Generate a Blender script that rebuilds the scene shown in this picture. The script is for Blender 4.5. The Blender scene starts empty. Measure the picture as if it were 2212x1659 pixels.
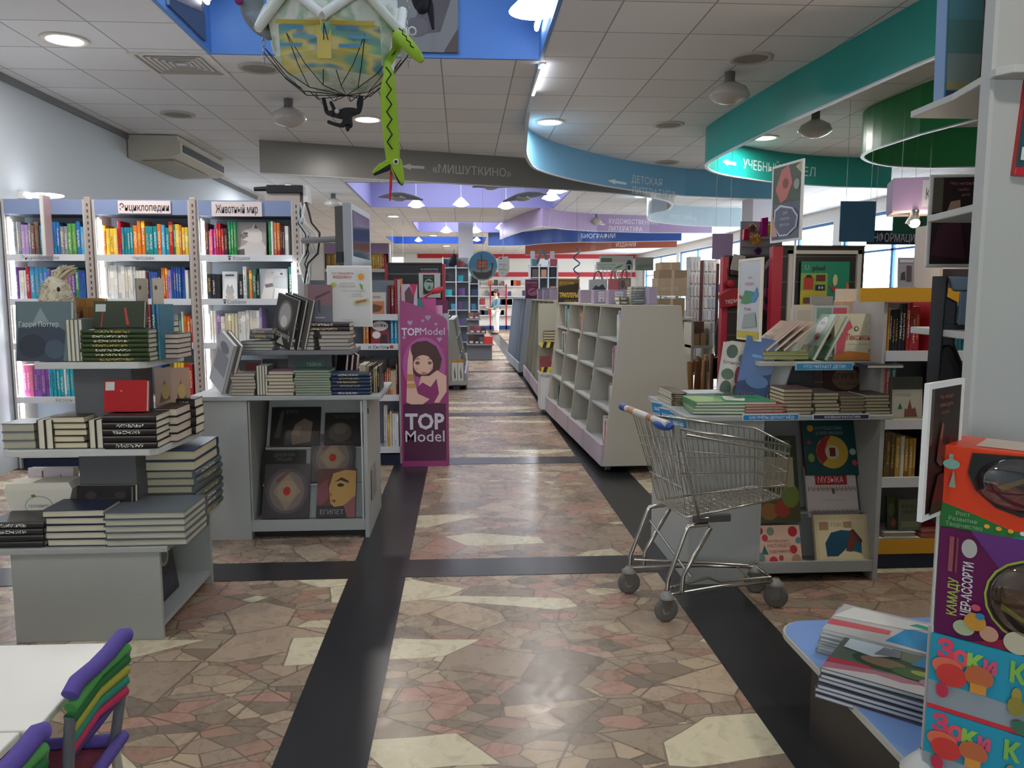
import bpy, bmesh, math, random
from mathutils import Vector, Matrix, Euler

SC = bpy.context.scene
COL = SC.collection
R = math.radians
IW, IH = 2212, 1659

# ------------------------------------------------------------------ camera, view, world
FPX, EYE, YAW, PIT = 1700.0, 1.5, R(3.57), R(6.4)
cam = bpy.data.cameras.new('camera')
cam.sensor_width = 36.0
cam.lens = FPX / IW * 36.0
cam.clip_start, cam.clip_end = 0.05, 200
camo = bpy.data.objects.new('camera', cam)
COL.objects.link(camo)
camo.location = (0, 0, EYE)
camo.rotation_euler = (R(90) - PIT, 0, -YAW)
SC.camera = camo
vs = SC.view_settings
vs.view_transform = 'Standard'
try: vs.look = 'None'
except Exception: pass
vs.gamma = 1.0
vs.use_curve_mapping = False
vs.exposure = 0.55

world = bpy.data.worlds.new('daylight')
SC.world = world
world.use_nodes = True
bg = world.node_tree.nodes['Background']
bg.inputs[0].default_value = (0.82, 0.92, 1.0, 1)
bg.inputs[1].default_value = 6.0

LAMP_W = 21.0          # each ceiling downlight
COFFER_W = 30.0        # cool tubes inside the ceiling coffers
STRIP_E = 20.0          # bookcase light strips

def lin(h):
    if isinstance(h, str):
        h = h.lstrip('#'); c = [int(h[i:i+2], 16) / 255 for i in (0, 2, 4)]
    else: c = [x / 255 for x in h]
    return [x / 12.92 if x <= .04045 else ((x + .055) / 1.055) ** 2.4 for x in c]

# ------------------------------------------------------------------ pixel -> place (plan taken off the photograph once)
_fw = Vector((math.sin(YAW) * math.cos(PIT), math.cos(YAW) * math.cos(PIT), -math.sin(PIT)))
_rt = Vector((math.cos(YAW), -math.sin(YAW), 0))
_up = _rt.cross(_fw)
def at(px, py, y):
    d = _fw + _rt * ((px - 1106) / FPX) - _up * ((py - 829.5) / FPX)
    return Vector((0, 0, EYE)) + d * (y / d.y)
def atz(px, py, z):
    d = _fw + _rt * ((px - 1106) / FPX) - _up * ((py - 829.5) / FPX)
    return Vector((0, 0, EYE)) + d * ((z - EYE) / d.z)

# ------------------------------------------------------------------ materials
_M = {}
def mat(col, rough=.5, metal=0.0, emit=0.0, alpha=1.0, spec=.5, noise=0.0, nscale=40, trans=0.0, bump=0.0):
    key = (str(col), rough, metal, emit, alpha, spec, noise, nscale, trans, bump)
    if key in _M: return _M[key]
    m = bpy.data.materials.new('surface_%s' % str(col).lstrip('#'))
    m.use_nodes = True
    nt = m.node_tree; b = nt.nodes['Principled BSDF']
    c = lin(col) + [1]
    b.inputs['Base Color'].default_value = c
    b.inputs['Roughness'].default_value = rough
    b.inputs['Metallic'].default_value = metal
    b.inputs['Specular IOR Level'].default_value = spec
    b.inputs['Alpha'].default_value = alpha
    b.inputs['Transmission Weight'].default_value = trans
    if emit:
        b.inputs['Emission Color'].default_value = c
        b.inputs['Emission Strength'].default_value = emit
    if noise or bump:
        tc = nt.nodes.new('ShaderNodeTexCoord'); n = nt.nodes.new('ShaderNodeTexNoise')
        n.inputs['Scale'].default_value = nscale; n.inputs['Detail'].default_value = 5
        nt.links.new(tc.outputs['Object'], n.inputs['Vector'])
        if noise:
            mx = nt.nodes.new('ShaderNodeMixRGB'); mx.blend_type = 'MULTIPLY'
            mx.inputs[0].default_value = noise; mx.inputs[1].default_value = c
            nt.links.new(n.outputs['Fac'], mx.inputs[2])
            mul = nt.nodes.new('ShaderNodeMixRGB'); mul.blend_type = 'ADD'; mul.inputs[0].default_value = noise * .5
            mul.inputs[2].default_value = c
            nt.links.new(mx.outputs[0], mul.inputs[1]); nt.links.new(mul.outputs[0], b.inputs['Base Color'])
        if bump:
            bp = nt.nodes.new('ShaderNodeBump'); bp.inputs['Strength'].default_value = bump; bp.inputs['Distance'].default_value = .01
            nt.links.new(n.outputs['Fac'], bp.inputs['Height']); nt.links.new(bp.outputs[0], b.inputs['Normal'])
    _M[key] = m
    return m

def node_mat(name):
    m = bpy.data.materials.new(name); m.use_nodes = True
    nt = m.node_tree
    return m, nt, nt.nodes['Principled BSDF'], nt.nodes.new, nt.links.new
def mathn(nt, op, a, b=None, clamp=False):
    n = nt.nodes.new('ShaderNodeMath'); n.operation = op; n.use_clamp = clamp
    for i, v in enumerate((a, b)):
        if v is None: continue
        if isinstance(v, (int, float)): n.inputs[i].default_value = v
        else: nt.links.new(v, n.inputs[i])
    return n.outputs[0]
def ramp(nt, fac, stops, interp='CONSTANT'):
    r = nt.nodes.new('ShaderNodeValToRGB'); r.color_ramp.interpolation = interp
    e = r.color_ramp.elements
    while len(e) < len(stops): e.new(.5)
    for i, (p, c) in enumerate(stops):
        e[i].position = p; e[i].color = lin(c) + [1]
    nt.links.new(fac, r.inputs[0])
    return r.outputs[0]

def floor_material():
    m, nt, b, N, L = node_mat('broken_marble_paving')
    geo = N('ShaderNodeNewGeometry')
    nz = N('ShaderNodeTexNoise'); nz.inputs['Scale'].default_value = 1.7; nz.inputs['Detail'].default_value = 2
    L(geo.outputs['Position'], nz.inputs['Vector'])
    add = N('ShaderNodeVectorMath'); add.operation = 'MULTIPLY_ADD'
    add.inputs[1].default_value = (.05, .05, 0); L(nz.outputs['Color'], add.inputs[0]); L(geo.outputs['Position'], add.inputs[2])
    def vor(scale, feat, rot, sx, sy):
        mp = N('ShaderNodeMapping'); mp.inputs['Rotation'].default_value = (0, 0, R(rot)); mp.inputs['Scale'].default_value = (sx, sy, 0); L(add.outputs[0], mp.inputs['Vector'])
        v = N('ShaderNodeTexVoronoi'); v.voronoi_dimensions = '2D'; v.feature = feat; v.inputs['Scale'].default_value = scale; L(mp.outputs[0], v.inputs['Vector']); return v
    def layer(*q):
        f, d = vor(q[0], 'F1', *q[1:]), vor(q[0], 'DISTANCE_TO_EDGE', *q[1:]); s = N('ShaderNodeSeparateColor'); L(f.outputs['Color'], s.inputs[0]); return s, d.outputs['Distance']
    def mixc(f, p, q):
        x = N('ShaderNodeMixRGB'); L(f, x.inputs[0]); L(p, x.inputs[1])
        if isinstance(q, str): x.inputs[2].default_value = lin(q) + [1]
        else: L(q, x.inputs[2])
        return x.outputs[0]
    stops = [(0, '#a08f7a'), (.12, '#8d7b68'), (.24, '#b39d85'), (.36, '#a58470'), (.48, '#b9a488'), (.58, '#a38f7a'), (.68, '#857766'), (.76, '#b38c7a'), (.85, '#a8967c'), (.94, '#cfc2a0'), (.97, '#978570')]
    A1, D1 = layer(3.3, 20, 1.0, 1.35); A2, D2 = layer(7.5, -35, 1.0, 1.7); A3, D3 = layer(2.1, -12, .75, 2.3)
    sm = mathn(nt, 'GREATER_THAN', A1.outputs[1], .40)          # some slabs are broken smaller
    cr = mathn(nt, 'GREATER_THAN', A3.outputs[2], .915)          # long cream slabs
    c = mixc(sm, ramp(nt, A1.outputs[0], stops), ramp(nt, A2.outputs[0], stops))
    g = mathn(nt, 'MAXIMUM', mathn(nt, 'LESS_THAN', D1, .016), mathn(nt, 'MULTIPLY', mathn(nt, 'LESS_THAN', D2, .026), sm))
    class mix: outputs = [mixc(cr, c, '#d6cbaa')]
    gr = mathn(nt, 'ADD', mathn(nt, 'MULTIPLY', g, mathn(nt, 'SUBTRACT', 1.0, cr)), mathn(nt, 'MULTIPLY', cr, mathn(nt, 'LESS_THAN', D3, .014)))
    vein = N('ShaderNodeTexNoise'); vein.inputs['Scale'].default_value = 9; vein.inputs['Detail'].default_value = 8; vein.inputs['Distortion'].default_value = 1.6
    L(geo.outputs['Position'], vein.inputs['Vector'])
    vr = ramp(nt, vein.outputs['Fac'], [(.30, '#b4b0ac'), (.55, '#ffffff'), (.75, '#e4d8d0')], 'LINEAR')
    mv = N('ShaderNodeMixRGB'); mv.blend_type = 'MULTIPLY'; mv.inputs[0].default_value = .32; L(mix.outputs[0], mv.inputs[1]); L(vr, mv.inputs[2])
    mg = N('ShaderNodeMixRGB'); L(mathn(nt, 'MULTIPLY', gr, .8), mg.inputs[0]); L(mv.outputs[0], mg.inputs[1]); mg.inputs[2].default_value = lin('#675848') + [1]
    L(mg.outputs[0], b.inputs['Base Color'])
    L(mathn(nt, 'ADD', mathn(nt, 'MULTIPLY', vein.outputs['Fac'], .25), .16), b.inputs['Roughness'])
    bp = N('ShaderNodeBump'); bp.inputs['Strength'].default_value = .18; bp.inputs['Distance'].default_value = .004
    L(mathn(nt, 'SUBTRACT', 1.0, gr), bp.inputs['Height']); L(bp.outputs[0], b.inputs['Normal'])
    return m

def ceiling_material():
    m, nt, b, N, L = node_mat('mineral_fibre_ceiling_tiles')
    geo = N('ShaderNodeNewGeometry'); s = N('ShaderNodeSeparateXYZ'); L(geo.outputs['Position'], s.inputs[0])
    def grid(o, off):
        f = mathn(nt, 'FRACT', mathn(nt, 'DIVIDE', mathn(nt, 'ADD', o, off), .6))
        return mathn(nt, 'ABSOLUTE', mathn(nt, 'SUBTRACT', f, .5))
    gx, gy = grid(s.outputs[0], 30.0 + .16 - .3 + .3), grid(s.outputs[1], 60.0 - .41 - .3 + .3)
    e = mathn(nt, 'GREATER_THAN', mathn(nt, 'MAXIMUM', gx, gy), .5 - .010)
    tx = mathn(nt, 'FLOOR', mathn(nt, 'DIVIDE', mathn(nt, 'ADD', s.outputs[0], 30.16), .6)); ty = mathn(nt, 'FLOOR', mathn(nt, 'DIVIDE', mathn(nt, 'ADD', s.outputs[1], 59.59), .6))
    cmb = N('ShaderNodeCombineXYZ'); L(tx, cmb.inputs[0]); L(ty, cmb.inputs[1])
    wn = N('ShaderNodeTexWhiteNoise'); wn.noise_dimensions = '2D'; L(cmb.outputs[0], wn.inputs['Vector'])
    tc = ramp(nt, wn.outputs['Value'], [(0, '#dddee0'), (1, '#e7e8ea')], 'LINEAR')
    sp = N('ShaderNodeTexNoise'); sp.inputs['Scale'].default_value = 160; L(geo.outputs['Position'], sp.inputs['Vector'])
    mx = N('ShaderNodeMixRGB'); L(mathn(nt, 'MULTIPLY', e, .8), mx.inputs[0]); L(tc, mx.inputs[1]); mx.inputs[2].default_value = lin('#8a8782') + [1]
    L(mx.outputs[0], b.inputs['Base Color']); b.inputs['Roughness'].default_value = .85
    bp = N('ShaderNodeBump'); bp.inputs['Strength'].default_value = .15; L(sp.outputs['Fac'], bp.inputs['Height']); L(bp.outputs[0], b.inputs['Normal'])
    return m

def book_materials():
    # cloth / paper boards take the colour of the object; the spine adds bands and rows of small print that differ book by book
    m, nt, b, N, L = node_mat('book_board')
    oi = N('ShaderNodeObjectInfo'); L(oi.outputs['Color'], b.inputs['Base Color']); b.inputs['Roughness'].default_value = .38
    m2, nt, b, N, L = node_mat('book_spine')
    oi = N('ShaderNodeObjectInfo'); tc = N('ShaderNodeTexCoord'); s = N('ShaderNodeSeparateXYZ'); L(tc.outputs['Generated'], s.inputs[0])
    rnd = oi.outputs['Random']
    hs = N('ShaderNodeHueSaturation'); L(oi.outputs['Color'], hs.inputs['Color'])
    L(mathn(nt, 'ADD', .44, mathn(nt, 'MULTIPLY', rnd, .12)), hs.inputs['Hue']); L(mathn(nt, 'ADD', .55, rnd), hs.inputs['Value'])
    band = mathn(nt, 'LESS_THAN', mathn(nt, 'ABSOLUTE', mathn(nt, 'SUBTRACT', s.outputs[2], mathn(nt, 'MULTIPLY', rnd, .9))), .09)
    mb = N('ShaderNodeMixRGB'); L(band, mb.inputs[0]); L(oi.outputs['Color'], mb.inputs[1]); L(hs.outputs[0], mb.inputs[2])
    nz = N('ShaderNodeTexNoise'); nz.noise_dimensions = '2D'; nz.inputs['Scale'].default_value = 1.0; nz.inputs['Detail'].default_value = 0
    cmb = N('ShaderNodeCombineXYZ'); L(mathn(nt, 'MULTIPLY', s.outputs[0], 5.0), cmb.inputs[0])
    L(mathn(nt, 'ADD', mathn(nt, 'MULTIPLY', s.outputs[2], 34.0), mathn(nt, 'MULTIPLY', rnd, 90.0)), cmb.inputs[1]); L(cmb.outputs[0], nz.inputs['Vector'])
    ink = mathn(nt, 'GREATER_THAN', nz.outputs['Fac'], .53)
    zin = mathn(nt, 'LESS_THAN', mathn(nt, 'ABSOLUTE', mathn(nt, 'SUBTRACT', s.outputs[2], mathn(nt, 'ADD', .48, mathn(nt, 'MULTIPLY', rnd, .12)))), .26)
    xin = mathn(nt, 'LESS_THAN', mathn(nt, 'ABSOLUTE', mathn(nt, 'SUBTRACT', s.outputs[0], .5)), .24)
    ink = mathn(nt, 'MULTIPLY', mathn(nt, 'MULTIPLY', ink, zin), xin)
    tcol = ramp(nt, mathn(nt, 'FRACT', mathn(nt, 'MULTIPLY', rnd, 7.3)), [(0, '#f2efe6'), (.45, '#d9b65a'), (.7, '#1d1c22'), (.85, '#f4e9c0')])
    mi = N('ShaderNodeMixRGB'); L(mathn(nt, 'MULTIPLY', ink, .85), mi.inputs[0]); L(mb.outputs[0], mi.inputs[1]); L(tcol, mi.inputs[2])
    L(mi.outputs[0], b.inputs['Base Color']); b.inputs['Roughness'].default_value = .36
    m3, nt, b, N, L = node_mat('book_pages')
    oi = N('ShaderNodeObjectInfo'); tc = N('ShaderNodeTexCoord'); s = N('ShaderNodeSeparateXYZ'); L(tc.outputs['Generated'], s.inputs[0])
    w = mathn(nt, 'FRACT', mathn(nt, 'MULTIPLY', s.outputs[0], 9.0))
    c = ramp(nt, w, [(0, '#d8d4c4'), (.5, '#e9e5d6'), (1, '#cfcab9')], 'LINEAR')
    mx = N('ShaderNodeMixRGB'); mx.blend_type = 'MULTIPLY'; mx.inputs[0].default_value = 1; L(c, mx.inputs[1]); L(oi.outputs['Color'], mx.inputs[2])
    L(mx.outputs[0], b.inputs['Base Color']); b.inputs['Roughness'].default_value = .8
    return m, m2, m3

def glass_material(name, tint='#ffffff', refl=.12):
    m = bpy.data.materials.new(name); m.use_nodes = True; nt = m.node_tree
    nt.nodes.remove(nt.nodes['Principled BSDF'])
    out = nt.nodes['Material Output']; tr = nt.nodes.new('ShaderNodeBsdfTransparent'); gl = nt.nodes.new('ShaderNodeBsdfGlossy')
    tr.inputs[0].default_value = lin(tint) + [1]; gl.inputs['Roughness'].default_value = .03
    mx = nt.nodes.new('ShaderNodeMixShader'); mx.inputs[0].default_value = refl
    nt.links.new(tr.outputs[0], mx.inputs[1]); nt.links.new(gl.outputs[0], mx.inputs[2]); nt.links.new(mx.outputs[0], out.inputs[0])
    return m

FLOOR, CEIL = floor_material(), ceiling_material()
BOARD, SPINE, PAGES = book_materials()
GLASS = glass_material('clear_glass')
LAMI = '#aeb0ab'         # grey laminate of the shop fittings
LAM = lambda: mat('#a9aca8', .55, noise=.12, nscale=90)
LAMD = lambda: mat('#5d5e60', .6)
WHITE = lambda: mat('#dcdad4', .5)
CHROME = lambda: mat('#b9b6ac', .22, .95)
BLACK = lambda: mat('#141416', .5)

# ------------------------------------------------------------------ mesh building
class MB:
    def __init__(s): s.v, s.f, s.mi, s.ms, s.sm = [], [], [], [], []
    def _m(s, m):
        if isinstance(m, str): m = mat(m)
        if m not in s.ms: s.ms.append(m)
        return s.ms.index(m)
    def add(s, vs, fs, m, smooth=False):
        o = len(s.v); k = s._m(m)
        s.v.extend(Vector(p) for p in vs)
        for f in fs:
            s.f.append([o + i for i in f]); s.mi.append(k); s.sm.append(smooth)
        return s
    def box(s, x0, x1, y0, y1, z0, z1, m, M=None):
        vs = [Vector((x, y, z)) for x in (x0, x1) for y in (y0, y1) for z in (z0, z1)]
        if M: vs = [M @ v for v in vs]
        return s.add(vs, [(0, 1, 3, 2), (4, 6, 7, 5), (0, 4, 5, 1), (2, 3, 7, 6), (0, 2, 6, 4), (1, 5, 7, 3)], m)
    def prism(s, pts, a, b, m, axis='z', M=None):
        def P(p, h): return {'z': (p[0], p[1], h), 'y': (p[0], h, p[1]), 'x': (h, p[0], p[1])}[axis]
        n = len(pts); vs = [Vector(P(p, a)) for p in pts] + [Vector(P(p, b)) for p in pts]
        if M: vs = [M @ v for v in vs]
        return s.add(vs, [list(range(n))[::-1], list(range(n, 2 * n))] + [(i, (i + 1) % n, n + (i + 1) % n, n + i) for i in range(n)], m)
    def tube(s, pts, r, m, seg=8, closed=False, caps=True):
        pts = [Vector(p) for p in pts]; n = len(pts); rs = r if isinstance(r, (list, tuple)) else [r] * n
        up = None; rings = []
        for i, p in enumerate(pts):
            a = pts[i - 1] if (i or closed) else p; b = pts[(i + 1) % n] if (i < n - 1 or closed) else p
            t = (b - a).normalized() if (b - a).length > 1e-9 else Vector((0, 0, 1))
            if up is None: up = Vector((0, 0, 1)) if abs(t.z) < .9 else Vector((1, 0, 0))
            sd = t.cross(up)
            if sd.length < 1e-6: sd = t.cross(Vector((1, .3, 0)))
            sd.normalize(); up = sd.cross(t).normalized()
            rings.append([p + (sd * math.cos(2 * math.pi * k / seg) + up * math.sin(2 * math.pi * k / seg)) * rs[i] for k in range(seg)])
        vs = [q for g in rings for q in g]; fs = []
        for i in range(n if closed else n - 1):
            j = (i + 1) % n
            fs += [(i * seg + k, i * seg + (k + 1) % seg, j * seg + (k + 1) % seg, j * seg + k) for k in range(seg)]
        s.add(vs, fs, m, True)
        if caps and not closed: s.add(rings[0], [list(range(seg))[::-1]], m); s.add(rings[-1], [list(range(seg))], m)
        return s
    def lathe(s, prof, m, seg=20, M=None, smooth=True):
        vs = [Vector((r * math.cos(2 * math.pi * k / seg), r * math.sin(2 * math.pi * k / seg), z)) for r, z in prof for k in range(seg)]
        if M: vs = [M @ v for v in vs]
        fs = [(i * seg + k, i * seg + (k + 1) % seg, (i + 1) * seg + (k + 1) % seg, (i + 1) * seg + k) for i in range(len(prof) - 1) for k in range(seg)]
        return s.add(vs, fs, m, smooth)
    def ball(s, c, r, m, seg=14, rings=9, M=None):
        if not isinstance(r, (tuple, list)): r = (r, r, r)
        T = Matrix.Translation(Vector(c)) @ (M or Matrix()) @ Matrix.Diagonal((r[0], r[1], r[2], 1))
        return s.lathe([(max(math.sin(math.pi * i / rings), 1e-4), -math.cos(math.pi * i / rings)) for i in range(rings + 1)], m, seg, T)
    def ribbon(s, pts, z0, z1, th, m):      # vertical band along plan points; z0/z1 may be lists
        n = len(pts); z0 = z0 if isinstance(z0, list) else [z0] * n; z1 = z1 if isinstance(z1, list) else [z1] * n
        P = [Vector((p[0], p[1], 0)) for p in pts]; vs = []
        for i, p in enumerate(P):
            t = (P[min(i + 1, n - 1)] - P[max(i - 1, 0)]).normalized(); nn = Vector((-t.y, t.x, 0)) * th / 2
            vs += [p + nn + Vector((0, 0, z0[i])), p - nn + Vector((0, 0, z0[i])), p - nn + Vector((0, 0, z1[i])), p + nn + Vector((0, 0, z1[i]))]
        fs = [(0, 3, 2, 1), (4 * n - 4, 4 * n - 3, 4 * n - 2, 4 * n - 1)]
        for i in range(n - 1):
            a, b = 4 * i, 4 * i + 4
            fs += [(a + k, a + (k + 1) % 4, b + (k + 1) % 4, b + k) for k in range(4)]
        return s.add(vs, fs, m)
    def obj(s, name, parent=None, loc=None, rot=None, bevel=0, label=None, cat=None, group=None, kind=None):
        me = bpy.data.meshes.new(name)
        me.from_pydata([tuple(v) for v in s.v], [], s.f)
        for m in s.ms: me.materials.append(m)
        me.polygons.foreach_set('material_index', s.mi); me.polygons.foreach_set('use_smooth', s.sm)
        me.update()
        bm = bmesh.new(); bm.from_mesh(me); bmesh.ops.recalc_face_normals(bm, faces=bm.faces) if not getattr(s, 'raw', False) else None; bm.to_mesh(me); bm.free()
        o = bpy.data.objects.new(name, me); COL.objects.link(o)
        if parent is not None: o.parent = parent
        if loc is not None: o.location = loc
        if rot is not None: o.rotation_euler = rot
        if bevel:
            bv = o.modifiers.new('edge', 'BEVEL'); bv.width = bevel; bv.segments = 2; bv.limit_method = 'ANGLE'
        return tag(o, label, cat, group, kind)

def tag(o, label=None, cat=None, group=None, kind=None):
    for k, v in (('label', label), ('category', cat), ('group', group), ('kind', kind)):
        if v: o[k] = v
    return o
def thing(name, label, cat, loc=(0, 0, 0), rot=(0, 0, 0), group=None):
    o = bpy.data.objects.new(name, None); COL.objects.link(o)
    o.location = loc; o.rotation_euler = rot
    return tag(o, label, cat, group)
def B(name, parent, x0, x1, y0, y1, z0, z1, m, bevel=0, **k):
    return MB().box(x0, x1, y0, y1, z0, z1, m).obj(name, parent, bevel=bevel, **k)

# ------------------------------------------------------------------ printing: flat shapes and lettering on a panel
_T = {}
def text_mesh(s, bold=0.0):
    key = (s, bold)
    if key not in _T:
        c = bpy.data.curves.new('lettering', 'FONT'); c.body = s; c.size = 1; c.resolution_u = 2; c.offset = bold
        o = bpy.data.objects.new('lettering', c); COL.objects.link(o)
        dg = bpy.context.evaluated_depsgraph_get(); ev = o.evaluated_get(dg); me = ev.to_mesh()
        _T[key] = ([v.co.copy() for v in me.vertices], [list(p.vertices) for p in me.polygons])
        ev.to_mesh_clear(); bpy.data.objects.remove(o); bpy.data.curves.remove(c)
    return _T[key]
def prints(O, U, V, shapes, mb=None, tb=None, eps=.0007):
    """shapes on the panel O + u*U + v*V; ('r',u0,v0,u1,v1,c) ('e',u,v,ru,rv,c) ('p',pts,c) ('t',text,u,v,h,c,maxw,bold) u,v = centre of the text"""
    O, U, V = Vector(O), Vector(U), Vector(V); n = U.cross(V).normalized()
    mb = mb or MB(); tb = tb or MB(); W, H = U.length, V.length
    for i, sh in enumerate(shapes):
        w = n * eps * (i + 1); k = sh[0]
        if k == 't':
            _, s, u, v, h, c = sh[:6]; mw = sh[6] if len(sh) > 6 else .92; bold = sh[7] if len(sh) > 7 else 0
            vs, fs = text_mesh(s, bold)
            if not vs: continue
            x0, x1 = min(p.x for p in vs), max(p.x for p in vs); y0, y1 = min(p.y for p in vs), max(p.y for p in vs)
            sy = h * H / .72; sx = min(sy, mw * W / max(x1 - x0, 1e-6))
            tb.add([O + U * u + V * v + w + U.normalized() * ((p.x - (x0 + x1) / 2) * sx) + V.normalized() * ((p.y - .36) * sy) for p in vs], fs, mat(c, .5))
            continue
        if k == 'r': pts = [(sh[1], sh[2]), (sh[3], sh[2]), (sh[3], sh[4]), (sh[1], sh[4])]
        elif k == 'e': pts = [(sh[1] + sh[3] * math.cos(2 * math.pi * j / 20), sh[2] + sh[4] * math.sin(2 * math.pi * j / 20)) for j in range(20)]
        else: pts = sh[1]
        mb.add([O + U * a + V * b + w for a, b in pts], [list(range(len(pts)))], mat(sh[-1], .45))
    return mb, tb
def put(parent, O, U, V, shapes, art='printed_picture', txt='lettering', eps=.0007):
    mb, tb = prints(O, U, V, shapes, eps=eps); mb.raw = tb.raw = True
    r = []
    if mb.f: r.append(mb.obj(art, parent))
    if tb.f: r.append(tb.obj(txt, parent))
    return r

# ------------------------------------------------------------------ books
def _unit(hard):
    b = .10 if hard else .05; mb = MB()
    sp = .03 if hard else .02
    z0, z1 = 0, 1
    # a cover folded round the block: back board, rounded spine, front board
    arc = [(b * .0 + .5 - .5 * math.cos(math.pi * k / 6), .012 - (.045 if hard else .004) * math.sin(math.pi * k / 6)) for k in range(7)]
    outer = [(0, 1)] + [(x, y) for x, y in arc] + [(1, 1)]
    inner = [(1 - b, 1), (1 - b, sp), (b, sp), (b, 1)]
    loop = outer + inner; n = len(loop)
    vs = [Vector((x, y, z)) for z in (0, 1) for x, y in loop]
    side = []
    for i in range(n): side.append((i, (i + 1) % n, n + (i + 1) % n, n + i))
    k = 1
    for i, f in enumerate(side):
        mb.add([vs[q] for q in f], [(0, 1, 2, 3)], SPINE if 1 <= i <= 6 else BOARD)
    for z in (0, 1):
        w = lambda p: Vector((p[0], p[1], z))
        left = [outer[0], outer[1], inner[2], inner[3]]; right = [outer[-1], inner[0], inner[1], outer[-2]]
        mid = [outer[j] for j in range(1, 8)] + [inner[1], inner[2]]
        for q in (left, right, mid): mb.add([w(p) for p in q], [list(range(len(q)))], BOARD)
    me = mb.obj('tmp'); d = me.data; bpy.data.objects.remove(me); d.name = 'book_cover'
    bm = bmesh.new(); bm.from_mesh(d); bmesh.ops.remove_doubles(bm, verts=bm.verts, dist=1e-5); bmesh.ops.recalc_face_normals(bm, faces=bm.faces); bm.to_mesh(d); bm.free()
    i = .018 if hard else .0
    me = MB().box(b, 1 - b, sp, 1 - i * 1.3, i, 1 - i, PAGES).obj('tmp'); p = me.data; bpy.data.objects.remove(me); p.name = 'book_pages'
    return d, p
UNIT = {True: _unit(True), False: _unit(False)}
X, Y, Z = Vector((1, 0, 0)), Vector((0, 1, 0)), Vector((0, 0, 1))
def book(c, dims, axes, col, label, group, hard=True, name='book', pages='#fffdf4', cat='book'):
    """c centre, dims (thickness, depth, height); axes = world directions of thickness and of spine->fore-edge"""
    t, d, h = dims; ex, ey = Vector(axes[0]).normalized(), Vector(axes[1]).normalized(); ez = ex.cross(ey)
    Rm = Matrix((ex, ey, ez)).transposed()
    cover, pg = UNIT[hard]
    o = bpy.data.objects.new(name, cover); COL.objects.link(o)
    o.rotation_euler = Rm.to_euler(); o.scale = (t, d, h)
    o.location = Vector(c) - Rm @ Vector((t / 2, d / 2, h / 2)) + Z * .0012
    o.color = lin(col) + [1]
    p = bpy.data.objects.new('page_block', pg); COL.objects.link(p); p.parent = o; p.color = lin(pages) + [1]
    return tag(o, label, cat, group)

ORD = 'first second third fourth fifth sixth seventh eighth ninth tenth eleventh twelfth thirteenth fourteenth fifteenth sixteenth seventeenth eighteenth nineteenth twentieth'.split()
ORD += ['twenty-' + w for w in ORD[:9]] + ['thirtieth'] + ['thirty-' + w for w in ORD[:9]] + ['fortieth'] + ['forty-' + w for w in ORD[:9]]
PAL = [('red', '#b3202c'), ('crimson', '#c8243c'), ('orange', '#df7a25'), ('yellow', '#e3bf3c'), ('green', '#2f7d4e'), ('dark green', '#1e4a39'), ('teal', '#1f8c96'), ('light blue', '#4aa7d6'),
       ('blue', '#2b5fa8'), ('navy', '#1f2c50'), ('purple', '#6a4390'), ('pink', '#d76a9a'), ('white', '#e6e4de'), ('cream', '#ded3b4'), ('grey', '#8b8d8f'), ('black', '#1c1b1f'), ('brown', '#6f4630'), ('maroon', '#5c1d26'), ('beige', '#c9b394'), ('lilac', '#a98fc4')]
CN = dict(PAL)
def fill(x0, x1, y, z, hmin, hmax, dep, seed, where, group, pal=None, runs=True, tmin=.014, tmax=.034, skip=(), lean_last=False, dirx=X, org=None, name='book', gap0=0):
    """a row of books standing spine out, from x0 to x1 along dirx (spines towards -y unless dirx says otherwise)"""
    rng = random.Random(seed); x = x0; i = gap0; pal = pal or PAL; nleft = 0
    bk = Vector((-dirx.y, dirx.x, 0)); org = Vector(org) if org is not None else Vector((0, y, z))
    while True:
        if nleft <= 0:
            cn, cc = rng.choice(pal); t = rng.uniform(tmin, tmax); h = rng.uniform(hmin, hmax); nleft = rng.choice([1, 1, 1, 2, 3, 4]) if runs else 1; hd = rng.random() < .6; dd = dep * rng.uniform(.85, 1); tl = rng.uniform(-.012, .012)
        nleft -= 1
        for a, b in skip:
            if x + t > a and x < b: x = b; nleft = 0
        if x + t > x1: break
        if nleft < 0: continue
        c = dirx * (x + t / 2) + bk * (dd / 2 + rng.uniform(0, .012)) + Z * (h / 2)
        book(org + c if org.x or dirx != X else Vector((c.x, org.y + c.y, org.z + c.z)), (t * .97, dd, h * rng.uniform(.985, 1)), (dirx, bk), cc, f'{cn} book, {ORD[min(i, 47)]} from the left {where}', group, hd, name if hd or name != 'book' else 'paperback_book')
        x += t * 1.02 + rng.uniform(0, .001); i += 1
    return i
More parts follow.
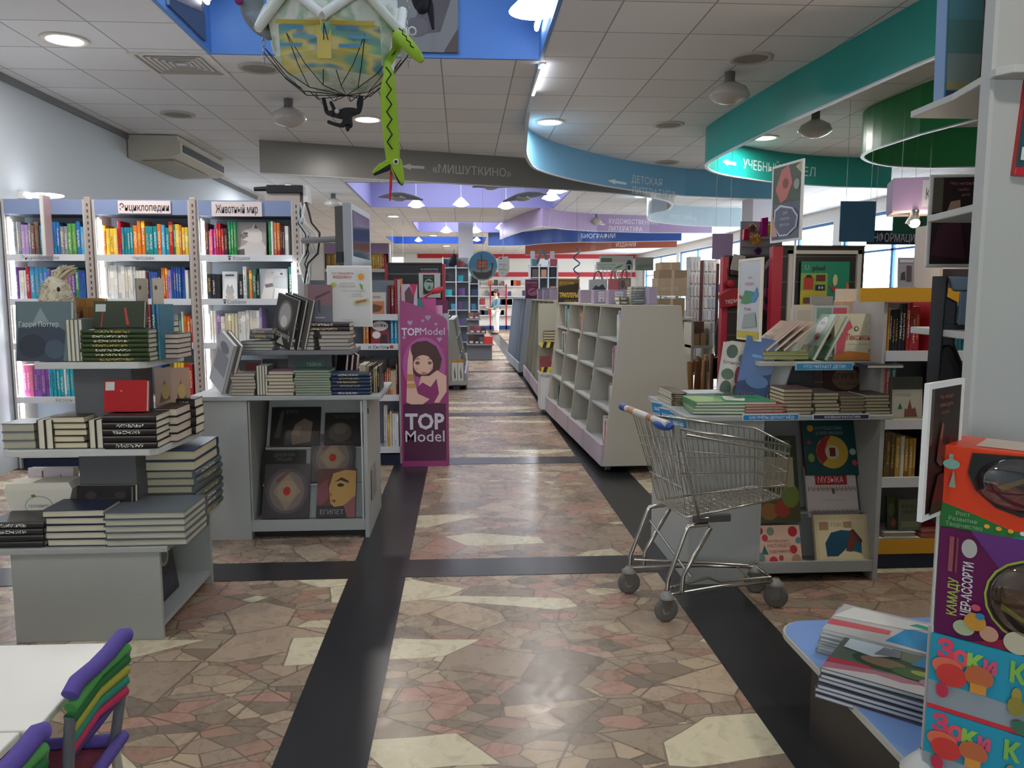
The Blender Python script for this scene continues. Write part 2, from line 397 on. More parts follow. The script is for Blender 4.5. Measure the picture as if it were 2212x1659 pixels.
def stack(x0, x1, yf, dep, z, n, t, face, cols, where, group, seed=1, pages='#fffdf4', name='hardback_book', jit=.008, hard=True, yaw=0, adj=None):
    """books lying flat; face = what looks towards the camera: 'spine', 'fore' or 'head'"""
    rng = random.Random(seed); w = x1 - x0
    for k in range(n):
        cn, cc = cols[k % len(cols)] if not isinstance(cols[0], str) else cols
        a = R(yaw) + rng.uniform(-1, 1) * jit * 3; dx, dy = rng.uniform(-jit, jit), rng.uniform(0, jit)
        rx, ry = Vector((math.cos(a), math.sin(a), 0)), Vector((-math.sin(a), math.cos(a), 0))
        ey = {'spine': ry, 'fore': -ry, 'head': rx, 'headr': -rx}[face]
        dims = (t, dep, w) if face in ('spine', 'fore') else (t, w, dep)
        c = Vector(((x0 + x1) / 2 + dx, yf + dep / 2 + dy, z + t * (k + .5)))
        place = 'bottom one' if k == 0 else 'top one' if k == n - 1 else ORD[k] + ' up'
        if n == 1: place = 'single one'
        book(c, (t * .98, dims[1], dims[2]), (Z, ey), cc, f'{cn} book, {place} {where}', group, hard, name, pages)
    return z + n * t
def pstack(p0, p1, q0, q1, y, n, dep, *a, **k):
    """the same from the photograph: px p0..p1, py q0 (top) .. q1 (bottom) on the front plane y"""
    A, Bv = at(p0, q1, y), at(p1, q1, y); T = at((p0 + p1) / 2, q0, y)
    zb = k.pop('z', None); zb = A.z if zb is None else zb
    return stack(A.x, Bv.x, y, dep, zb, n, (T.z - A.z) / n, *a, **k)
def cover(x, y, z, w, h, t, col, label, shapes, group=None, lean=12, yaw=0, roll=0, name='hardback_book', cat='book', flat=False, pages='#e7e2d2', spine=None):
    """a book showing its front cover; bottom edge centred at (x, y, z); shapes printed on the cover"""
    b = min(.004, t * .18); m = mat(col, .32)
    o = MB()
    o.box(-w / 2, w / 2, 0, b, 0, h, m); o.box(-w / 2, w / 2, t - b, t, 0, h, m); o.box(-w / 2, -w / 2 + b, b, t - b, 0, h, mat(spine or col, .32))
    rot = (R(-lean), R(roll), R(yaw)) if not flat else (R(-90), 0, R(yaw))
    z += .0012
    if not flat: z += t * math.sin(R(lean)) + w / 2 * abs(math.sin(R(roll)))
    ob = o.obj(name, None, (x, y, z), rot, label=label, cat=cat, group=group)
    MB().box(-w / 2 + b, w / 2 - b * .8, b, t - b, b * .6, h - b * .6, mat(pages, .8)).obj('page_block', ob)
    if shapes: put(ob, (-w / 2, 0, 0), (w, 0, 0), (0, 0, h), shapes, 'cover_art', 'title_lettering', eps=.0003)
    return ob
def pcover(p0, p1, q0, q1, y, t, col, label, shapes, **k):
    A, C = at((p0 + p1) / 2, q1, y), at((p0 + p1) / 2, q0, y); w = at(p1, q1, y).x - at(p0, q1, y).x
    z = k.pop('z', None); ln = math.cos(R(k.get('lean', 12)))
    return cover(A.x, y, A.z if z is None else z, w, (C.z - A.z) / ln, t, col, label, shapes, **k)

# ================================================================== THE ROOM
CZ = 3.37                 # ceiling height
def S(name, mb, m=None, **k): return mb.obj(name, kind='structure', **k)
S('floor', MB().box(-9, 8.2, -3.2, 36, -.1, 0, FLOOR))
STRIPE = mat('#2a2a2c', .28, noise=.25, nscale=25)
k = 0
for x0, x1 in ((-.62, -.315), (1.05, 1.41)):
    k += 1; S(f'trim_{k}', MB().box(x0, x1, -3, 35.9, 0, .002, STRIPE))
for y in (-1.56, 1.27, 4.10, 6.93, 9.76, 12.59, 15.42, 18.25, 21.08, 23.9, 26.7):
    k += 1; S(f'trim_{k}', MB().box(-8.9, 8, y, y + .28, 0, .0026, STRIPE))
WALLP = mat('#c3cad0', .8); WALLW = mat('#dcdcd8', .8)
S('wall_left', MB().box(-4.1, -3.89, -3.2, 15.5, 0, 4.4, WALLP))
S('wall_left_return', MB().box(-9.2, -3.89, 15.5, 15.7, 0, 4.4, WALLW))
S('wall_left_far', MB().box(-9.2, -9, 15.5, 36, 0, 4.4, WALLW))
S('wall_far', MB().box(-9.2, 8.2, 36, 36.2, 0, 4.4, mat('#e4e2dc', .8)))
S('trim_20', MB().box(-3.89, -3.83, 6.27, 6.33, 0, CZ, mat('#d2cfc8', .5)))
S('trim_21', MB().box(-3.89, -3.86, -3, 15.5, CZ - .06, CZ, mat('#77797b', .6)))
S('trim_22', MB().box(-2, 7.9, 35.95, 36, 3.18, 3.37, mat('#b8222f', .5)))
S('trim_23', MB().box(-2, 7.9, 35.95, 36, 2.36, 2.56, mat('#b8222f', .5)))
def wall_with_windows(name, axis, at_, th, a0, a1, wins, m):
    mb = MB(); z0w, z1w = wins[0][2], wins[0][3]
    def bx(p, q, z0, z1):
        if axis == 'x': mb.box(at_, at_ + th, p, q, z0, z1, m)
        else: mb.box(p, q, at_, at_ + th, z0, z1, m)
    bx(a0, a1, 0, z0w); bx(a0, a1, z1w, 4.4); p = a0
    for w in wins: bx(p, w[0], z0w, z1w); p = w[1]
    bx(p, a1, z0w, z1w); S(name, mb)
FRM = mat('#3f78b4', .4)
nwin = 0
def window(axis, at_, a0, a1, z0, z1, cols, rows=1, fm=None):
    global nwin; nwin += 1; fm = fm or FRM
    w = thing(f'window_{nwin}', None, None); w['kind'] = 'structure'
    mb = MB()
    def bx(p, q, c, d, t=.05):
        if axis == 'x': mb.box(at_, at_ + t, p, q, c, d, fm)
        else: mb.box(p, q, at_, at_ + t, c, d, fm)
    bx(a0, a1, z0, z0 + .06); bx(a0, a1, z1 - .06, z1); bx(a0, a0 + .06, z0, z1); bx(a1 - .06, a1, z0, z1)
    for i in range(1, cols): c = a0 + (a1 - a0) * i / cols; bx(c - .04, c + .04, z0, z1)
    for i in range(1, rows): c = z0 + (z1 - z0) * i / rows; bx(a0, a1, c - .02, c + .02)
    mb.obj('frame', w)
    if axis == 'x': MB().box(at_ + .02, at_ + .026, a0, a1, z0, z1, GLASS).obj('pane', w)
    else: MB().box(a0, a1, at_ + .02, at_ + .026, z0, z1, GLASS).obj('pane', w)
RW = [(12.6, 16.4, .9, 3.1), (16.8, 20.6, .9, 3.1), (21, 24.4, .9, 3.1), (24.8, 29, .9, 3.1), (29.4, 34.5, .9, 3.1)]
wall_with_windows('wall_right', 'x', 8.0, .2, -3.2, 36.2, RW, WALLW)
for a0, a1, z0, z1 in RW: window('x', 8.06, a0, a1, z0, z1, 2, 3)
FW = [(-1.7, 1.7, .9, 2.3)]
wall_with_windows('wall_front', 'y', -3.2, .2, -4.1, 8.2, FW, WALLW)
for a0, a1, z0, z1 in FW: window('y', -3.1, a0, a1, z0, z1, 3)

# ceiling with four raised coffers
HOLES = [(-1.93, .62, 2.3, 6.48), (-1.91, 1.93, 13.5, 17.1), (-1.26, 1.33, 20.5, 23.6), (-2.4, .75, 25.6, 28.9)]
xs = sorted({-9.2, 8.2} | {h[0] for h in HOLES} | {h[1] for h in HOLES}); ys = sorted({-3.2, 36.2} | {h[2] for h in HOLES} | {h[3] for h in HOLES})
mb = MB()
for i in range(len(xs) - 1):
    for j in range(len(ys) - 1):
        cx, cy = (xs[i] + xs[i + 1]) / 2, (ys[j] + ys[j + 1]) / 2
        if any(h[0] < cx < h[1] and h[2] < cy < h[3] for h in HOLES): continue
        mb.add([(xs[i], ys[j], CZ), (xs[i], ys[j + 1], CZ), (xs[i + 1], ys[j + 1], CZ), (xs[i + 1], ys[j], CZ)], [(0, 1, 2, 3)], CEIL)
mb.raw = True
S('ceiling', mb)
CC = ['#4f82c8', '#8b86b8', '#8b86b8', '#1d4fae']
for (x0, x1, y0, y1), c in zip(HOLES, CC):
    mb = MB(); m = mat(c, .5); h = CZ + .85; t = .03; l = CZ - .004
    mb.box(x0 - t, x0, y0 - t, y1 + t, l, h, m); mb.box(x1, x1 + t, y0 - t, y1 + t, l, h, m)
    mb.box(x0, x1, y0 - t, y0, l, h, m); mb.box(x0, x1, y1, y1 + t, l, h, m)
    mb.box(x0 - t, x1 + t, y0 - t, y1 + t, h, h + .03, mat('#c9ccd2', .8))
    S('ceiling_coffer', mb)
    a = bpy.data.lights.new('coffer_tubes', 'AREA'); a.shape = 'RECTANGLE'; a.size = (x1 - x0) * .7; a.size_y = (y1 - y0) * .7; a.energy = COFFER_W * (.7 if y0 < 10 else 2.6); a.color = (.82, .9, 1)
    ao = bpy.data.objects.new('coffer_tubes', a); COL.objects.link(ao); ao.location = ((x0 + x1) / 2, (y0 + y1) / 2, h - .03)
# fluorescent tubes fixed along the coffer edges
for i, (x, y0, y1, z, w) in enumerate([(.58, 2.6, 6.3, CZ + .16, 'inside the blue ceiling coffer, along its aisle side'), (-1.88, 2.6, 6.3, CZ + .3, 'inside the blue ceiling coffer, along the bookcase side')]):
    t = thing('fluorescent_tube', 'glowing white fluorescent tube ' + w, 'lamp', (x, y0, z), group='coffer tubes')
    MB().tube([(0, .03, 0), (0, y1 - y0 - .03, 0)], .018, mat('#f4f6ff', .5, emit=9)).obj('tube', t)
    MB().box(-.02, .02, 0, y1 - y0, .02, .05, WHITE()).obj('fitting', t)
t = thing('fluorescent_tube', 'short bare fluorescent tube on the ceiling, at the corner of the blue coffer', 'lamp', (.66, 6.56, CZ - .03), group='coffer tubes')
MB().tube([(0, 0, 0), (0, .9, 0)], .016, mat('#f4f6ff', .5, emit=9)).obj('tube', t)
MB().box(-.02, .02, 0, .9, .015, .03, WHITE()).obj('fitting', t)

# ------------------------------------------------------------------ ceiling fittings
def downlight(x, y, where, w=1.0):
    warm = y < 12
    t = thing('ceiling_downlight', 'round lit downlight in the ceiling ' + where, 'ceiling light', (x, y, CZ), group='lit round downlights')
    MB().lathe([(.165, -.012), (.165, 0), (.125, 0), (.125, -.012), (.165, -.012)], WHITE(), 28).obj('trim_ring', t)
    MB().lathe([(0.0001, -.012), (.09, -.010), (.125, -.004)], mat('#fff3e4' if warm else '#f2f8ff', .5, emit=14), 28).obj('diffuser', t)
    a = bpy.data.lights.new('downlight_lamp', 'AREA'); a.shape = 'DISK'; a.size = .24; a.energy = LAMP_W * w; a.color = (1, .95, .90) if warm else (.93, .97, 1)
    o = bpy.data.objects.new('downlight_lamp', a); COL.objects.link(o); o.parent = t; o.location = (0, 0, -.03)
DL = [(-2.90, 6.21, 'above the encyclopedia bookcases'), (-1.0, 8.72, 'behind the green snake, before the grey valance'), (.95, 8.73, 'in the bend of the light blue valance'), (3.60, 9.42, 'inside the teal valance'),
      (-2.93, 13.9, 'beyond the air conditioner', 1.8), (3.4, 15.0, 'inside the small pale grey valance', .8), (-1.62, 19.08, 'on the shelf side of the purple coffers', 2.4), (1.9, 19.3, 'on the window side of the second purple coffer', 2.4),
      (-3.0, 23.5, 'deep in the store above the slatwall', 3), (1.9, 25.2, 'in front of the navy valance', 3), (-.9, 25.0, 'before the dark blue coffer'), (-.6, 30.2, 'beyond the dark blue coffer', 4), (2.6, 30.5, 'near the far wall', 4.5), (5.6, 27, 'near the far windows', 3), (5.6, 12.5, 'behind the teal valance, near the windows'),
      (2.8, 3.4, 'over the children books counter', .75), (-2.9, 1.5, 'over the children table', .8), (1.2, .6, 'over the aisle behind the viewpoint', .6)]
for d in DL: downlight(*d)
def roundvent(x, y, where):
    t = thing('round_ceiling_vent', 'round white unlit ceiling vent ' + where, 'vent', (x, y, CZ), group='round ceiling vents')
    MB().lathe([(.17, 0), (.17, -.012), (.14, -.018), (.13, -.008)], mat('#bdb9b2', .6), 26).obj('rim', t)
    MB().lathe([(.13, -.008), (.1, -.014), (.07, -.006), (.04, -.012), (.0001, -.006)], mat('#8f8b85', .7), 26).obj('grille', t)
for a in [(-1.66, 6.86, 'above the snake and the square vent'), (2.29, 6.34, 'between the light blue and teal valances, nearest one'), (2.27, 8.77, 'beside the bend of the teal valance'), (2.89, 11.2, 'before the lettering on the light blue valance'), (-2.93, 8.6, 'before the air conditioner')]: roundvent(*a)
def dome(x, y, where):
    t = thing('dome_ceiling_lamp', 'unlit frosted glass dome lamp hanging from the ceiling ' + where, 'ceiling lamp', (x, y, CZ), group='unlit dome lamps')
    MB().tube([(0, 0, 0), (0, 0, -.1)], .045, mat('#6f6b66', .5)).obj('stem', t)
    MB().lathe([(.0001, -.08), (.06, -.085), (.14, -.13), (.17, -.19), (.165, -.2), (.12, -.235), (.05, -.26), (.0001, -.265)], mat('#b7b4ae', .15, spec=.7), 26).obj('glass_dome', t)
for a in [(-1.65, 7.9, 'behind the hanging house balloon'), (2.26, 6.75, 'between the blue and teal valances'), (3.62, 8.1, 'inside the teal valance'), (-2.37, 15.0, 'above the television'), (3.07, 18.3, 'in front of the lilac valance'), (2.9, 12.9, 'under the light blue valance end'), (3.1, 22.8, 'before the navy valance')]: dome(*a)
# square vent grille
t = thing('ceiling_air_grille', 'square white ceiling air grille with nested angled louvres', 'vent', (-2.27, 6.8, CZ))
MB().box(-.31, .31, -.31, -.27, -.012, 0, WHITE()).box(-.31, .31, .27, .31, -.012, 0, WHITE()).box(-.31, -.27, -.27, .27, -.012, 0, WHITE()).box(.27, .31, -.27, .27, -.012, 0, WHITE()).obj('frame', t)
mb = MB()
for q in range(6):
    r = .265 - q * .042; d = -.008
    pts = [(-r, -r), (r, -r), (r, r), (-r, r)]
    for a, b in zip(pts, pts[1:] + pts[:1]):
        ia, ib = [(p[0] * (r - .03) / r, p[1] * (r - .03) / r) for p in (a, b)]
        mb.add([(a[0], a[1], d), (b[0], b[1], d), (ib[0], ib[1], .016), (ia[0], ia[1], .016)], [(0, 1, 2, 3)], mat('#a9a59e', .6))
mb.obj('louvre_slats', t)
MB().box(-.29, .29, -.29, .29, .014, .02, mat('#33312f', .8)).obj('dark_duct', t)
# cassette air conditioner along the left wall
t = thing('air_conditioner', 'long beige ceiling air conditioner with a dark outlet slot, by the pale blue wall', 'air conditioner', (-3.88, 9.67, 0))
MB().prism([(0, 3.36), (.57, 3.36), (.57, 3.30), (.60, 3.28), (.60, 3.16), (.50, 3.12), (0, 3.10)], 0, 1.75, mat('#bcb7a8', .5), 'y').obj('casing', t, bevel=.006)
MB().box(.592, .606, .08, 1.68, 3.18, 3.265, BLACK()).obj('outlet_slot', t)
MB().box(.08, .45, .2, 1.5, 3.092, 3.112, mat('#a9a494', .5)).obj('intake_panel', t)
t = thing('wall_lamp', 'bright oval wall lamp just above the top of the bookcase by the wall', 'lamp', (-3.86, 7.35, 2.38))
MB().ball((.17, 0, 0), (.17, .12, .022), mat('#f6f8ff', .5, emit=3)).obj('diffuser', t)
MB().box(-.03, .04, -.05, .05, -.03, .03, WHITE()).obj('base', t)

# ------------------------------------------------------------------ valances hung from the ceiling
def on_line(px, py, p0, p1):
    d = at(px, py, 1.0) - Vector((0, 0, EYE)); p0, p1 = Vector((*p0, 0)), Vector((*p1, 0)); e = p1 - p0
    # |d x e| solve  t*d = p0 + s*e in plan
    det = d.x * -e.y + e.x * d.y
    tt = (p0.x * -e.y + e.x * p0.y) / det
    return Vector((d.x * tt, d.y * tt, EYE + d.z * tt))
def arrow_shape(u0, u1, v, h, c):
    k = u0 + (u1 - u0) * .42
    return ('p', [(u0, v), (k, v - h), (k, v - h * .45), (u1, v - h * .45), (u1, v + h * .45), (k, v + h * .45), (k, v + h)], c)
PTS = {}
def valance(label, pts, zb, col, th=.03, rim='#c9cdd2'):
    n = len(pts); zb = zb if isinstance(zb, list) else [zb] * n
    t = thing('ceiling_valance', label, 'ceiling valance', (0, 0, 0), group='coloured ceiling valances'); PTS[t.name] = pts
    MB().ribbon(pts, [z + .012 for z in zb], CZ + .002, th, mat(col, .32, spec=.5)).obj('band', t)
    MB().ribbon(pts, zb, [z + .012 for z in zb], th + .006, mat(rim, .4)).obj('lower_rim', t)
    return t
def smooth(pts, n=6):
    P = [Vector((*p, 0)) for p in pts]; out = []
    for i in range(len(P) - 1):
        a, b, c, d = P[max(i - 1, 0)], P[i], P[i + 1], P[min(i + 2, len(P) - 1)]
        for k in range(n):
            s = k / n
            q = .5 * ((2 * b) + (c - a) * s + (2 * a - 5 * b + 4 * c - d) * s * s + (3 * b - a - 3 * c + d) * s ** 3)
            out.append((q.x, q.y))
    return out + [pts[-1]]
def letter_on(t, p0, p1, px0, px1, py, shapes, th=.03, py1=None):
    A, Bp = on_line(px0, py, p0, p1), on_line(px1, py1 or py, p0, p1); Bp.z = A.z
    n = (Bp - A).cross(Z).normalized(); off = n * (th / 2 + .002)
    Hh = .4
    O = A - Z * (Hh / 2) + off
    P = [Vector((*p, 0)) for p in PTS[t.name]]; d = (Bp - A).normalized()
    for o in put(t, O, Bp - A, Z * Hh, shapes, 'arrow_sign', 'lettering', eps=.001):
        for v in o.data.vertices:                                   # lay the letters on the curve of the band
            s = (v.co - A).dot(d); best = None
            for a, b in zip(P, P[1:]):
                sa, sb = (a - A).dot(d), (b - A).dot(d)
                if abs(sb - sa) > 1e-6 and 0 <= (s - sa) / (sb - sa) <= 1:
                    h = a + (b - a) * ((s - sa) / (sb - sa)); k = (h - A).dot(n)
                    if abs(k) < .6 and (best is None or abs(k) < abs(best[1])): best = (h, k)
            if best: v.co = Vector((best[0].x, best[0].y, v.co.z)) + n * (th / 2 + .004)
# straight dark grey band with the arrow, then curling back far behind
g0, g1 = (-2.44, 9.94), (1.15, 11.1)
pts = [g0, (-1.16, 10.36), (0, 10.73), g1] + smooth([g1, (2.126, 11.5), (2.95, 12.1), (3.4, 12.8), (3.56, 13.7), (3.45, 14.5), (3.7, 15.6), (4.3, 16.3), (4.978, 16.75), (6.0, 16.9)])[1:]
v = valance('dark grey ceiling valance with an arrow and one word in quotes, behind the snake', pts[:4] + smooth([g1, (2.126, 11.5), (2.95, 12.1), (3.4, 12.8), (3.56, 13.7)])[1:], 2.97, '#8a8985')
letter_on(v, g0, g1, 860, 1105, 359, [arrow_shape(.02, .22, .5, .1, '#d2d2ce'), ('t', '«МИШУТКИНО»', .64, .5, .27, '#d2d2ce', .70)])
v = valance('small pale blue grey valance with one word in quotes, under the light blue one', smooth([(3.56, 13.72), (3.42, 14.4), (3.7, 15.6), (4.3, 16.3), (4.978, 16.75), (6.0, 16.9)]), 2.97, '#a9bcc4')
letter_on(v, (4.3, 16.3), (4.978, 16.75), 1430, 1515, 465, [('t', '«МИШУТКИНО»', .5, .5, .2, '#d8e2e6', .95)])
bl = smooth([(.64, 6.6), (.66, 7.6), (.685, 8.6), (.76, 9.15), (1.16, 9.9), (1.9, 10.75), (2.69, 11.4), (3.3, 11.75)]) + [(4.25, 12.0), (5.2, 12.1)]
zz = [3.33 if p[1] < 8.2 else max(2.97, 3.30 - (p[1] - 8.2) * .3) for p in bl]
v = valance('long light blue S-curved ceiling valance with arrow and two lines of lettering', bl, zz, '#74b2da')
letter_on(v, (1.9, 10.75), (2.69, 11.4), 1305, 1470, 388, [arrow_shape(.03, .27, .48, .09, '#e4eef2'), ('t', 'ДЕТСКАЯ', .52, .68, .25, '#e4eef2', .42), ('t', 'ЛИТЕРАТУРА', .60, .3, .25, '#e4eef2', .62)])
tl = [(3.05, 4.2), (2.93, 5.1)] + smooth([(2.80, 6.8), (2.735, 8.5), (2.80, 9.1), (3.1, 9.6), (3.6, 10.0), (4.3, 10.42), (5.05, 10.66)]) + [(5.9, 10.75)]
v = valance('dark teal ceiling valance that turns sharply, with white arrow and lettering', tl, 2.97, '#1c988f')
letter_on(v, (3.1, 9.6), (3.6, 10.0), 1553, 1720, 347, [arrow_shape(.04, .2, .5, .11, '#eef4f2'), ('t', 'УЧЕБНЫЙ ОТДЕЛ', .64, .56, .3, '#e4f0ee', .72)], py1=352)
gl = [(4.6, 4.6), (4.3, 6.0)] + smooth([(4.1, 7.0), (4.08, 7.9), (4.3, 8.35), (4.75, 8.7), (5.3, 8.8)]) + [(6.4, 8.6)]
valance('green ceiling valance in a tight bend near the tall grey display pillar', gl, 2.93, '#1f8a4c')
v = valance('lilac ceiling valance with arrow and two lines of lettering', smooth([(1.0, 21.0), (1.3, 18.9), (1.62, 17.3), (1.85, 17.2), (2.3, 17.8), (3.1, 18.3)]) + [(4.4, 18.6), (5.9, 18.6)], 2.97, '#a790b4')
letter_on(v, (3.1, 18.3), (4.4, 18.6), 1273, 1420, 484, [arrow_shape(.04, .22, .5, .09, '#eae4ee'), ('t', 'ХУДОЖЕСТВЕННАЯ', .64, .70, .26, '#eae4ee', .74), ('t', 'ЛИТЕРАТУРА', .52, .28, .26, '#eae4ee', .5)])
v = valance('navy blue wavy ceiling valance with two lines of lettering, deep in the store', smooth([(.78, 23.9), (1.7, 23.6), (2.4, 22.6), (3.2, 22.0), (3.75, 22.0)]) + [(5.9, 21.2)], 2.97, '#2a4f96')
letter_on(v, (3.75, 22.0), (5.9, 21.2), 1258, 1330, 505, [('t', 'РОМАНЫ', .42, .76, .3, '#d9e0ec', .7), ('t', 'БИОГРАФИИ', .5, .32, .3, '#d9e0ec', .98)])
v = valance('red and bronze ceiling valance with lettering, below the navy one', smooth([(2.3, 29.0), (3.2, 28.2), (4.3, 26.5), (4.7, 24.9)]) + [(6.6, 24.2)], 2.97, '#96503c')
letter_on(v, (4.7, 24.9), (6.6, 24.2), 1330, 1375, 526, [('t', 'ИЗДАНИЯ', .5, .4, .32, '#f0d8c8', .95)])
# hanging square panels and the information board
def hang_panel(label, p0, p1, q0, q1, y, col, shapes=(), name='hanging_square_sign'):
    A, Bv = at(p0, q1, y), at(p1, q0, y); t = thing(name, label, 'hanging panel', (A.x, y, A.z), group='hanging coloured squares' if name == 'hanging_square_sign' else None)
    w, h = Bv.x - A.x, Bv.z - A.z
    B('panel', t, 0, w, 0, .012, 0, h, mat(col, .5))
    for u in (.15, .85): MB().tube([(w * u, .006, h), (w * u, .006, CZ - A.z)], .002, CHROME(), 5).obj('hanging_wire', t)
    if shapes: put(t, (0, -.001, 0), (w, 0, 0), (0, 0, h), shapes)
    return t
hang_panel('slate blue square panel hanging on wires before the windows', 1813, 1893, 435, 522, 7.6, '#47789a')
hang_panel('dark green square panel hanging behind the lit spotlight', 1929, 2021, 410, 506, 7.2, '#14604c')
hang_panel('lilac square panel hanging on wires above the card racks', 1538, 1584, 505, 560, 9.0, '#a894b8')
hang_panel('dark navy information board with large white capitals, partly behind the green square', 1872, 1990, 498, 528, 8.4, '#223252', [('t', 'ИНФОРМАЦИЯ', .5, .5, .6, '#dfe4ea', .95, .01)], 'information_board')
# square column by the windows
S('pillar', MB().box(5.55, 6.15, 15, 15.6, 0, CZ, mat('#c4c0c8', .7)))
S('column', MB().box(-.1, .28, 20.6, 21.0, 0, CZ, mat('#c9ccd4', .6)))

# ================================================================== WALL OF BOOKCASES (lit by strips)
SH = [1.80, 1.425, 1.045, .58, .10]      # undersides of the shelves + .03 = tops
YB = 7.0
SIDE = mat('#b9b3ad', .45, noise=.1); INN = mat('#79828c', .6); LIP = mat('#d6d9dc', .45)
def bookcase(name, label, x0, x1, top, shelves, head=None, post=True, strip=True, group=None, hcol='#8090b4', y=YB, dep=.33, inn=None):
    t = thing(name, label, 'bookcase', (x0, y, 0), group=group); w = x1 - x0; inn = inn or INN
    for xx in (0, w - .02): MB().box(xx, xx + .02, .0, dep, 0, top, SIDE).obj('side_panel', t)
    B('back_panel', t, .02, w - .02, dep - .015, dep, .08, top, inn)
    B('plinth', t, .02, w - .02, .03, dep - .02, 0, .08, mat('#1b2a4a', .5))
    for z in shelves:
        s = B('shelf', t, .02, w - .02, .01, dep - .016, z, z + .03, LIP)
        B('price_rail', s, .02, w - .02, -.008, .01, z - .005, z + .05, LIP)
    if head: B('header', t, .02, w - .02, .0, .02, head, top, mat(hcol, .5)); B('top_panel', t, .02, w - .02, .02, dep - .016, head, head + .018, INN)
    if strip:
        B('light_strip', t, .03, .05, .03, .05, .18, (head or top) - .04, mat('#f4f8ff', .5, emit=STRIP_E))
        B('strip_shade', t, .02, .03, .02, .06, .15, (head or top) - .02, WHITE())
    return t
b1 = bookcase('bookcase', 'tall lit bookcase against the blue wall, with a small blade sign standing out from it', -3.87, -3.19, 2.31, SH, 2.185)
b2 = bookcase('bookcase', 'tall lit bookcase with the encyclopedia sign on its blue header', -3.13, -2.32, 2.31, SH, 2.185)
b3 = bookcase('bookcase', 'tall lit bookcase with the animal world sign on its blue header', -2.27, -1.45, 2.31, SH, 2.18)
b4 = bookcase('bookcase', 'lower bookcase between the television and the pink stand, with folk tales and myths', -1.40, -.55, 1.64, [1.29, 1.03, .575, .105], None, strip=False)
for x, w in ((-3.19, 'between the wall side bookcase and the encyclopedia bookcase'), (-2.32, 'between the encyclopedia and animal world bookcases'), (-1.45, 'at the television end of the animal world bookcase')):
    t = thing('shelf_post', 'beige slotted metal post ' + w, 'post', (x, 6.985, 0), group='slotted shelf posts')
    B('upright', t, .004, .052, 0, .03, 0, 2.33, mat('#b7aaa0', .4, .3), bevel=.002)
    mb = MB()
    for k in range(44): mb.box(.022, .034, -.0015, .001, .1 + k * .05, .125 + k * .05, mat('#4b4644', .6))
    mb.obj('slot_pattern', t)
for t, w, px0, px1, q0, q1, s in ((b2, .81, 256, 368, 434, 461, 'Энциклопедии'), (b3, .82, 458, 565, 436, 467, 'Животный мир')):
    A, C = at(px0, q1, 6.99), at(px1, q0, 6.99); ox = t.location.x
    sb = B('sign_board', t, A.x - ox, C.x - ox, -.014, -.001, A.z, C.z, mat('#e3d3d0', .5))
    put(sb, (A.x - ox, -.0145, A.z), (C.x - A.x, 0, 0), (0, 0, C.z - A.z), [('t', s, .5, .5, .56, '#3b3640', .94 if t is b2 else .84, .012)])
def lip_text(t, z, u, s, paw=False, h=.6):
    ox = t.location.x; w = .82
    sh = [('t', s, u, .5, h, '#6a7078', .4)]
    if paw: sh += [('e', u - .13, .4, .012, .2, '#4a4e56')] + [('e', u - .13 + d, .78, .005, .1, '#4a4e56') for d in (-.013, -.004, .006, .015)]
    put(t, (.02, -.0085, z - .005), (w - .04, 0, 0), (0, 0, .055), sh, 'paw_print', 'rail_lettering')
lip_text(b2, SH[0], .5, 'Человек'); lip_text(b3, SH[0], .45, 'Кошки', True); lip_text(b3, SH[1], .38, 'Собаки', True); lip_text(b1, SH[0], .35, 'Энциклопедии'); lip_text(b1, SH[3], .62, 'Рассказы о природе')
put(b4, (.02, -.0085, 1.025), (.81, 0, 0), (0, 0, .055), [('t', 'и былины', .81, .5, .62, '#4b4450', .3), ('e', .93, .5, .02, .28, '#b5552e')], 'ornament', 'rail_lettering')
t = thing('blade_sign', 'narrow white blade sign standing out at right angles from the wall side bookcase', 'sign', (-3.47, 6.868, 1.83))
MB().box(-.006, .006, 0, .13, 0, .5, mat('#b79a9c', .4)).obj('panel', t)
MB().box(-.012, .012, -.016, 0, 0, .5, WHITE()).obj('edge_trim', t)

def rows(bx0, bx1, lst):
    for (z, h0, h1, seed, where, skip, lim, pal) in lst:
        fill(bx0 + .06, lim or bx1 - .03, YB + .03, z + .03, h0, h1, .2, seed, where, 'books on the lit bookcases', pal=pal, skip=skip, tmin=.016, tmax=.036)
bright = [p for p in PAL if p[0] in ('red', 'orange', 'yellow', 'teal', 'light blue', 'blue', 'white', 'pink', 'lilac', 'green', 'purple', 'cream')]
warm = [p for p in PAL if p[0] in ('red', 'orange', 'yellow', 'teal', 'crimson', 'green', 'maroon', 'cream', 'brown', 'light blue')]
pale = [p for p in PAL if p[0] in ('white', 'white', 'cream', 'grey', 'red', 'orange', 'green', 'lilac')] + [('white', '#e6e4de')] * 3
dark = [p for p in PAL if p[0] in ('navy', 'purple', 'grey', 'maroon', 'teal', 'white', 'brown', 'blue', 'lilac')]
rows(-3.87, -3.19, [(SH[0], .25, .30, 11, 'on the top shelf of the wall side bookcase', (), None, [('lilac', '#a98fc4'), ('brown', '#8d6a5c'), ('blue', '#2b6fae'), ('light blue', '#4aa7d6'), ('red', '#b3202c'), ('orange', '#df7a25'), ('green', '#57a050'), ('grey', '#8b8d8f')]),
                    (SH[1], .26, .31, 12, 'on the second shelf of the wall side bookcase', (), None, bright),
                    (SH[2], .2, .26, 13, 'on the third shelf of the wall side bookcase', (), -3.62, pale),
                    (SH[3], .24, .31, 14, 'on the fourth shelf of the wall side bookcase', (), None, [('pink', '#d76a9a'), ('lilac', '#a98fc4'), ('purple', '#8a55a8'), ('orange', '#e09a5a'), ('crimson', '#c8243c'), ('white', '#e6e4de'), ('teal', '#2aa0b4')])])
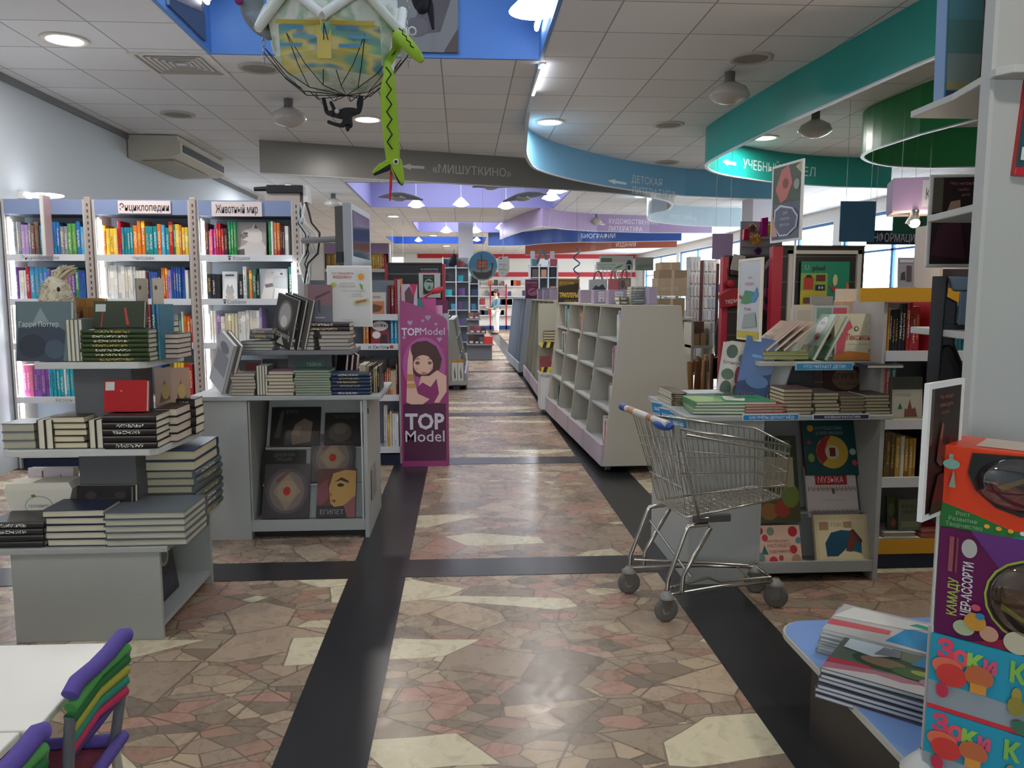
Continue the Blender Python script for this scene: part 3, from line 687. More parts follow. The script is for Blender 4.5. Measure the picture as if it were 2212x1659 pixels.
rows(-3.13, -2.32, [(SH[0], .24, .31, 21, 'on the top shelf below the encyclopedia sign', (), None, warm), (SH[1], .24, .31, 22, 'on the second shelf below the encyclopedia sign', (), None, dark + pale)])
fill(-2.62, -2.35, YB + .03, SH[2] + .03, .24, .32, .2, 23, 'on the third shelf below the encyclopedia sign', 'books on the lit bookcases', pale)
fill(-3.05, -2.85, YB + .03, SH[3] + .03, .24, .30, .2, 24, 'on the fourth shelf below the encyclopedia sign', 'books on the lit bookcases', [('lilac', '#a98fc4'), ('grey', '#8b8d8f'), ('pink', '#d76a9a')])
fill(-2.66, -2.36, YB + .03, SH[3] + .03, .22, .31, .2, 25, 'on the fourth shelf, post end, below the encyclopedia sign', 'books on the lit bookcases', bright)
cat_gap = (at(508, 500, YB).x, at(577, 500, YB).x); dog_gap = (at(560, 600, YB).x, at(622, 600, YB).x); kit_gap = (at(479, 600, YB).x, at(513, 600, YB).x)
rows(-2.27, -1.45, [(SH[0], .22, .31, 31, 'on the top shelf below the animal world sign', (cat_gap,), None, [('maroon', '#4a2530'), ('crimson', '#c8243c'), ('white', '#e6e4de'), ('pink', '#d0409a'), ('green', '#2f9d5e'), ('orange', '#df7a35'), ('black', '#222')][:6]),
                    (SH[1], .22, .30, 32, 'on the second shelf below the animal world sign', (kit_gap, dog_gap), None, [('black', '#26262a'), ('white', '#e6e4de'), ('orange', '#df7a35'), ('green', '#2f6d5e'), ('grey', '#9a9ca0')]),
                    (SH[2], .24, .32, 33, 'on the third shelf below the animal world sign', (), -1.75, pale + [('red', '#b3202c'), ('orange', '#df7a25')])])
fill(-2.15, -1.8, YB + .03, SH[3] + .03, .22, .3, .2, 34, 'on the fourth shelf below the animal world sign', 'books on the lit bookcases', pale)
def fc(p0, p1, q0, q1, col, label, shapes, z, y=YB + .05, **k): return pcover(p0, p1, q0, q1, y, .02, col, label, shapes, z=z, lean=5, group='face-out picture books', **k)
fc(510, 576, 490, 566, '#a59a94', 'grey picture book with a photo of a cat in profile, on the top shelf', [
    ('p', [(.0, 0), (.95, 0), (.98, .3), (.8, .55), (.55, .6), (.3, .35), (.1, .28)], '#cfc8c2'), ('p', [(.12, .62), (.3, .78), (.52, .82), (.62, .97), (.72, .84), (.85, .72), (.88, .5), (.7, .4), (.45, .45), (.2, .5)], '#d8d0c8'),
    ('p', [(.12, .62), (.3, .74), (.42, .6), (.22, .5)], '#857a74'), ('p', [(.6, .82), (.64, .96), (.74, .82)], '#6f625c'), ('e', .36, .68, .05, .025, '#3b4448'), ('p', [(0, 0), (.3, 0), (.28, .24), (.05, .2)], '#5c5557')], SH[0] + .03)
fc(561, 622, 580, 649, '#b9bcbc', 'grey picture book with a photo of a pale greyhound, on the second shelf', [
    ('p', [(.0, 0), (.42, 0), (.5, .4), (.46, .55), (.18, .5)], '#d8d2cb'), ('p', [(.18, .5), (.46, .55), (.5, .44), (.22, .4)], '#77706c'), ('p', [(.2, .52), (.46, .56), (.5, .74), (.78, .8), (.8, .88), (.5, .97), (.28, .98), (.2, .8)], '#cfc9c2'), ('e', .78, .84, .05, .03, '#4d4a4c'), ('e', .46, .88, .025, .012, '#3a3634'), ('p', [(.5, 0), (1, 0), (1, .36), (.55, .4)], '#e4e2dd')], SH[1] + .03)
fc(481, 513, 588, 651, '#efefee', 'white book with a small photo of a kitten, on the second shelf', [('e', .5, .32, .28, .16, '#b8b9b8'), ('p', [(.3, .42), (.34, .56), (.46, .46)], '#a5a6a6'), ('p', [(.54, .46), (.66, .56), (.7, .42)], '#a5a6a6'), ('e', .5, .12, .3, .1, '#c9b8ac'), ('r', .2, .84, .8, .9, '#555a60')], SH[1] + .03)
# two leaning red/black spines and the pale tray beside the third shelf are hidden by the counter stock; lower bookcase contents
G4 = 'books on the folk tale bookcase'
fc(770, 834, 632, 683, '#c9c4bd', 'picture book with an orange dinosaur scene, on the top shelf of the lower bookcase', [('r', .06, .06, .94, .62, '#c97d4a'), ('p', [(.2, .1), (.35, .4), (.6, .5), (.9, .4), (.8, .2), (.5, .12)], '#6d4a33'), ('t', 'ДИНОЗАВРЫ', .5, .8, .09, '#8e2f2a', .8)], 1.32, y=YB + .04)
x = at(836, 660, YB).x
for i, (c, h) in enumerate([('#6e1f2a', .27), ('#6e1f2a', .27), ('#b3202c', .33), ('#b3202c', .33)]):
    o = book((x + i * .031 + .015, YB + .14, 1.32 + h / 2), (.029, .2, h), (X, Y), c, f'{"maroon" if i < 2 else "bright red"} encyclopedia volume, {ORD[i]} from the left beside the dinosaur picture book', G4)
for i, c in enumerate(['#2b9cc8'] * 3):
    book((at(846, 700, YB).x + i * .034, YB + .14, 1.06 + .12), (.031, .2, .24), (X, Y), c, f'light blue book, {ORD[i]} from the left beside the myths picture book', G4)
fc(801, 842, 693, 746, '#8e2028', 'dark red picture book of myths with white speech bubbles', [('r', 0, .62, 1, 1, '#3a2a34'), ('e', .5, .78, .42, .2, '#e9e6e2'), ('t', 'МИФЫ', .5, .8, .13, '#2c2630', .7, .01), ('e', .3, .42, .22, .15, '#e9e6e2'), ('p', [(.45, .02), (.55, .4), (.7, .46), (.85, .4), (.9, .02)], '#3b1a20')], 1.06, y=YB + .05)
fill(at(783, 720, YB).x, at(800, 720, YB).x, YB + .05, 1.06, .18, .21, .18, 41, 'beside the myths picture book', G4, [('teal', '#2fb0b8'), ('orange', '#d8822c')], tmin=.02, tmax=.028)
fill(at(800, 800, YB).x, at(862, 800, YB).x, YB + .04, .605, .22, .34, .2, 42, 'on the third shelf of the folk tale bookcase', G4, [('red', '#a8322c'), ('orange', '#c87a4a'), ('cream', '#c9b48a'), ('maroon', '#7a2a28')], tmin=.012, tmax=.02)
fill(at(828, 900, YB).x, at(862, 900, YB).x, YB + .04, .135, .3, .42, .2, 43, 'on the bottom shelf of the folk tale bookcase', G4, [('white', '#dfe2e2'), ('yellow', '#d8a92c'), ('cream', '#d9cdb0')], tmin=.013, tmax=.022)
fill(at(775, 780, YB).x, at(800, 780, YB).x, YB + .04, .605, .3, .38, .2, 44, 'behind the leaning magazines on the folk tale bookcase', G4, [('black', '#25221f'), ('brown', '#5a4630')])
# projector / amplifier on top of the animal bookcase, cables
t = thing('black_device_box', 'black flat device with a lens, lying on top of the animal world bookcase', 'device', (at(578, 432, 7.2).x, 7.1, 2.31))
B('cardboard_base', t, 0, .30, 0, .2, 0, .075, mat('#b9aca4', .8)); B('case', t, .02, .33, -.02, .2, .075, .145, BLACK(), bevel=.006)
MB().tube([(.02, .05, .12), (-.10, .05, .115)], [.022, .018], BLACK(), 10).obj('lens', t); B('bracket', t, .33, .37, .0, .15, .0, .14, WHITE())
t = thing('cable_bundle', 'bundle of hanging black and clear cables beside the television', 'cable', (-1.395, 6.99, 0))
for i in range(7):
    rng = random.Random(i); pts = []
    for k in range(9): pts.append((.10 * math.sin(k * .6 + i) * .4 + .02 * i - .02 + (.06 if 2 < k < 6 else 0), -.03 * i + rng.uniform(-.02, .02), 2.28 - k * .085 - (.0 if k else 0)))
    MB().tube(pts, .006 if i % 2 else .009, [BLACK(), mat('#a9b4b4', .15), mat('#e1e4e2', .2)][i % 3], 6).obj('cable', t)
MB().box(-.07, -.045, -.06, .0, 1.5, 1.78, mat('#f4f8ff', .5, emit=6)).obj('glowing_strip', t)
# the television, side on
A, C = at(745, 437, 6.15), at(746, 578, 6.15)
t = thing('television', 'flat silver and black television seen almost edge on, above the low bookcase', 'television', (A.x, 6.15, C.z), (0, 0, R(-3)))
H_ = A.z - C.z
MB().box(-.02, .045, 0, .86, 0, H_, mat('#9a9c9e', .35, .3)).obj('silver_front', t, bevel=.004)
MB().prism([(-.02, .03), (-.10, .10), (-.10, .76), (-.02, .83)], .03, H_ - .02, BLACK(), 'z').obj('black_housing', t)
MB().box(.046, .048, .06, .80, .09, H_ - .05, mat('#3c4346', .08, spec=.9)).obj('screen', t)
MB().tube([(-.1, .4, H_ * .5), (-.48, .62, H_ * .5)], .025, LAMD(), 8).obj('mount_arm', t)
MB().box(-.075, -.025, -.004, .03, .04, .12, BLACK()).obj('switch_block', t)

# ================================================================== TIERED TOWER TABLE (nearest, left)
t = thing('tiered_display_table', 'grey laminate three-tier book display table closest to the children table', 'display table', (0, 0, 0))
B('front_panel', t, -1.945, -1.32, 3.40, 3.42, 0, .40, LAM(), bevel=.002); B('back_panel', t, -1.945, -1.32, 4.08, 4.10, 0, .40, LAM(), bevel=.002)
B('bottom_board', t, -1.94, -1.325, 3.42, 4.08, .05, .075, LAM()); B('inner_panel', t, -1.65, -1.63, 3.42, 4.08, .075, .4, LAM())
B('table_top', t, -2.02, -1.28, 3.38, 4.14, .40, .425, LAM(), bevel=.003)
B('column', t, -1.74, -1.49, 3.62, 3.86, .425, 1.18, LAMD())
MB().prism([(-2.0, 3.5), (-1.38, 3.5), (-1.35, 3.53), (-1.31, 3.98), (-2.0, 3.98)], .80, .83, mat('#c9cbc6', .5)).obj('shelf', t, bevel=.003)
MB().prism([(-1.87, 3.55), (-1.43, 3.55), (-1.40, 3.58), (-1.375, 3.97), (-1.87, 3.97)], 1.18, 1.21, mat('#c9cbc6', .5)).obj('shelf', t, bevel=.003)
GT = 'books on the tiered display table'; N_ = 'hardback_book'
navy, blk = ('navy', '#1c2740'), ('black', '#1d1a1a')
pstack(97, 232, 1104, 1184, 3.40, 5, .20, 'fore', navy, 'of the navy stack at the front of the tiered table', GT, 1, z=.425, pages='#efece0')
pstack(226, 402, 1112, 1186, 3.39, 5, .30, 'fore', ('grey', '#5d646a'), 'of the large grey stack, front corner of the tiered table', GT, 2, z=.425, pages='#dcdcd4', jit=.004)
pstack(-30, 95, 1128, 1184, 3.40, 4, .20, 'spine', ('black', '#262627'), 'of the black stack, outer corner of the tiered table', GT, 3, z=.425)
stack(-1.60, -1.27, 3.73, .40, .425, 7, .036, 'headr', ('slate grey', '#57605f'), 'of the tall slate stack, back of tiered table', GT, 4, pages='#d4cdb8', jit=.004)
stack(-1.62, -1.27, 3.72, .38, .677, 2, .05, 'fore', ('dark blue', '#2c3d56'), 'of the thick pair crowning the tall slate stack', GT, 5, pages='#ece6cf', jit=.005)
pcover(163, 290, 992, 1096, 3.56, .035, '#1d1a19', 'dark ornate hardback standing upright between the stacks of the tiered table', [('e', .5, .42, .36, .34, '#2e2a26'), ('e', .5, .42, .33, .31, '#1b1817'), ('t', 'ГАРРИ ПОТТЕР', .5, .46, .07, '#8f856c', .7), ('t', 'ГЕРОИ', .5, .22, .08, '#8f856c', .5), ('e', .25, .8, .1, .08, '#3a2f30'), ('e', .75, .8, .1, .08, '#3a2a2c'), ('r', .94, .03, .96, .97, '#7f786c')], group=GT, lean=6, z=.425)
t2 = pcover(62, 160, 998, 1120, 3.72, .05, '#c9bcbf', 'pale pink grey hardback standing behind the cream box on the tiered table', [('e', .72, .66, .09, .05, '#5b2a3a'), ('p', [(.6, .6), (.72, .9), (.84, .6)], '#8a5a68'), ('r', .3, .8, .34, .95, '#6b545c')], group=GT, lean=5, z=.425)
o = thing('gift_box', 'cream flared gift box with a wreath print, on the tiered table', 'box', (at(85, 1100, 3.6).x, 3.60, .50), (0, 0, R(4)), group=None)
MB().prism([(-.11, 0), (.11, 0), (.145, .13), (-.145, .13)], 0, .12, mat('#d9d3c4', .6), 'y').obj('flared_body', o)
MB().prism([(-.145, .13), (.145, .13), (.13, .16), (-.13, .16)], .0, .13, mat('#e2dccb', .6), 'y').obj('lid', o)
put(o, (-.1, -.001, 0), (.2, 0, 0), (0, 0, .13), [('e', .5, .45, .3, .34, '#9fb0a4'), ('e', .5, .45, .27, .3, '#d9d3c4'), ('t', 'праздник', .5, .45, .12, '#6d7a70', .42), ('e', .4, .8, .05, .05, '#7c7440'), ('r', .1, .02, .9, .1, '#b89a86')])
pstack(20, 150, 1100, 1130, 3.56, 2, .2, 'fore', ('grey green', '#7a7f72'), 'of the flat pair under the cream box', GT, 7, z=.425, pages='#b9ab98', jit=.002)
book((-1.50, 3.75, .24), (.03, .22, .30), ((1, 0, .15), (0, -1, 0)), '#1d2433', 'dark book leaning in the open base of the tiered table', GT, True, N_)
t3 = cover(-1.40, 3.72, .075, .22, .28, .03, '#26282c', 'dark picture book with a pale round emblem, in the open base of the tiered table', [('e', .5, .72, .28, .2, '#8d9488'), ('e', .5, .72, .2, .14, '#5f6a63'), ('r', .1, .1, .9, .4, '#3e3f46')], GT, 8, 90)
# tier two
z2 = .83
pstack(5, 76, 922, 978, 3.52, 3, .16, 'fore', ('grey green', '#6d7a78'), 'of the short stack, outer end of middle tier', GT, 11, z=z2, pages='#c9c9bf')
def upr(p0, p1, q0, n, y, dep, where, cols, seed=1, z=None, fore=True, hard=True):
    A, Bv = at(p0, q0, y), at(p1, q0, y); t = (Bv.x - A.x) / n; h = A.z - z
    for k in range(n):
        cn, cc = cols[k % len(cols)]
        book((A.x + t * (k + .5), y + dep / 2, z + h / 2), (t * .95, dep, h), (X, Y) if not fore else (-X, -Y), cc, f'{cn} upright hardback, {ORD[k]} from left {where}', GT if y < 4.3 else GC, hard, N_)
upr(78, 113, 908, 2, 3.52, .17, 'with cream pages out, middle tier', [('dark brown', '#3a2c26')], z=z2)
pstack(115, 187, 908, 978, 3.52, 5, .17, 'fore', ('dark brown', '#33291f'), 'of the cream paged stack on the middle tier', GT, 12, z=z2, pages='#fbf4dc')
upr(189, 221, 908, 2, 3.52, .17, 'between cream and gold stacks, middle tier', [('black', '#231d1a')], z=z2)
zt = pstack(226, 340, 905, 978, 3.50, 5, .22, 'spine', ('black and gold', '#1c1614'), 'of the gilt stack on the middle tier corner', GT, 13, z=z2, jit=.003)
pstack(340, 385, 905, 978, 3.66, 4, .2, 'fore', ('black', '#1d1917'), 'of the stack round the corner of the middle tier', GT, 14, z=z2, pages='#efe2dc', jit=.003)
pstack(385, 425, 885, 962, 3.85, 4, .12, 'spine', ('black', '#211b15'), 'of the rear black stack on the middle tier', GT, 15, z=z2, jit=.003)
cover(at(202, 900, 3.66).x, 3.70, z2, .20, .22, .03, '#2a302b', 'dark green patterned hardback leaning back on the middle tier', [('e', .3, .7, .2, .1, '#414a40'), ('e', .65, .8, .2, .08, '#38412f'), ('p', [(.2, .2), (.8, .5), (.7, .6), (.15, .3)], '#4a5247')], GT, 14)
cover(at(299, 900, 3.72).x, 3.58, zt, .185, .14, .035, '#b5171d', 'bright red hardback with a white price tag, standing on the black and gold stack', [('r', .03, .68, .24, .95, '#c9cfc9'), ('e', .4, .66, .025, .03, '#d8862e')], GT, 10, spine='#3c1418')
for k, px in enumerate((291, 306)):
    A = at(px, 860, 3.9)
    book((A.x, 3.86, z2 + .2), (.03, .15, .25), ((1, 0, .25), (0, 1, 0)), '#1f1d1c', f'black hardback leaning on the table column, {ORD[k]} from the column', GT, True, N_)
for k, px in enumerate((352, 387)):
    A = at(px, 880, 3.93)
    cover(A.x + .03, 3.88, z2 + .01 + .12, .085, .19, .035, '#a9764a', f'orange brown hardback with black spine, {"first" if k == 0 else "second"} of the pair behind the middle tier', [('p', [(.2, .1), (.5, .7), (.8, .2)], '#5b4636'), ('e', .55, .4, .2, .2, '#c9a04e')], GT, 3, 20, spine='#1a1614')
stack(-1.43, -1.30, 3.87, .12, z2, 3, .04, 'spine', ('black', '#1c1917'), 'of the stack carrying the orange brown pair', GT, 16, jit=.002)
# tier three
z3 = 1.21
cover(at(95, 777, 3.57).x, 3.57, z3, .235, .262, .035, '#66777c', 'large grey blue fantasy hardback standing face out on the top tier', [('p', [(0, 0), (.85, 0), (.9, .5), (.7, .62), (.35, .6), (.05, .55)], '#3c4654'), ('p', [(.3, .62), (.45, .9), (.6, .66)], '#8a9a9a'), ('e', .3, .25, .25, .2, '#2f3742'), ('e', .7, .2, .18, .16, '#4b5a68'), ('t', 'Гарри Поттер', .42, .62, .085, '#d6dcd8', .72)], GT, 5)
upr(140, 176, 690, 4, 3.56, .17, 'beside the grey blue book, top tier', [('grey', '#6e7672')], z=z3)
zg = pstack(177, 322, 709, 779, 3.56, 7, .20, 'spine', ('green gilt', '#30421f'), 'of the green gilt stack on the top tier', GT, 17, z=z3, jit=.003, pages='#f4f4ec')
cover(at(268, 712, 3.68).x, 3.62, zg, .22, .12, .03, '#2b3822', 'dark green hardback with red ribbon and price tag, on the green gilt stack', [('r', .04, .6, .24, .88, '#b9c6bd'), ('p', [(.6, .75), (.64, .75), (.72, .1), (.66, .1)], '#b5382e'), ('p', [(.15, .02), (.18, .02), (.2, .6), (.18, .6)], '#a3322c')], GT, 12)
for k, (px, c, n) in enumerate([(322, '#8e3038', 'dark red'), (331, '#2d7486', 'teal'), (340, '#2d7486', 'teal')]):
    book((at(px, 720, 3.66).x, 3.76, z3 + .125), (.018, .17, .25), (X, Y), c, f'{n} slim book at the end of the top tier, {ORD[k]} from the green stack', GT, True, N_)
zz_ = pstack(347, 386, 718, 772, 3.72, 5, .18, 'fore', ('black', '#221c1c'), 'of the pinkish paged stack at the end of the top tier', GT, 18, z=z3, pages='#efe0da', jit=.002)
stack(-1.46, -1.375, 3.76, .16, zz_, 2, .028, 'spine', ('black', '#1d1a17'), 'of the black pair on the pinkish paged stack', GT, 19, jit=.002)
for k, (p0, p1) in enumerate([(300, 322), (334, 356)]):
    A, Bv = at(p0, 602, 3.9), at(p1, 602, 3.9)
    cover((A.x + Bv.x) / 2 + .005, 3.86, A.z - .22, Bv.x - A.x, .22, .035, '#cfc3b0' if k else '#b9ae98', f'tall cream hardback with dark brown spine, {"nearer" if k == 0 else "further"} volume at the very top of the table', [('e', .3, .8, .14, .05, '#6d5a40')], GT, 0, 34, spine='#241a14')
stack(-1.52, -1.40, 3.84, .13, z3, 3, (at(310, 602, 3.9).z - .22 - z3) / 3, 'spine', ('brown', '#4a352a'), 'of the riser stack below the tall cream volumes', GT, 24, jit=.001)
for k, (p0, p1) in enumerate([(150, 190), (191, 232)]):
    A, Bv = at(p0, 645, 3.85), at(p1, 645, 3.85)
    cover((A.x + Bv.x) / 2, 3.80, z3, Bv.x - A.x, A.z - z3, .03, '#a5773c', f'ochre hardback standing at the back of the top tier, {"first" if k == 0 else "second"} from the plush toy', [('r', .1, .5, .9, .85, '#8e6238'), ('e', .8, .7, .1, .1, '#5b3a22')], GT, 4)
# cream fluffy toy
PX, PZ = at(115, 600, 3.68).x, z3
t = thing('plush_toy', 'cream fluffy plush animal with a tufted top, on the top tier of the table', 'plush toy', (PX, 3.70, z3))
rng = random.Random(5); hz = at(115, 572, 3.70).z - z3
mb = MB(); prof = [(.001, .02), (.055, .03), (.072, .10), (.075, .2), (.07, .28), (.055, hz - .09), (.03, hz - .055), (.001, hz - .05)]
bm = []; mb.lathe(prof, mat('#d9cfb4', .95, bump=1.0, nscale=55), 26)
for i in range(700):
    zz0 = rng.uniform(.03, hz - .06); a = rng.uniform(0, 6.283); r = [p[0] for p in prof if p[1] <= zz0 + .02][-1]; r = .068 if .06 < zz0 < .3 else r
    p = Vector((math.cos(a) * r, math.sin(a) * r, zz0)); d = Vector((math.cos(a + .7) * .02, math.sin(a + .7) * .02, rng.uniform(-.012, .016)))
    q = Vector((-math.sin(a), math.cos(a), 0)) * .006
    mb.add([p - q, p + q, p + d + Vector((math.cos(a), math.sin(a), 0)) * .006], [(0, 1, 2)], mat('#d9cfb4', .95, bump=1.0, nscale=55))
mb.obj('fluffy_body', t)
mb = MB()
for i in range(60):
    a = rng.uniform(0, 6.283); r = rng.uniform(0, .03); p = Vector((math.cos(a) * r + .01, math.sin(a) * r, hz - .06))
    mb.tube([p, p + Vector((.02 + rng.uniform(-.03, .03), rng.uniform(-.02, .02), .03)), p + Vector((.045 + rng.uniform(-.03, .02), rng.uniform(-.02, .02), .03 + rng.uniform(0, .03)))], [.006, .005, .002], mat('#cfc4a6', .95), 5)
mb.obj('fur_tuft', t)
MB().ball((.04, -.062, hz - .11), (.007, .005, .011), BLACK()).obj('eye', t)
MB().ball((.045, -.06, .045), (.03, .03, .022), mat('#d8b9a0', .9)).ball((.05, -.088, .04), (.012, .007, .008), mat('#5b3426', .8)).obj('snout', t)
MB().ball((-.03, -.05, .018), (.03, .035, .018), mat('#cfc4a6', .95)).obj('foot', t)

# ================================================================== COUNTER WITH THE GLAZED FRONT
GC = 'books on the aisle counter'
t = thing('display_counter', 'grey laminate display counter beside the aisle with an open front of dark picture books', 'display counter', (0, 0, 0))
B('side_panel', t, -1.64, -1.31, 4.82, 5.55, 0, .87, LAM(), bevel=.002); B('side_panel', t, -.615, -.59, 4.82, 5.55, 0, .87, LAM(), bevel=.002)
B('worktop', t, -1.66, -.50, 4.80, 5.57, .87, .895, LAM(), bevel=.003)
B('back_panel', t, -1.31, -.615, 5.45, 5.47, .07, .87, LAMD()); B('bottom_board', t, -1.31, -.615, 4.83, 5.45, .07, .095, LAM()); B('front_rail', t, -1.31, -.615, 4.825, 4.84, .05, .12, LAM())
B('kick_board', t, -1.30, -.62, 4.88, 5.4, .0, .07, BLACK())
mb = MB(); mb.prism([(4.945, .096), (4.965, .096), (5.285, .84), (5.265, .84)], -1.28, -.64, mat('#a7aaa4', .5), 'x'); mb.obj('sloping_display_board', t)
for zz in (.305, .525): MB().box(-1.28, -.64, 4.945 + (zz - .1) * .43 - .03, 4.945 + (zz - .1) * .43, zz - .012, zz, mat('#a7aaa4', .5)).obj('ledge', t)
MB().box(-1.305, -1.295, 4.822, 4.83, .12, .86, mat('#b9bcb8', .3, .6)).obj('glass_rail', t); MB().box(-.63, -.62, 4.822, 4.83, .12, .86, mat('#b9bcb8', .3, .6)).obj('glass_rail', t)
MB().box(-.586, -.582, 4.95, 5.2, .2, .4, mat('#8f928e', .3)).obj('acrylic_pocket', t); MB().box(-.59, -.584, 4.84, 4.86, .78, .81, BLACK()).obj('lock', t)
B('riser', t, -1.12, -.84, 5.10, 5.32, .895, 1.13, LAMD()); B('riser_shelf', t, -1.45, -.70, 5.0, 5.45, 1.13, 1.158, mat('#77787a', .5), bevel=.003)
GD = 'large picture books in the aisle counter'
def sun_cover(): return [('e', .5, .5, .46, .42, '#5d5354'), ('e', .5, .5, .38, .36, '#7a6c62'), ('p', [(.5, .16), (.8, .5), (.5, .84), (.2, .5)], '#93806a'), ('e', .5, .5, .2, .2, '#a08a6c'), ('e', .5, .5, .08, .08, '#b3241c'), ('p', [(.25, .7), (.5, .88), (.55, .84), (.3, .64)], '#7d4b50')]
def shelfcover(p0, p1, q0, q1, yb, lb, shp, col): return pcover(p0, p1, q0, q1, yb, .022, col, lb, shp, group=GD, lean=23.5, z={4.9: .097, 5.0: .306, 5.09: .526}[yb])
shelfcover(566, 667, 1024, 1132, 4.90, 'dark picture book with a glowing red sun, low in the aisle counter', sun_cover(), '#47413f')
shelfcover(683, 767, 1036, 1133, 4.90, 'picture book with a golden pharaoh mask, low in the aisle counter', [('r', 0, 0, 1, .25, '#3a3336'), ('p', [(.35, .3), (.3, .6), (.4, .9), (.7, .97), (1, .95), (1, .4), (.75, .25), (.45, .22)], '#c99a52'), ('p', [(0, .6), (.25, .8), (.3, .4), (.1, .25), (0, .3)], '#8e4a52'), ('p', [(.42, .72), (.62, .82), (.82, .74), (.8, .7), (.6, .76)], '#3b2420'), ('e', .6, .66, .09, .035, '#2a1d1c'), ('p', [(.36, .52), (.3, .46), (.4, .44)], '#a5702f'), ('p', [(.36, .36), (.5, .36), (.46, .3)], '#8f3d34'), ('p', [(.7, .25), (1, .45), (1, .0), (.8, .0)], '#9a5a58'), ('t', 'ЕГИПЕТ', .4, .12, .09, '#a9a29c', .6)], '#6b4034')
shelfcover(668, 765, 944, 1040, 5.0, 'dark picture book with a glowing red sun, on the middle ledge of the aisle counter', sun_cover(), '#47413f')
shelfcover(563, 656, 958, 1022, 5.0, 'black picture book with four statues, on the middle ledge of the aisle counter', [('t', 'ДРЕВНЯЯ', .5, .86, .1, '#6f6a62', .6), ('t', 'ГРЕЦИЯ', .5, .72, .09, '#6f6a62', .5)] + [('p', [(u - .07, .05), (u + .07, .05), (u + .06, .4), (u + .02, .55), (u - .03, .55), (u - .06, .38)], '#6d6f68') for u in (.16, .38, .6, .82)], '#24221f')
shelfcover(582, 689, 879, 958, 5.09, 'dark picture book with a marble head, at the top of the aisle counter', [('t', 'РИМ', .42, .88, .1, '#5a5552', .4), ('p', [(.45, .02), (.42, .3), (.5, .55), (.68, .7), (.85, .6), (.82, .1)], '#6d5c52'), ('p', [(.42, .3), (.5, .5), (.62, .5), (.6, .25)], '#7d6a5e'), ('p', [(.08, .2), (.2, .9), (.26, .9), (.2, .2)], '#45433f')], '#1f1d1c')
shelfcover(699, 784, 879, 945, 5.09, 'dark picture book with a stone beast, at the top of the aisle counter', [('t', 'ЗАГАДКИ', .5, .88, .1, '#5a5048', .7), ('e', .4, .4, .3, .3, '#4a4038'), ('e', .4, .5, .18, .16, '#5c5044'), ('r', .1, .05, .75, .1, '#3a332d')], '#201d1b')
# on the worktop
zc = .895
pstack(500, 552, 803, 852, 4.84, 7, .18, 'fore', ('brown grey', '#6b5f5c'), 'of the pale paged stack, aisle counter outer end', GC, 31, z=zc, pages='#dcd6cc')
upr(553, 577, 791, 4, 4.84, .18, 'between two stacks on the aisle counter', [('grey', '#4c4c4e')], z=zc)
pstack(577, 637, 799, 852, 4.83, 7, .2, 'fore', ('plum', '#6a4a52'), 'of the cream paged stack in the middle of the aisle counter', GC, 32, z=zc, pages='#f0ead8')
pstack(636, 716, 798, 853, 4.82, 10, .2, 'fore', ('dark green', '#2c463c'), 'of the thin green tinted stack on the aisle counter', GC, 33, z=zc, pages='#c4d2c4')
zb = pstack(716, 800, 805, 852, 4.84, 6, .2, 'spine', ('dark blue', '#1f3350'), 'of the dark blue spine stack on the aisle counter', GC, 34, z=zc, jit=.003)
cover(at(758, 800, 4.9).x, 4.87, zb, .20, .13, .012, '#22314a', 'dark blue cover with a small figure, lying on the dark blue spine stack', [('r', .1, .3, .35, .8, '#56606e'), ('t', 'МАГИЯ', .65, .55, .25, '#8c9098', .5)], GC, flat=True)
fill(-.66, -.52, 4.95, zc, .15, .18, .3, 35, 'fanned on the aisle end of the counter', GC, [('brown', '#5a4632'), ('cream', '#b9a888'), ('black', '#262420')], tmin=.009, tmax=.014, name='magazine')
for k in range(2):
    A = at(466 + k * 14, 846, 4.95)
    cover(A.x - .005, 4.96 - k * .01, zc, .2, .34, .025, ['#b4b5b8', '#55565a'][k], ['glossy silver picture book leaning sideways at the end of the aisle counter', 'dark picture book leaning behind the silver one at the end of the aisle counter'][k], [('r', .1, .3, .9, .7, '#85868c'), ('e', .5, .8, .3, .1, '#6f7178')] if k == 0 else [], GC, 4, -50, 26)
cover(at(541, 806, 5.15).x, 5.12, zc, .13, .19, .03, '#77706f', 'grey hardback with red print, standing under the riser shelf', [('r', .3, .55, .95, .9, '#8a3a3a'), ('e', .6, .35, .25, .15, '#a5a09a')], GC, 8)
cover(at(603, 806, 5.12).x, 5.08, zc, .20, .2, .03, '#2a2426', 'dark smoky hardback standing under the riser shelf', [('e', .4, .4, .4, .2, '#4b3c40'), ('e', .7, .3, .2, .2, '#6a4448')], GC, 8)
cover(at(672, 806, 5.10).x, 5.06, zc, .19, .2, .03, '#1d4a3e', 'green hardback with a yellow title panel, standing under the riser shelf', [('r', .28, .05, .97, .62, '#c9bf74'), ('t', 'Хранители', .62, .42, .12, '#5c5430', .6), ('t', 'сказок', .62, .2, .12, '#5c5430', .4), ('t', 'ТАЙНА', .62, .82, .12, '#8fb0a0', .5)], GC, 8)
for k in range(3): cover(at(735 + k * 11, 830, 5.25).x, 5.2, zc, .15, .23, .02, ['#3b2b2c', '#5c3436', '#6e4648'][k], f'maroon hardback leaning sideways under the riser shelf, {ORD[k]} from the riser', [], GC, 2, -60, 12)
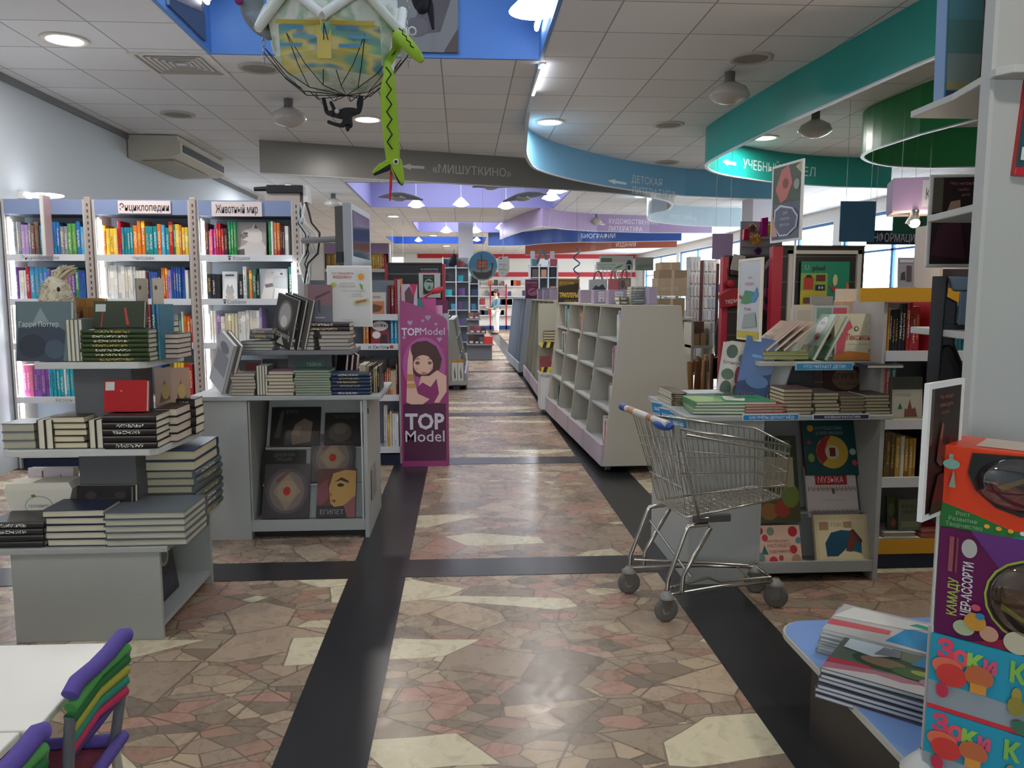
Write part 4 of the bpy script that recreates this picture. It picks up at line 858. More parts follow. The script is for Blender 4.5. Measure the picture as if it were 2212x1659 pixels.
# magazines at the back aisle corner
for k in range(2): cover(at(800, 775 + k * 14, 5.42).x, 5.30 - k * .1, zc + .09, .24, .1, .02, '#1d1a17', f'black labyrinth puzzle book with gold lettering, {"rear" if k == 0 else "front"} one at the aisle end of the counter', [('r', .02, .1, .98, .9, '#3c3020'), ('t', 'ЛАБИРИНТЫ', .5, .5, .4, '#d8c070', .8)], GC, 20)
stack(-.76, -.56, 5.2, .25, zc, 3, .03, 'fore', ('brown', '#5a4838'), 'of the low stack under the labyrinth puzzle books', GC, 36, jit=.004)
# riser shelf
zr = 1.158
pstack(520, 590, 737, 757, 5.02, 3, .2, 'fore', ('slate', '#4c5660'), 'of the slate stack at the outer end of the riser shelf', GC, 41, z=zr, pages='#dcdcd4')
pstack(540, 588, 715, 736, 5.04, 2, .15, 'spine', ('grey', '#6a6a68'), 'of the small grey pair on the slate stack', GC, 42, z=zr + .07, jit=.002)
zq = pstack(621, 678, 717, 758, 5.02, 5, .22, 'fore', ('plum black', '#2c2226'), 'of the pale paged stack, middle of the riser shelf', GC, 43, z=zr, pages='#dcdcd8')
pstack(691, 757, 717, 758, 5.02, 5, .22, 'fore', ('plum', '#5a3a44'), 'of the pale paged stack, riser shelf aisle end', GC, 44, z=zr, pages='#dcdcd8')
zq2 = stack(at(640, 720, 5.02).x, at(756, 720, 5.02).x, 5.02, .2, zq, 2, .027, 'spine', ('black and red', '#3a2a30'), 'of the wide pair bridging the two pale paged stacks', GC, 45, jit=.003)
cover(at(693, 700, 5.1).x, 5.08, zq2, .15, .235, .035, '#77585c', 'hardback with a dusky red sky over grey, standing on the bridging pair', [('r', 0, 0, 1, .45, '#5f6268'), ('r', 0, .45, 1, 1, '#82585e'), ('p', [(.3, .6), (.95, .8), (.9, .84), (.32, .68)], '#4a3236'), ('r', .42, .25, .52, .6, '#3c3a40'), ('r', .3, .1, .7, .13, '#b9b5b2')], GC, 4, 3, spine='#8a8c90')
A = at(600, 756, 5.03)
for k in range(3): cover(A.x + k * .045, 5.08 - k * .005, zr, .2, .32, .022, ['#3b3936', '#24211f', '#57544e'][k], ['black fantasy book with an oval portrait, leaning sideways on the riser shelf', 'black book leaning directly behind the oval portrait book', 'grey edged book leaning last behind the oval portrait book'][k], [('e', .5, .62, .34, .3, '#6d6862'), ('e', .5, .62, .27, .25, '#a9a09c'), ('e', .5, .5, .15, .12, '#d0cac6'), ('t', 'Хроники', .5, .24, .12, '#d8d6d0', .8), ('p', [(.3, .04), (.5, .2), (.7, .04)], '#c9c4b0')] if k == 0 else [], GC, 4, -40, 14)
t = thing('acrylic_holder', 'clear acrylic holder with two dark boxed books, behind the oval portrait book', 'holder', (at(648, 690, 5.3).x, 5.30, zr))
MB().box(-.13, .13, 0, .09, 0, .01, mat('#b9bdbf', .2)).obj('base', t); MB().box(-.005, .0, -.02, .1, 0, .48, mat('#c9ced0', .2)).obj('divider', t)
for k, x in enumerate((-.07, .055)): cover(at(648, 690, 5.3).x + x, 5.32, zr + .01, .10, .30, .05, '#2c2226', f'dark plum boxed book in the acrylic holder, {"outer" if k == 0 else "aisle side"} one', [('r', .1, .05, .9, .25, '#4a2a30'), ('e', .5, .8, .3, .06, '#6b6468')], GC, 2)
# info poster on a stand
A, C = at(709, 706, 5.5), at(803, 574, 5.5)
t = thing('info_poster', 'white framed poster with a red question, drawn sun and green leaf on the aisle counter', 'poster', (A.x, 5.49, A.z), (0, 0, R(0)))
w, h = C.x - A.x, C.z - A.z
B('frame', t, 0, w, 0, .012, 0, h, mat('#e8e4da', .45), bevel=.004); B('poster_sheet', t, .012, w - .012, -.002, .0, .012, h - .012, mat('#dcd9d0', .5))
MB().tube([(w / 2, .006, 0), (w / 2, .006, .897 - A.z)], .008, WHITE(), 8).obj('stem', t); MB().lathe([(.06, .895 - A.z), (.055, .91 - A.z), (.012, .93 - A.z)], WHITE(), 16, Matrix.Translation((w / 2, .006, .001))).obj('foot', t)
put(t, (0, -.003, 0), (w, 0, 0), (0, 0, h), [('t', 'КАК ПОРАДОВАТЬ', .36, .875, .03, '#c22a38', .48, .01), ('t', 'РЕБЕНКА?', .35, .815, .045, '#c22a38', .5, .012), ('e', .76, .82, .075, .055, '#e09a2a')] + [('p', [(.76 + math.cos(a) * .10, .82 + math.sin(a) * .075), (.76 + math.cos(a + .06) * .10, .82 + math.sin(a + .06) * .075), (.76 + math.cos(a) * .145, .82 + math.sin(a) * .11)], '#8a8478') for a in [q * .524 for q in range(12)]] + [('e', .15, .69, .06, .035, '#b9c02a'), ('t', 'КУПИТЕ КНИГУ', .46, .71, .022, '#5a5850', .38), ('t', 'любую книгу с выкладки', .46, .68, .016, '#6a6860', .38), ('t', 'на сумму от 300 рублей', .46, .655, .016, '#6a6860', .38), ('p', [(.72, .72), (.8, .68), (.8, .6), (.76, .62)], '#6f9a3a'), ('t', 'И ПОЛУЧИТЕ В ПОДАРОК', .6, .585, .022, '#8a8880', .62), ('t', 'для ребенка', .66, .535, .018, '#6a6860', .3), ('t', 'полезный бонус', .66, .505, .018, '#6a6860', .32), ('p', [(.58, .36), (.94, .42), (.92, .47), (.6, .43)], '#c9c45a'), ('p', [(.64, .38), (.88, .42), (.87, .45), (.65, .425)], '#a5604a'), ('t', 'подробности', .45, .12, .02, '#9a988e', .4)], 'drawing', 'lettering')
# pink cardboard stand with the illustrated girl
A, C = at(869, 1008, 6.87), at(969, 1008, 6.87)
t = thing('cardboard_stand', 'tall magenta cardboard display stand with a drawn long-haired girl and white lettering', 'display stand', (A.x, 6.87, 0))
w = C.x - A.x; hl, hr = at(869, 648, 6.87).z, at(969, 690, 6.87).z
top = [(w, hr - .14), (w, hr - .02), (w * .985, hr)] + [(w * (1 - q), hr + (hl - hr) * (q ** .8)) for q in (.12, .3, .5, .7, .85, 1)]
prof = [(0, 0), (w, 0)] + top
MB().prism(prof, 0, .03, mat('#9c2a70', .35), 'y').obj('front_panel', t)
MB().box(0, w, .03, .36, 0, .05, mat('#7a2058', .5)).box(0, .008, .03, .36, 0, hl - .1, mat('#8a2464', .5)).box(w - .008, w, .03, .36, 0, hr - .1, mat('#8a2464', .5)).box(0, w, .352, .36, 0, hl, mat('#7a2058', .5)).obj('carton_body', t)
H = hl
def v_(py): return at(919, py, 6.87).z / H
def u_(px): return (px - 869) / 100.
hairc, skin = '#4a2420', '#e3b9a4'
def heart(u, v, r): return ('p', [(u + r * 16 * math.sin(a) ** 3 / 17, v + r * .27 * (13 * math.cos(a) - 5 * math.cos(2 * a) - 2 * math.cos(3 * a) - math.cos(4 * a)) / 15) for a in [q * math.pi / 8 for q in range(16)]], '#a894b4')
put(t, (0, -.001, 0), (w, 0, 0), (0, 0, H), [
    ('e', .5, v_(790), .46, .17, '#b5569a'), ('r', .04, v_(995), .955, v_(872), '#4e0f3c'),
    heart(u_(928), v_(686), .07), heart(u_(890), v_(697), .06), heart(u_(917), v_(693), .04), heart(u_(945), v_(700), .04), heart(u_(877), v_(729), .04), heart(u_(952), v_(733), .06),
    ('p', [(u_(893), v_(745)), (u_(905), v_(738)), (u_(925), v_(736)), (u_(945), v_(748)), (u_(957), v_(775)), (u_(952), v_(798)), (u_(938), v_(806)), (u_(925), v_(820)), (u_(900), v_(812)), (u_(889), v_(780))], hairc),
    ('p', [(u_(905), v_(842)), (u_(912), v_(812)), (u_(930), v_(812)), (u_(946), v_(800)), (u_(966), v_(812)), (u_(966), v_(846)), (u_(950), v_(870)), (u_(905), v_(870))], skin),
    ('p', [(u_(902), v_(838)), (u_(915), v_(826)), (u_(932), v_(836)), (u_(945), v_(818)), (u_(950), v_(850)), (u_(938), v_(872)), (u_(900), v_(872))], '#8f2a6a'),
    ('e', u_(917), v_(788), .21, .045 * 1.3, skin), ('p', [(u_(898), v_(778)), (u_(900), v_(752)), (u_(918), v_(746)), (u_(935), v_(756)), (u_(939), v_(790)), (u_(932), v_(764)), (u_(915), v_(760))], hairc),
    ('e', u_(905), v_(784), .045, .0095, '#3b2218'), ('e', u_(931), v_(784), .04, .009, '#3b2218'), ('e', u_(905), v_(784), .018, .005, '#9a7a4a'), ('e', u_(931), v_(784), .016, .005, '#9a7a4a'),
    ('p', [(u_(898), v_(778)), (u_(907), v_(773)), (u_(911), v_(777)), (u_(907), v_(775))], hairc), ('p', [(u_(926), v_(777)), (u_(931), v_(773)), (u_(937), v_(778)), (u_(931), v_(775))], hairc),
    ('e', u_(902), v_(797), .04, .007, '#dfa090'), ('e', u_(934), v_(796), .035, .006, '#dfa090'), ('p', [(u_(911), v_(805)), (u_(918), v_(803)), (u_(925), v_(805)), (u_(918), v_(808))], '#c0645c'),
    ('p', [(u_(880), v_(868)), (u_(884), v_(780)), (u_(889), v_(752)), (u_(895), v_(770)), (u_(895), v_(812)), (u_(905), v_(850)), (u_(930), v_(862)), (u_(915), v_(873)), (u_(890), v_(873))], skin),
    ('r', u_(882), v_(823), u_(897), v_(808), '#b98a4a'), ('r', u_(882), v_(838), u_(900), v_(828), '#c9a060'),
    ('t', 'TOP', .22, v_(716), .044, '#d9c9dc', .38, .03), ('t', 'Model', .68, v_(715), .044, '#d9c9dc', .53, 0),
    ('t', 'TOP', .5, v_(909), .095, '#d8d0dc', .84, .03), ('t', 'Model', .5, v_(941), .07, '#d8d0dc', .84, .005)], 'girl_illustration', 'lettering', eps=.0004)
for k, (u, hh, c, sh) in enumerate([(.13, .16, '#c9b9c0', [('p', [(.3, .2), (.2, .8), (.5, .95), (.8, .7), (.7, .2)], '#6a3a44'), ('p', [(.5, 1), (1, 1), (.8, .7)], '#c8245c')]), (.38, .05, '#1f8c80', []), (.52, .10, '#c24a8a', []), (.66, .06, '#d9a0c0', []), (.8, .03, '#b0c4c8', [])]):
    zt_ = hl + (hr - hl) * u
    cover(A.x + w * (u + .05), 7.0 + k * .05, zt_ - .2, .14, hh + .2, .012, c, ['colouring album with a girl on its cover, sticking out of the magenta stand', 'teal album sticking out of the magenta stand', 'pink album behind the teal one in the magenta stand', 'pale pink album in the magenta stand', 'pale blue album lowest in the magenta stand'][k], sh, 'albums in the magenta stand', 6, 0, 0 if k != 1 else -18, name='album')

# ================================================================== COUNTER ON THE TROLLEY SIDE
GR = 'books on the trolley side counter'
t = thing('display_counter', 'grey laminate display counter behind the shopping trolley, stacked with children books', 'display counter', (0, 0, 0))
B('side_panel', t, 1.16, 1.185, 3.92, 4.70, 0, .865, LAM(), bevel=.002); B('front_panel', t, 1.16, 1.52, 3.90, 3.92, 0, .865, LAM(), bevel=.002); B('side_panel', t, 2.155, 2.18, 3.90, 4.70, 0, .865, LAM(), bevel=.002)
B('partition', t, 1.52, 1.54, 3.90, 4.6, 0, .865, LAM())
B('back_panel', t, 1.185, 2.155, 4.68, 4.70, 0, .865, LAM()); B('bottom_board', t, 1.54, 2.155, 3.92, 4.5, .065, .09, LAM()); B('front_rail', t, 1.54, 2.155, 3.905, 3.92, .05, .11, LAM()); B('kick_board', t, 1.54, 2.155, 4.0, 4.02, 0, .06, BLACK())
B('worktop', t, 1.13, 2.21, 3.88, 4.72, .865, .89, LAM(), bevel=.003)
MB().prism([(4.05, .09), (4.07, .09), (4.34, .86), (4.32, .86)], 1.545, 2.15, mat('#a7aaa4', .5), 'x').obj('sloping_display_board', t)
for zz in (.34, ): MB().box(1.545, 2.15, 4.055 + (zz - .09) * .35 - .1, 4.055 + (zz - .09) * .35, zz - .012, zz, mat('#a7aaa4', .5)).obj('ledge', t)
B('riser', t, 1.75, 2.0, 4.35, 4.6, .89, 1.12, LAMD()); B('riser_shelf', t, 1.60, 2.22, 4.15, 4.65, 1.12, 1.145, mat('#b9b6a6', .5), bevel=.003)
GQ = 'large picture books in the trolley side counter'
def sc(p0, p1, q0, q1, y, col, label, shp, **k): return pcover(p0, p1, q0, q1, y, .025, col, label, shp, group=GQ, lean=k.pop('lean', 18), **k)
sc(1634, 1734, 1146, 1226, 3.925, '#dcb9a0', 'pinkish picture book covered with red berries and leaves, low in the trolley side counter', [('e', u, v, r, r * 1.3, c) for u, v, r, c in [(.13, .86, .07, '#b8283a'), (.36, .85, .08, '#7d8a78'), (.84, .84, .10, '#b8283a'), (.23, .69, .065, '#c03444'), (.06, .62, .06, '#9a8a4a'), (.95, .62, .06, '#5a8a8a'), (.83, .4, .08, '#b8283a'), (.38, .12, .09, '#c0304a'), (.55, .2, .05, '#a04a50'), (.1, .2, .1, '#6f8a86'), (.88, .15, .1, '#a58a6a')]] + [('p', [(.14, .3), (.2, .52), (.28, .28)], '#1f6a66'), ('t', 'мастер-класс', .5, .62, .07, '#9a4a4a', .5), ('t', 'НАСТОЯЩЕГО', .52, .5, .08, '#a04a50', .5), ('t', 'художника', .52, .37, .08, '#9a4a4a', .45)])
sc(1766, 1881, 1123, 1227, 3.92, '#d9c79a', 'cream boxed picture book with a blue feathered bird, low in the trolley side counter', [('r', .06, .06, .94, .9, '#e0d2a8'), ('r', .09, .7, .26, .86, '#b08a6a'), ('r', .55, .74, .7, .86, '#b08a6a'), ('t', 'О ГОРОДЕ', .45, .8, .07, '#a89468', .5), ('p', [(.2, .2), (.18, .45), (.3, .65), (.5, .7), (.68, .68), (.66, .45), (.52, .3), (.4, .2)], '#1f5068'), ('p', [(.66, .68), (.72, .72), (.88, .5), (.84, .36), (.66, .28), (.56, .3), (.6, .46)], '#6a3a30'), ('p', [(.68, .3), (.85, .25), (.86, .45), (.78, .48)], '#1f5a70'), ('r', .12, .12, .9, .13, '#b89a6a')], lean=16)
sc(1747, 1857, 1018, 1120, 4.035, '#d6cac4', 'pale picture book with a red title block, in the trolley side counter', [('r', 0, .85, 1, 1, '#b8aca4'), ('r', .19, .63, .82, .84, '#b0202c'), ('t', 'МУЗЫКА', .5, .735, .12, '#e6dcd6', .5, 0)] + [('r', .04 + k * .03, .5 + (k % 3) * .02, .055 + k * .03, .6 - (k % 2) * .03, ['#7a8078', '#a58a7c', '#b06a70'][k % 3]) for k in range(31)] + [('r', .04 + k * .03, .04, .055 + k * .03, .12 + (k % 3) * .012, ['#6a6468', '#8a8084', '#77707a'][k % 3]) for k in range(31)] + [('e', .5, .5, .03, .06, '#5a6a6a'), ('t', 'в забавных картинках', .5, .33, .03, '#a8989a', .6)])
sc(1742, 1858, 918, 1030, 4.09, '#14494a', 'dark teal picture book with a round red yellow wheel, in the trolley side counter', [('e', .15, .86, .06, .06, '#c98a2a'), ('t', 'К ПУТЕШЕСТВИЮ', .5, .86, .055, '#8fa8a4', .5), ('t', 'В МИРЕ ФИЗИКИ', .5, .77, .06, '#8fa8a4', .5), ('e', .52, .42, .3, .3, '#c9a83c'), ('p', [(.52, .72), (.36, .68), (.24, .52), (.22, .36), (.32, .2), (.42, .3), (.38, .45), (.44, .6)], '#a8282e'), ('e', .52, .42, .13, .13, '#d9cdb0'), ('r', .47, .34, .58, .5, '#7a2a20'), ('e', .12, .32, .06, .08, '#8a9a4a'), ('e', .9, .42, .06, .06, '#b9c4c0'), ('e', .92, .22, .05, .05, '#b8405a'), ('e', .1, .6, .04, .03, '#b0304a')], spine='#8a1830')
sc(1634, 1730, 953, 1130, 4.02, '#35402c', 'tall picture book with orange and green vegetables, behind the trolley basket', [('r', 0, 0, 1, .28, '#5a5230'), ('e', .3, .12, .2, .1, '#9a6a3a'), ('e', .6, .15, .18, .1, '#a8402c'), ('e', .8, .3, .2, .14, '#7a8a3a'), ('r', .05, .4, .9, .75, '#b5a888'), ('r', .1, .75, .85, .95, '#4e6a5e')], lean=14)
# price strips along the worktop
for label, p0, p1, q0, q1, s, c in (('bright blue price strip with white capitals under the edge of the worktop', 1604, 1726, 894, 909, 'КАК ПЧЁЛЫ ДЕЛАЮТ МЁД?', '#1f86c4'), ('dark navy price strip with pale capitals under the edge of the worktop', 1756, 1878, 894, 907, 'ВСЕЛЕННАЯ ФАНТАСТИКИ', '#2a3450')):
    A, C = at(p0, q1, 3.868), at(p1, q0, 3.868)
    t = thing('shelf_strip', label, 'shelf strip', (A.x, 3.868, A.z)); w, h = C.x - A.x, C.z - A.z
    B('strip', t, 0, w, 0, .01, 0, h, mat('#d4dde2', .4)); put(t, (.004, -.001, .004), (w - .008, 0, 0), (0, 0, h - .008), [('r', 0, 0, 1, 1, c), ('t', s, .52, .5, .5, '#e4eef4', .88, .02)], 'coloured_ground')
A, C = at(1718, 800, 4.14), at(1842, 783, 4.14)
t = thing('shelf_strip', 'light blue shelf strip with white lettering under the riser shelf of the trolley side counter', 'shelf strip', (A.x, 4.135, A.z)); w, h = C.x - A.x, C.z - A.z
B('strip', t, 0, w, 0, .01, 0, h, mat('#d4dde2', .4)); put(t, (.004, -.001, .004), (w - .008, 0, 0), (0, 0, h - .008), [('r', 0, 0, 1, 1, '#3f9ccc'), ('t', 'ЧТО ЧИТАЮТ ДЕТИ?', .5, .5, .5, '#e4eef4', .8, .02)], 'coloured_ground')
for k, (x, y, z) in enumerate([(1.125, 4.42, .855), (1.125, 4.24, .845), (1.125, 4.02, .835)]):
    t = thing('price_tag', f'small blue tag tilted on the worktop aisle edge, {ORD[k]} from the far end', 'price tag', (x, y, z), (R(8), 0, R(-68)), group='blue edge tags')
    B('tag_plate', t, -.075, .075, 0, .004, -.035, .035, mat('#d4dde2', .4)); put(t, (-.07, -.001, -.03), (.14, 0, 0), (0, 0, .06), [('r', 0, 0, 1, 1, '#2a8cc4'), ('t', 'знания', .5, .5, .4, '#dcebf4', .7, .02)], 'coloured_ground')
    B('clip', t, -.01, .01, .004, .05, .0, .02, mat('#c9ced0', .3))
def rstack(p0, p1, q0, q1, y, n, dep, face, c, w, seed, z=.89, **k): return pstack(p0, p1, q0, q1, y, n, dep, face, c, w, GR, seed, z=z, **k)
rstack(1612, 1702, 866, 890, 3.90, 4, .2, 'fore', ('red', '#a02a2c'), 'in the low red stack on the trolley side counter', 51, pages='#e2d8cc')
rstack(1695, 1757, 836, 892, 3.90, 7, .2, 'fore', ('plum brown', '#4a2c30'), 'in the tall plum stack on the trolley side counter', 52, pages='#ece2c6')
rstack(1759, 1813, 844, 892, 3.90, 6, .2, 'fore', ('dark grey', '#36302e'), 'in the cream paged stack beside the tall plum one', 53, pages='#f0e8cc')
rstack(1814, 1867, 852, 892, 3.90, 6, .2, 'fore', ('brown', '#453a34'), 'in the brown stack on the trolley side counter', 54, pages='#c9bfa6')
rstack(1869, 1922, 850, 892, 3.90, 6, .2, 'fore', ('black', '#262326'), 'in the black stack at the yellow bookcase end of the counter', 55, pages='#f0e8cc')
cover(at(1905, 860, 4.0).x, 3.98, .89 + .25, .2, .13, .02, '#2a2834', 'dark paperback lying on the black stack', [], GR, flat=True)
# green album stack at the aisle corner
for k in range(4):
    cover(1.385 + k * .004, 3.93 - k * .004, .908 + k * .017, .42, .26, .016, ['#5d8a5c', '#7aa878', '#4e7a50', '#3f8f58'][k], f'green floral album, {["lowest", "second up", "third up", "topmost"][k]} in the loose pile at the aisle corner of the counter', [('p', [(0, 0), (.35, 0), (.4, .5), (.2, 1), (0, 1)], '#8fae6a'), ('p', [(.42, .3), (.62, .1), (.72, .5), (.5, .9)], '#dcd6cc'), ('r', .6, .5, .9, .8, '#2f7a4a'), ('t', 'ЛЕТО', .56, .5, .14, '#b04a58', .2)] if k == 3 else [], 'green albums at the counter corner', flat=True, yaw=-6 + k * 2, name='album')
stack(1.22, 1.52, 4.25, .26, .89, 6, .0105, 'fore', ('grey green', '#5a6a5c'), 'in the thin grey green pile behind the albums', GR, 57, pages='#cfcfc4', jit=.004)
stack(1.16, 1.24, 4.28, .30, .89, 7, .0105, 'spine', ('brown', '#6a5a46'), 'in the paperback pile at the aisle edge of the counter', GR, 58, jit=.004)
cover(1.36, 4.30, .957, .2, .15, .008, '#e6ecee', 'white glossy folder lying on the thin grey green pile', [], GR, flat=True, name='folder', cat='folder')
# standing big books on the aisle end
for k in range(3): cover(at(1570 + k * 14, 838, 4.45).x, 4.40 + k * .05, .89, .16, .33, .012, '#cfc8b8', f'botanical picture book with grey green leaf shapes, {ORD[k]} of three standing at the counter end', [('e', .35, .85, .2, .12, '#4d6350'), ('t', 'Ботаниум', .4, .66, .06, '#4a4640', .6), ('e', .3, .45, .22, .1, '#5d7058'), ('e', .65, .45, .1, .16, '#a8404a'), ('e', .3, .2, .2, .14, '#4a5c4a'), ('e', .7, .2, .16, .1, '#7a6a58'), ('e', .75, .75, .15, .08, '#6a7a68')] if k == 0 else [], GR, 5, -14, 7)
cover(at(1606, 860, 4.28).x, 4.20, .89, .17, .37, .018, '#2c5a9a', 'tall deep blue ocean picture book leaning at the counter end', [('p', [(0, .3), (1, .5), (1, 0), (0, 0)], '#1d3a6a'), ('e', .6, .35, .35, .1, '#5a7fb4'), ('t', 'ОКЕАН', .5, .12, .12, '#7a5a66', .8), ('r', .3, .7, .8, .74, '#6fa0d0')], GR, 6, -20, 10)
cover(at(1640, 860, 4.3).x, 4.26, .89, .19, .36, .02, '#c9cbc4', 'white board picture book leaning behind the ocean book', [], GR, 6, -38, 14)
cover(at(1664, 830, 4.42).x, 4.38, .89, .2, .22, .02, '#3c1f28', 'dark crimson picture book standing in the shade below the riser shelf', [('e', .5, .6, .3, .25, '#5a3a44'), ('r', .6, .05, .8, .4, '#8a2030')], GR, 6)
cover(at(1822, 840, 4.30).x, 4.26, .89, .25, .24, .02, '#4a2c24', 'brown picture book on ancient Egypt standing below the riser shelf', [('e', .5, .6, .32, .26, '#8a6a5a'), ('t', 'ЕГИПЕТ', .5, .66, .12, '#4e2a20', .6, .01), ('t', 'за 30 секунд', .5, .48, .06, '#5e3a30', .5), ('r', .86, .3, .98, .6, '#2f6a4a'), ('p', [(.1, 0), (.9, 0), (.5, .2)], '#a5683a')], GR, 6)
# on the riser shelf
zr4 = 1.145
cover(at(1700, 782, 4.22).x, 4.16, zr4, .27, .26, .008, '#5a7a34', 'green hardback atlas lying at the front of the riser shelf', [('r', .2, .2, .5, .6, '#8a9a4a')], GR, flat=True)
stack(at(1652, 775, 4.16).x, at(1750, 775, 4.16).x, 4.17, .24, zr4 + .009, 2, .022, 'fore', ('light green', '#7a9a4a'), 'in the green pair, riser shelf aisle end', GR, 59, pages='#e0d8b0', jit=.003)
def slant(px, py, y, z, h, w, t, a, *ar, **k):
    A = at(px, py, y); a = R(a); o = cover(0, 0, 0, w, h, t, *ar, **k); Xv, Yv, Zv = Vector((0, -1, 0)), Vector((math.cos(a), 0, -math.sin(a))), Vector((math.sin(a), 0, math.cos(a)))
    o.rotation_euler = Matrix((Xv, Yv, Zv)).transposed().to_euler(); o.location = Vector((A.x, y, z + t * math.sin(a))) - Xv * w / 2
for k in range(3): slant(1654 + k * 19, 749, 4.18, zr4 + .053, .235, .25, .013, 50, '#b99a86', f'beige picture book with brown sketches, leaning sideways on the green pair, {ORD[k]} of three', [('r', .3, .3, .7, .5, '#a08470'), ('r', .2, .6, .5, .7, '#a58a76')] if k == 0 else [], GR, 0)
for k in range(2): slant(1754 + k * 26, 779, 4.17, zr4, .275 - k * .01, .2, .018, 27, '#9fb8a4', f'pale green picture book with a white bear, {"front" if k == 0 else "rear"} one leaning on the riser shelf', [('r', 0, 0, 1, .3, '#5f8a58'), ('e', .5, .75, .26, .2, '#e6e4de'), ('t', 'Лето', .5, .8, .07, '#4a5a54', .3), ('e', .55, .5, .16, .08, '#b02c3c'), ('e', .3, .2, .16, .12, '#a88a5a')], GR, 0)
pcover(1803, 1901, 680, 780, 4.17, .03, '#d6cfb0', 'cream picture book with a pink horse and orange ground, standing on the riser shelf', [('r', 0, 0, 1, .06, '#c97a3c'), ('p', [(0, 0), (0, .14), (.3, .2), (.7, .16), (1, .1), (1, 0)], '#cf8440'), ('p', [(.02, .12), (.06, .5), (.2, .62), (.18, .72), (.34, .86), (.4, .7), (.3, .64), (.24, .4), (.2, .14)], '#d0606a'), ('t', 'Лексикон', .52, .5, .13, '#b5443c', .52, .01), ('t', 'для юных путешественников', .55, .35, .035, '#a89a80', .5), ('e', .48, .68, .05, .05, '#4a4440'), ('e', .48, .68, .03, .03, '#d6cfb0'), ('e', .82, .72, .13, .13, '#b9b5a4'), ('e', .82, .72, .118, .118, '#d6cfb0'), ('e', .78, .2, .05, .05, '#a08a3c'), ('e', .9, .18, .04, .05, '#8a7a3c')], group=GR, lean=6, z=zr4)
cover(at(1742, 690, 4.5).x, 4.52, zr4, .115, .30, .03, '#c9bfae', 'small cream hardback standing at the back of the riser shelf before the poster board', [('r', .15, .5, .85, .9, '#bdb2a0')], GR, 3)
cover(at(1775, 680, 4.62).x, 4.60, zr4, .13, .35, .03, '#8d8f8c', 'grey hardback standing behind the small cream one', [('e', .4, .2, .25, .1, '#33425e'), ('r', .2, .75, .8, .85, '#7d7f7c')], GR, 3)
t = thing('clear_bag', 'clear crinkled bag with pale orange contents, standing at the back of the riser shelf', 'bag', (at(1826, 680, 4.5).x, 4.50, zr4))
MB().prism([(-.065, 0), (.065, 0), (.07, .24), (.062, .33), (-.062, .33), (-.07, .24)], -.02, .03, mat('#c9a585', .25, bump=.6, nscale=30), 'y').obj('bag_body', t, bevel=.008)
MB().box(-.062, .062, -.002, .012, .33, .395, mat('#d9cbb5', .2)).obj('sealed_top', t); MB().ball((-.03, -.022, .2), (.025, .006, .04), mat('#8a7a84', .5)).ball((0, -.022, .1), (.05, .006, .06), mat('#d9b9a0', .5)).obj('printed_label', t)
t = thing('price_holder', 'clear acrylic sign holder with red and green slips on the riser shelf', 'holder', (at(1798, 672, 4.35).x, 4.36, zr4))
MB().box(-.1, .1, 0, .004, 0, .30, mat('#b9c2c0', .15)).obj('plate', t); put(t, (-.095, -.001, .22), (.19, 0, 0), (0, 0, .075), [('r', .05, .1, .5, .9, '#7a9a8a'), ('r', .55, .1, .97, .9, '#c05a64')], 'slips')
MB().box(-.1, .1, 0, .06, 0, .006, mat('#b9c2c0', .15)).obj('foot', t)
# two poster stands on that counter
def poster_stand(label, p, y, pole, zf, shapes, ground, yaw, name='poster_stand', frame='#e2e0d8', w=.3):
    (x0, y0), (x1, y1) = p; A, C = at(x0, y1, y), at(x1, y0, y); h = C.z - A.z
    t = thing(name, label, 'poster stand', ((A.x + C.x) / 2, y, A.z), (0, 0, R(yaw)))
    MB().box(-w / 2, w / 2, -.006, .006, 0, .014, mat(frame, .4)).box(-w / 2, w / 2, -.006, .006, h - .014, h, mat(frame, .4)).box(-w / 2, -w / 2 + .014, -.006, .006, .014, h - .014, mat(frame, .4)).box(w / 2 - .014, w / 2, -.006, .006, .014, h - .014, mat(frame, .4)).obj('frame', t)
    MB().box(-w / 2 + .01, w / 2 - .01, -.003, .003, .01, h - .01, mat(ground, .25)).obj('poster_sheet', t)
    put(t, (-w / 2 + .012, -.0035, .012), (w - .024, 0, 0), (0, 0, h - .024), shapes)
    if pole:
        d = A.z - zf
        MB().tube([(pole, .0, .0), (pole, .0, -d * .45)], .006, mat('#c9cbc8', .3, .4), 8).tube([(pole, 0, -d * .42), (pole, 0, -d)], .009, mat('#c9cbc8', .3, .4), 8).obj('pole', t)
        MB().lathe([(.055, -d), (.05, -d + .012), (.018, -d + .05), (.011, -d + .06)], mat('#b5b6b2', .4), 18, Matrix.Translation((pole, 0, 0))).obj('base', t)
    return t
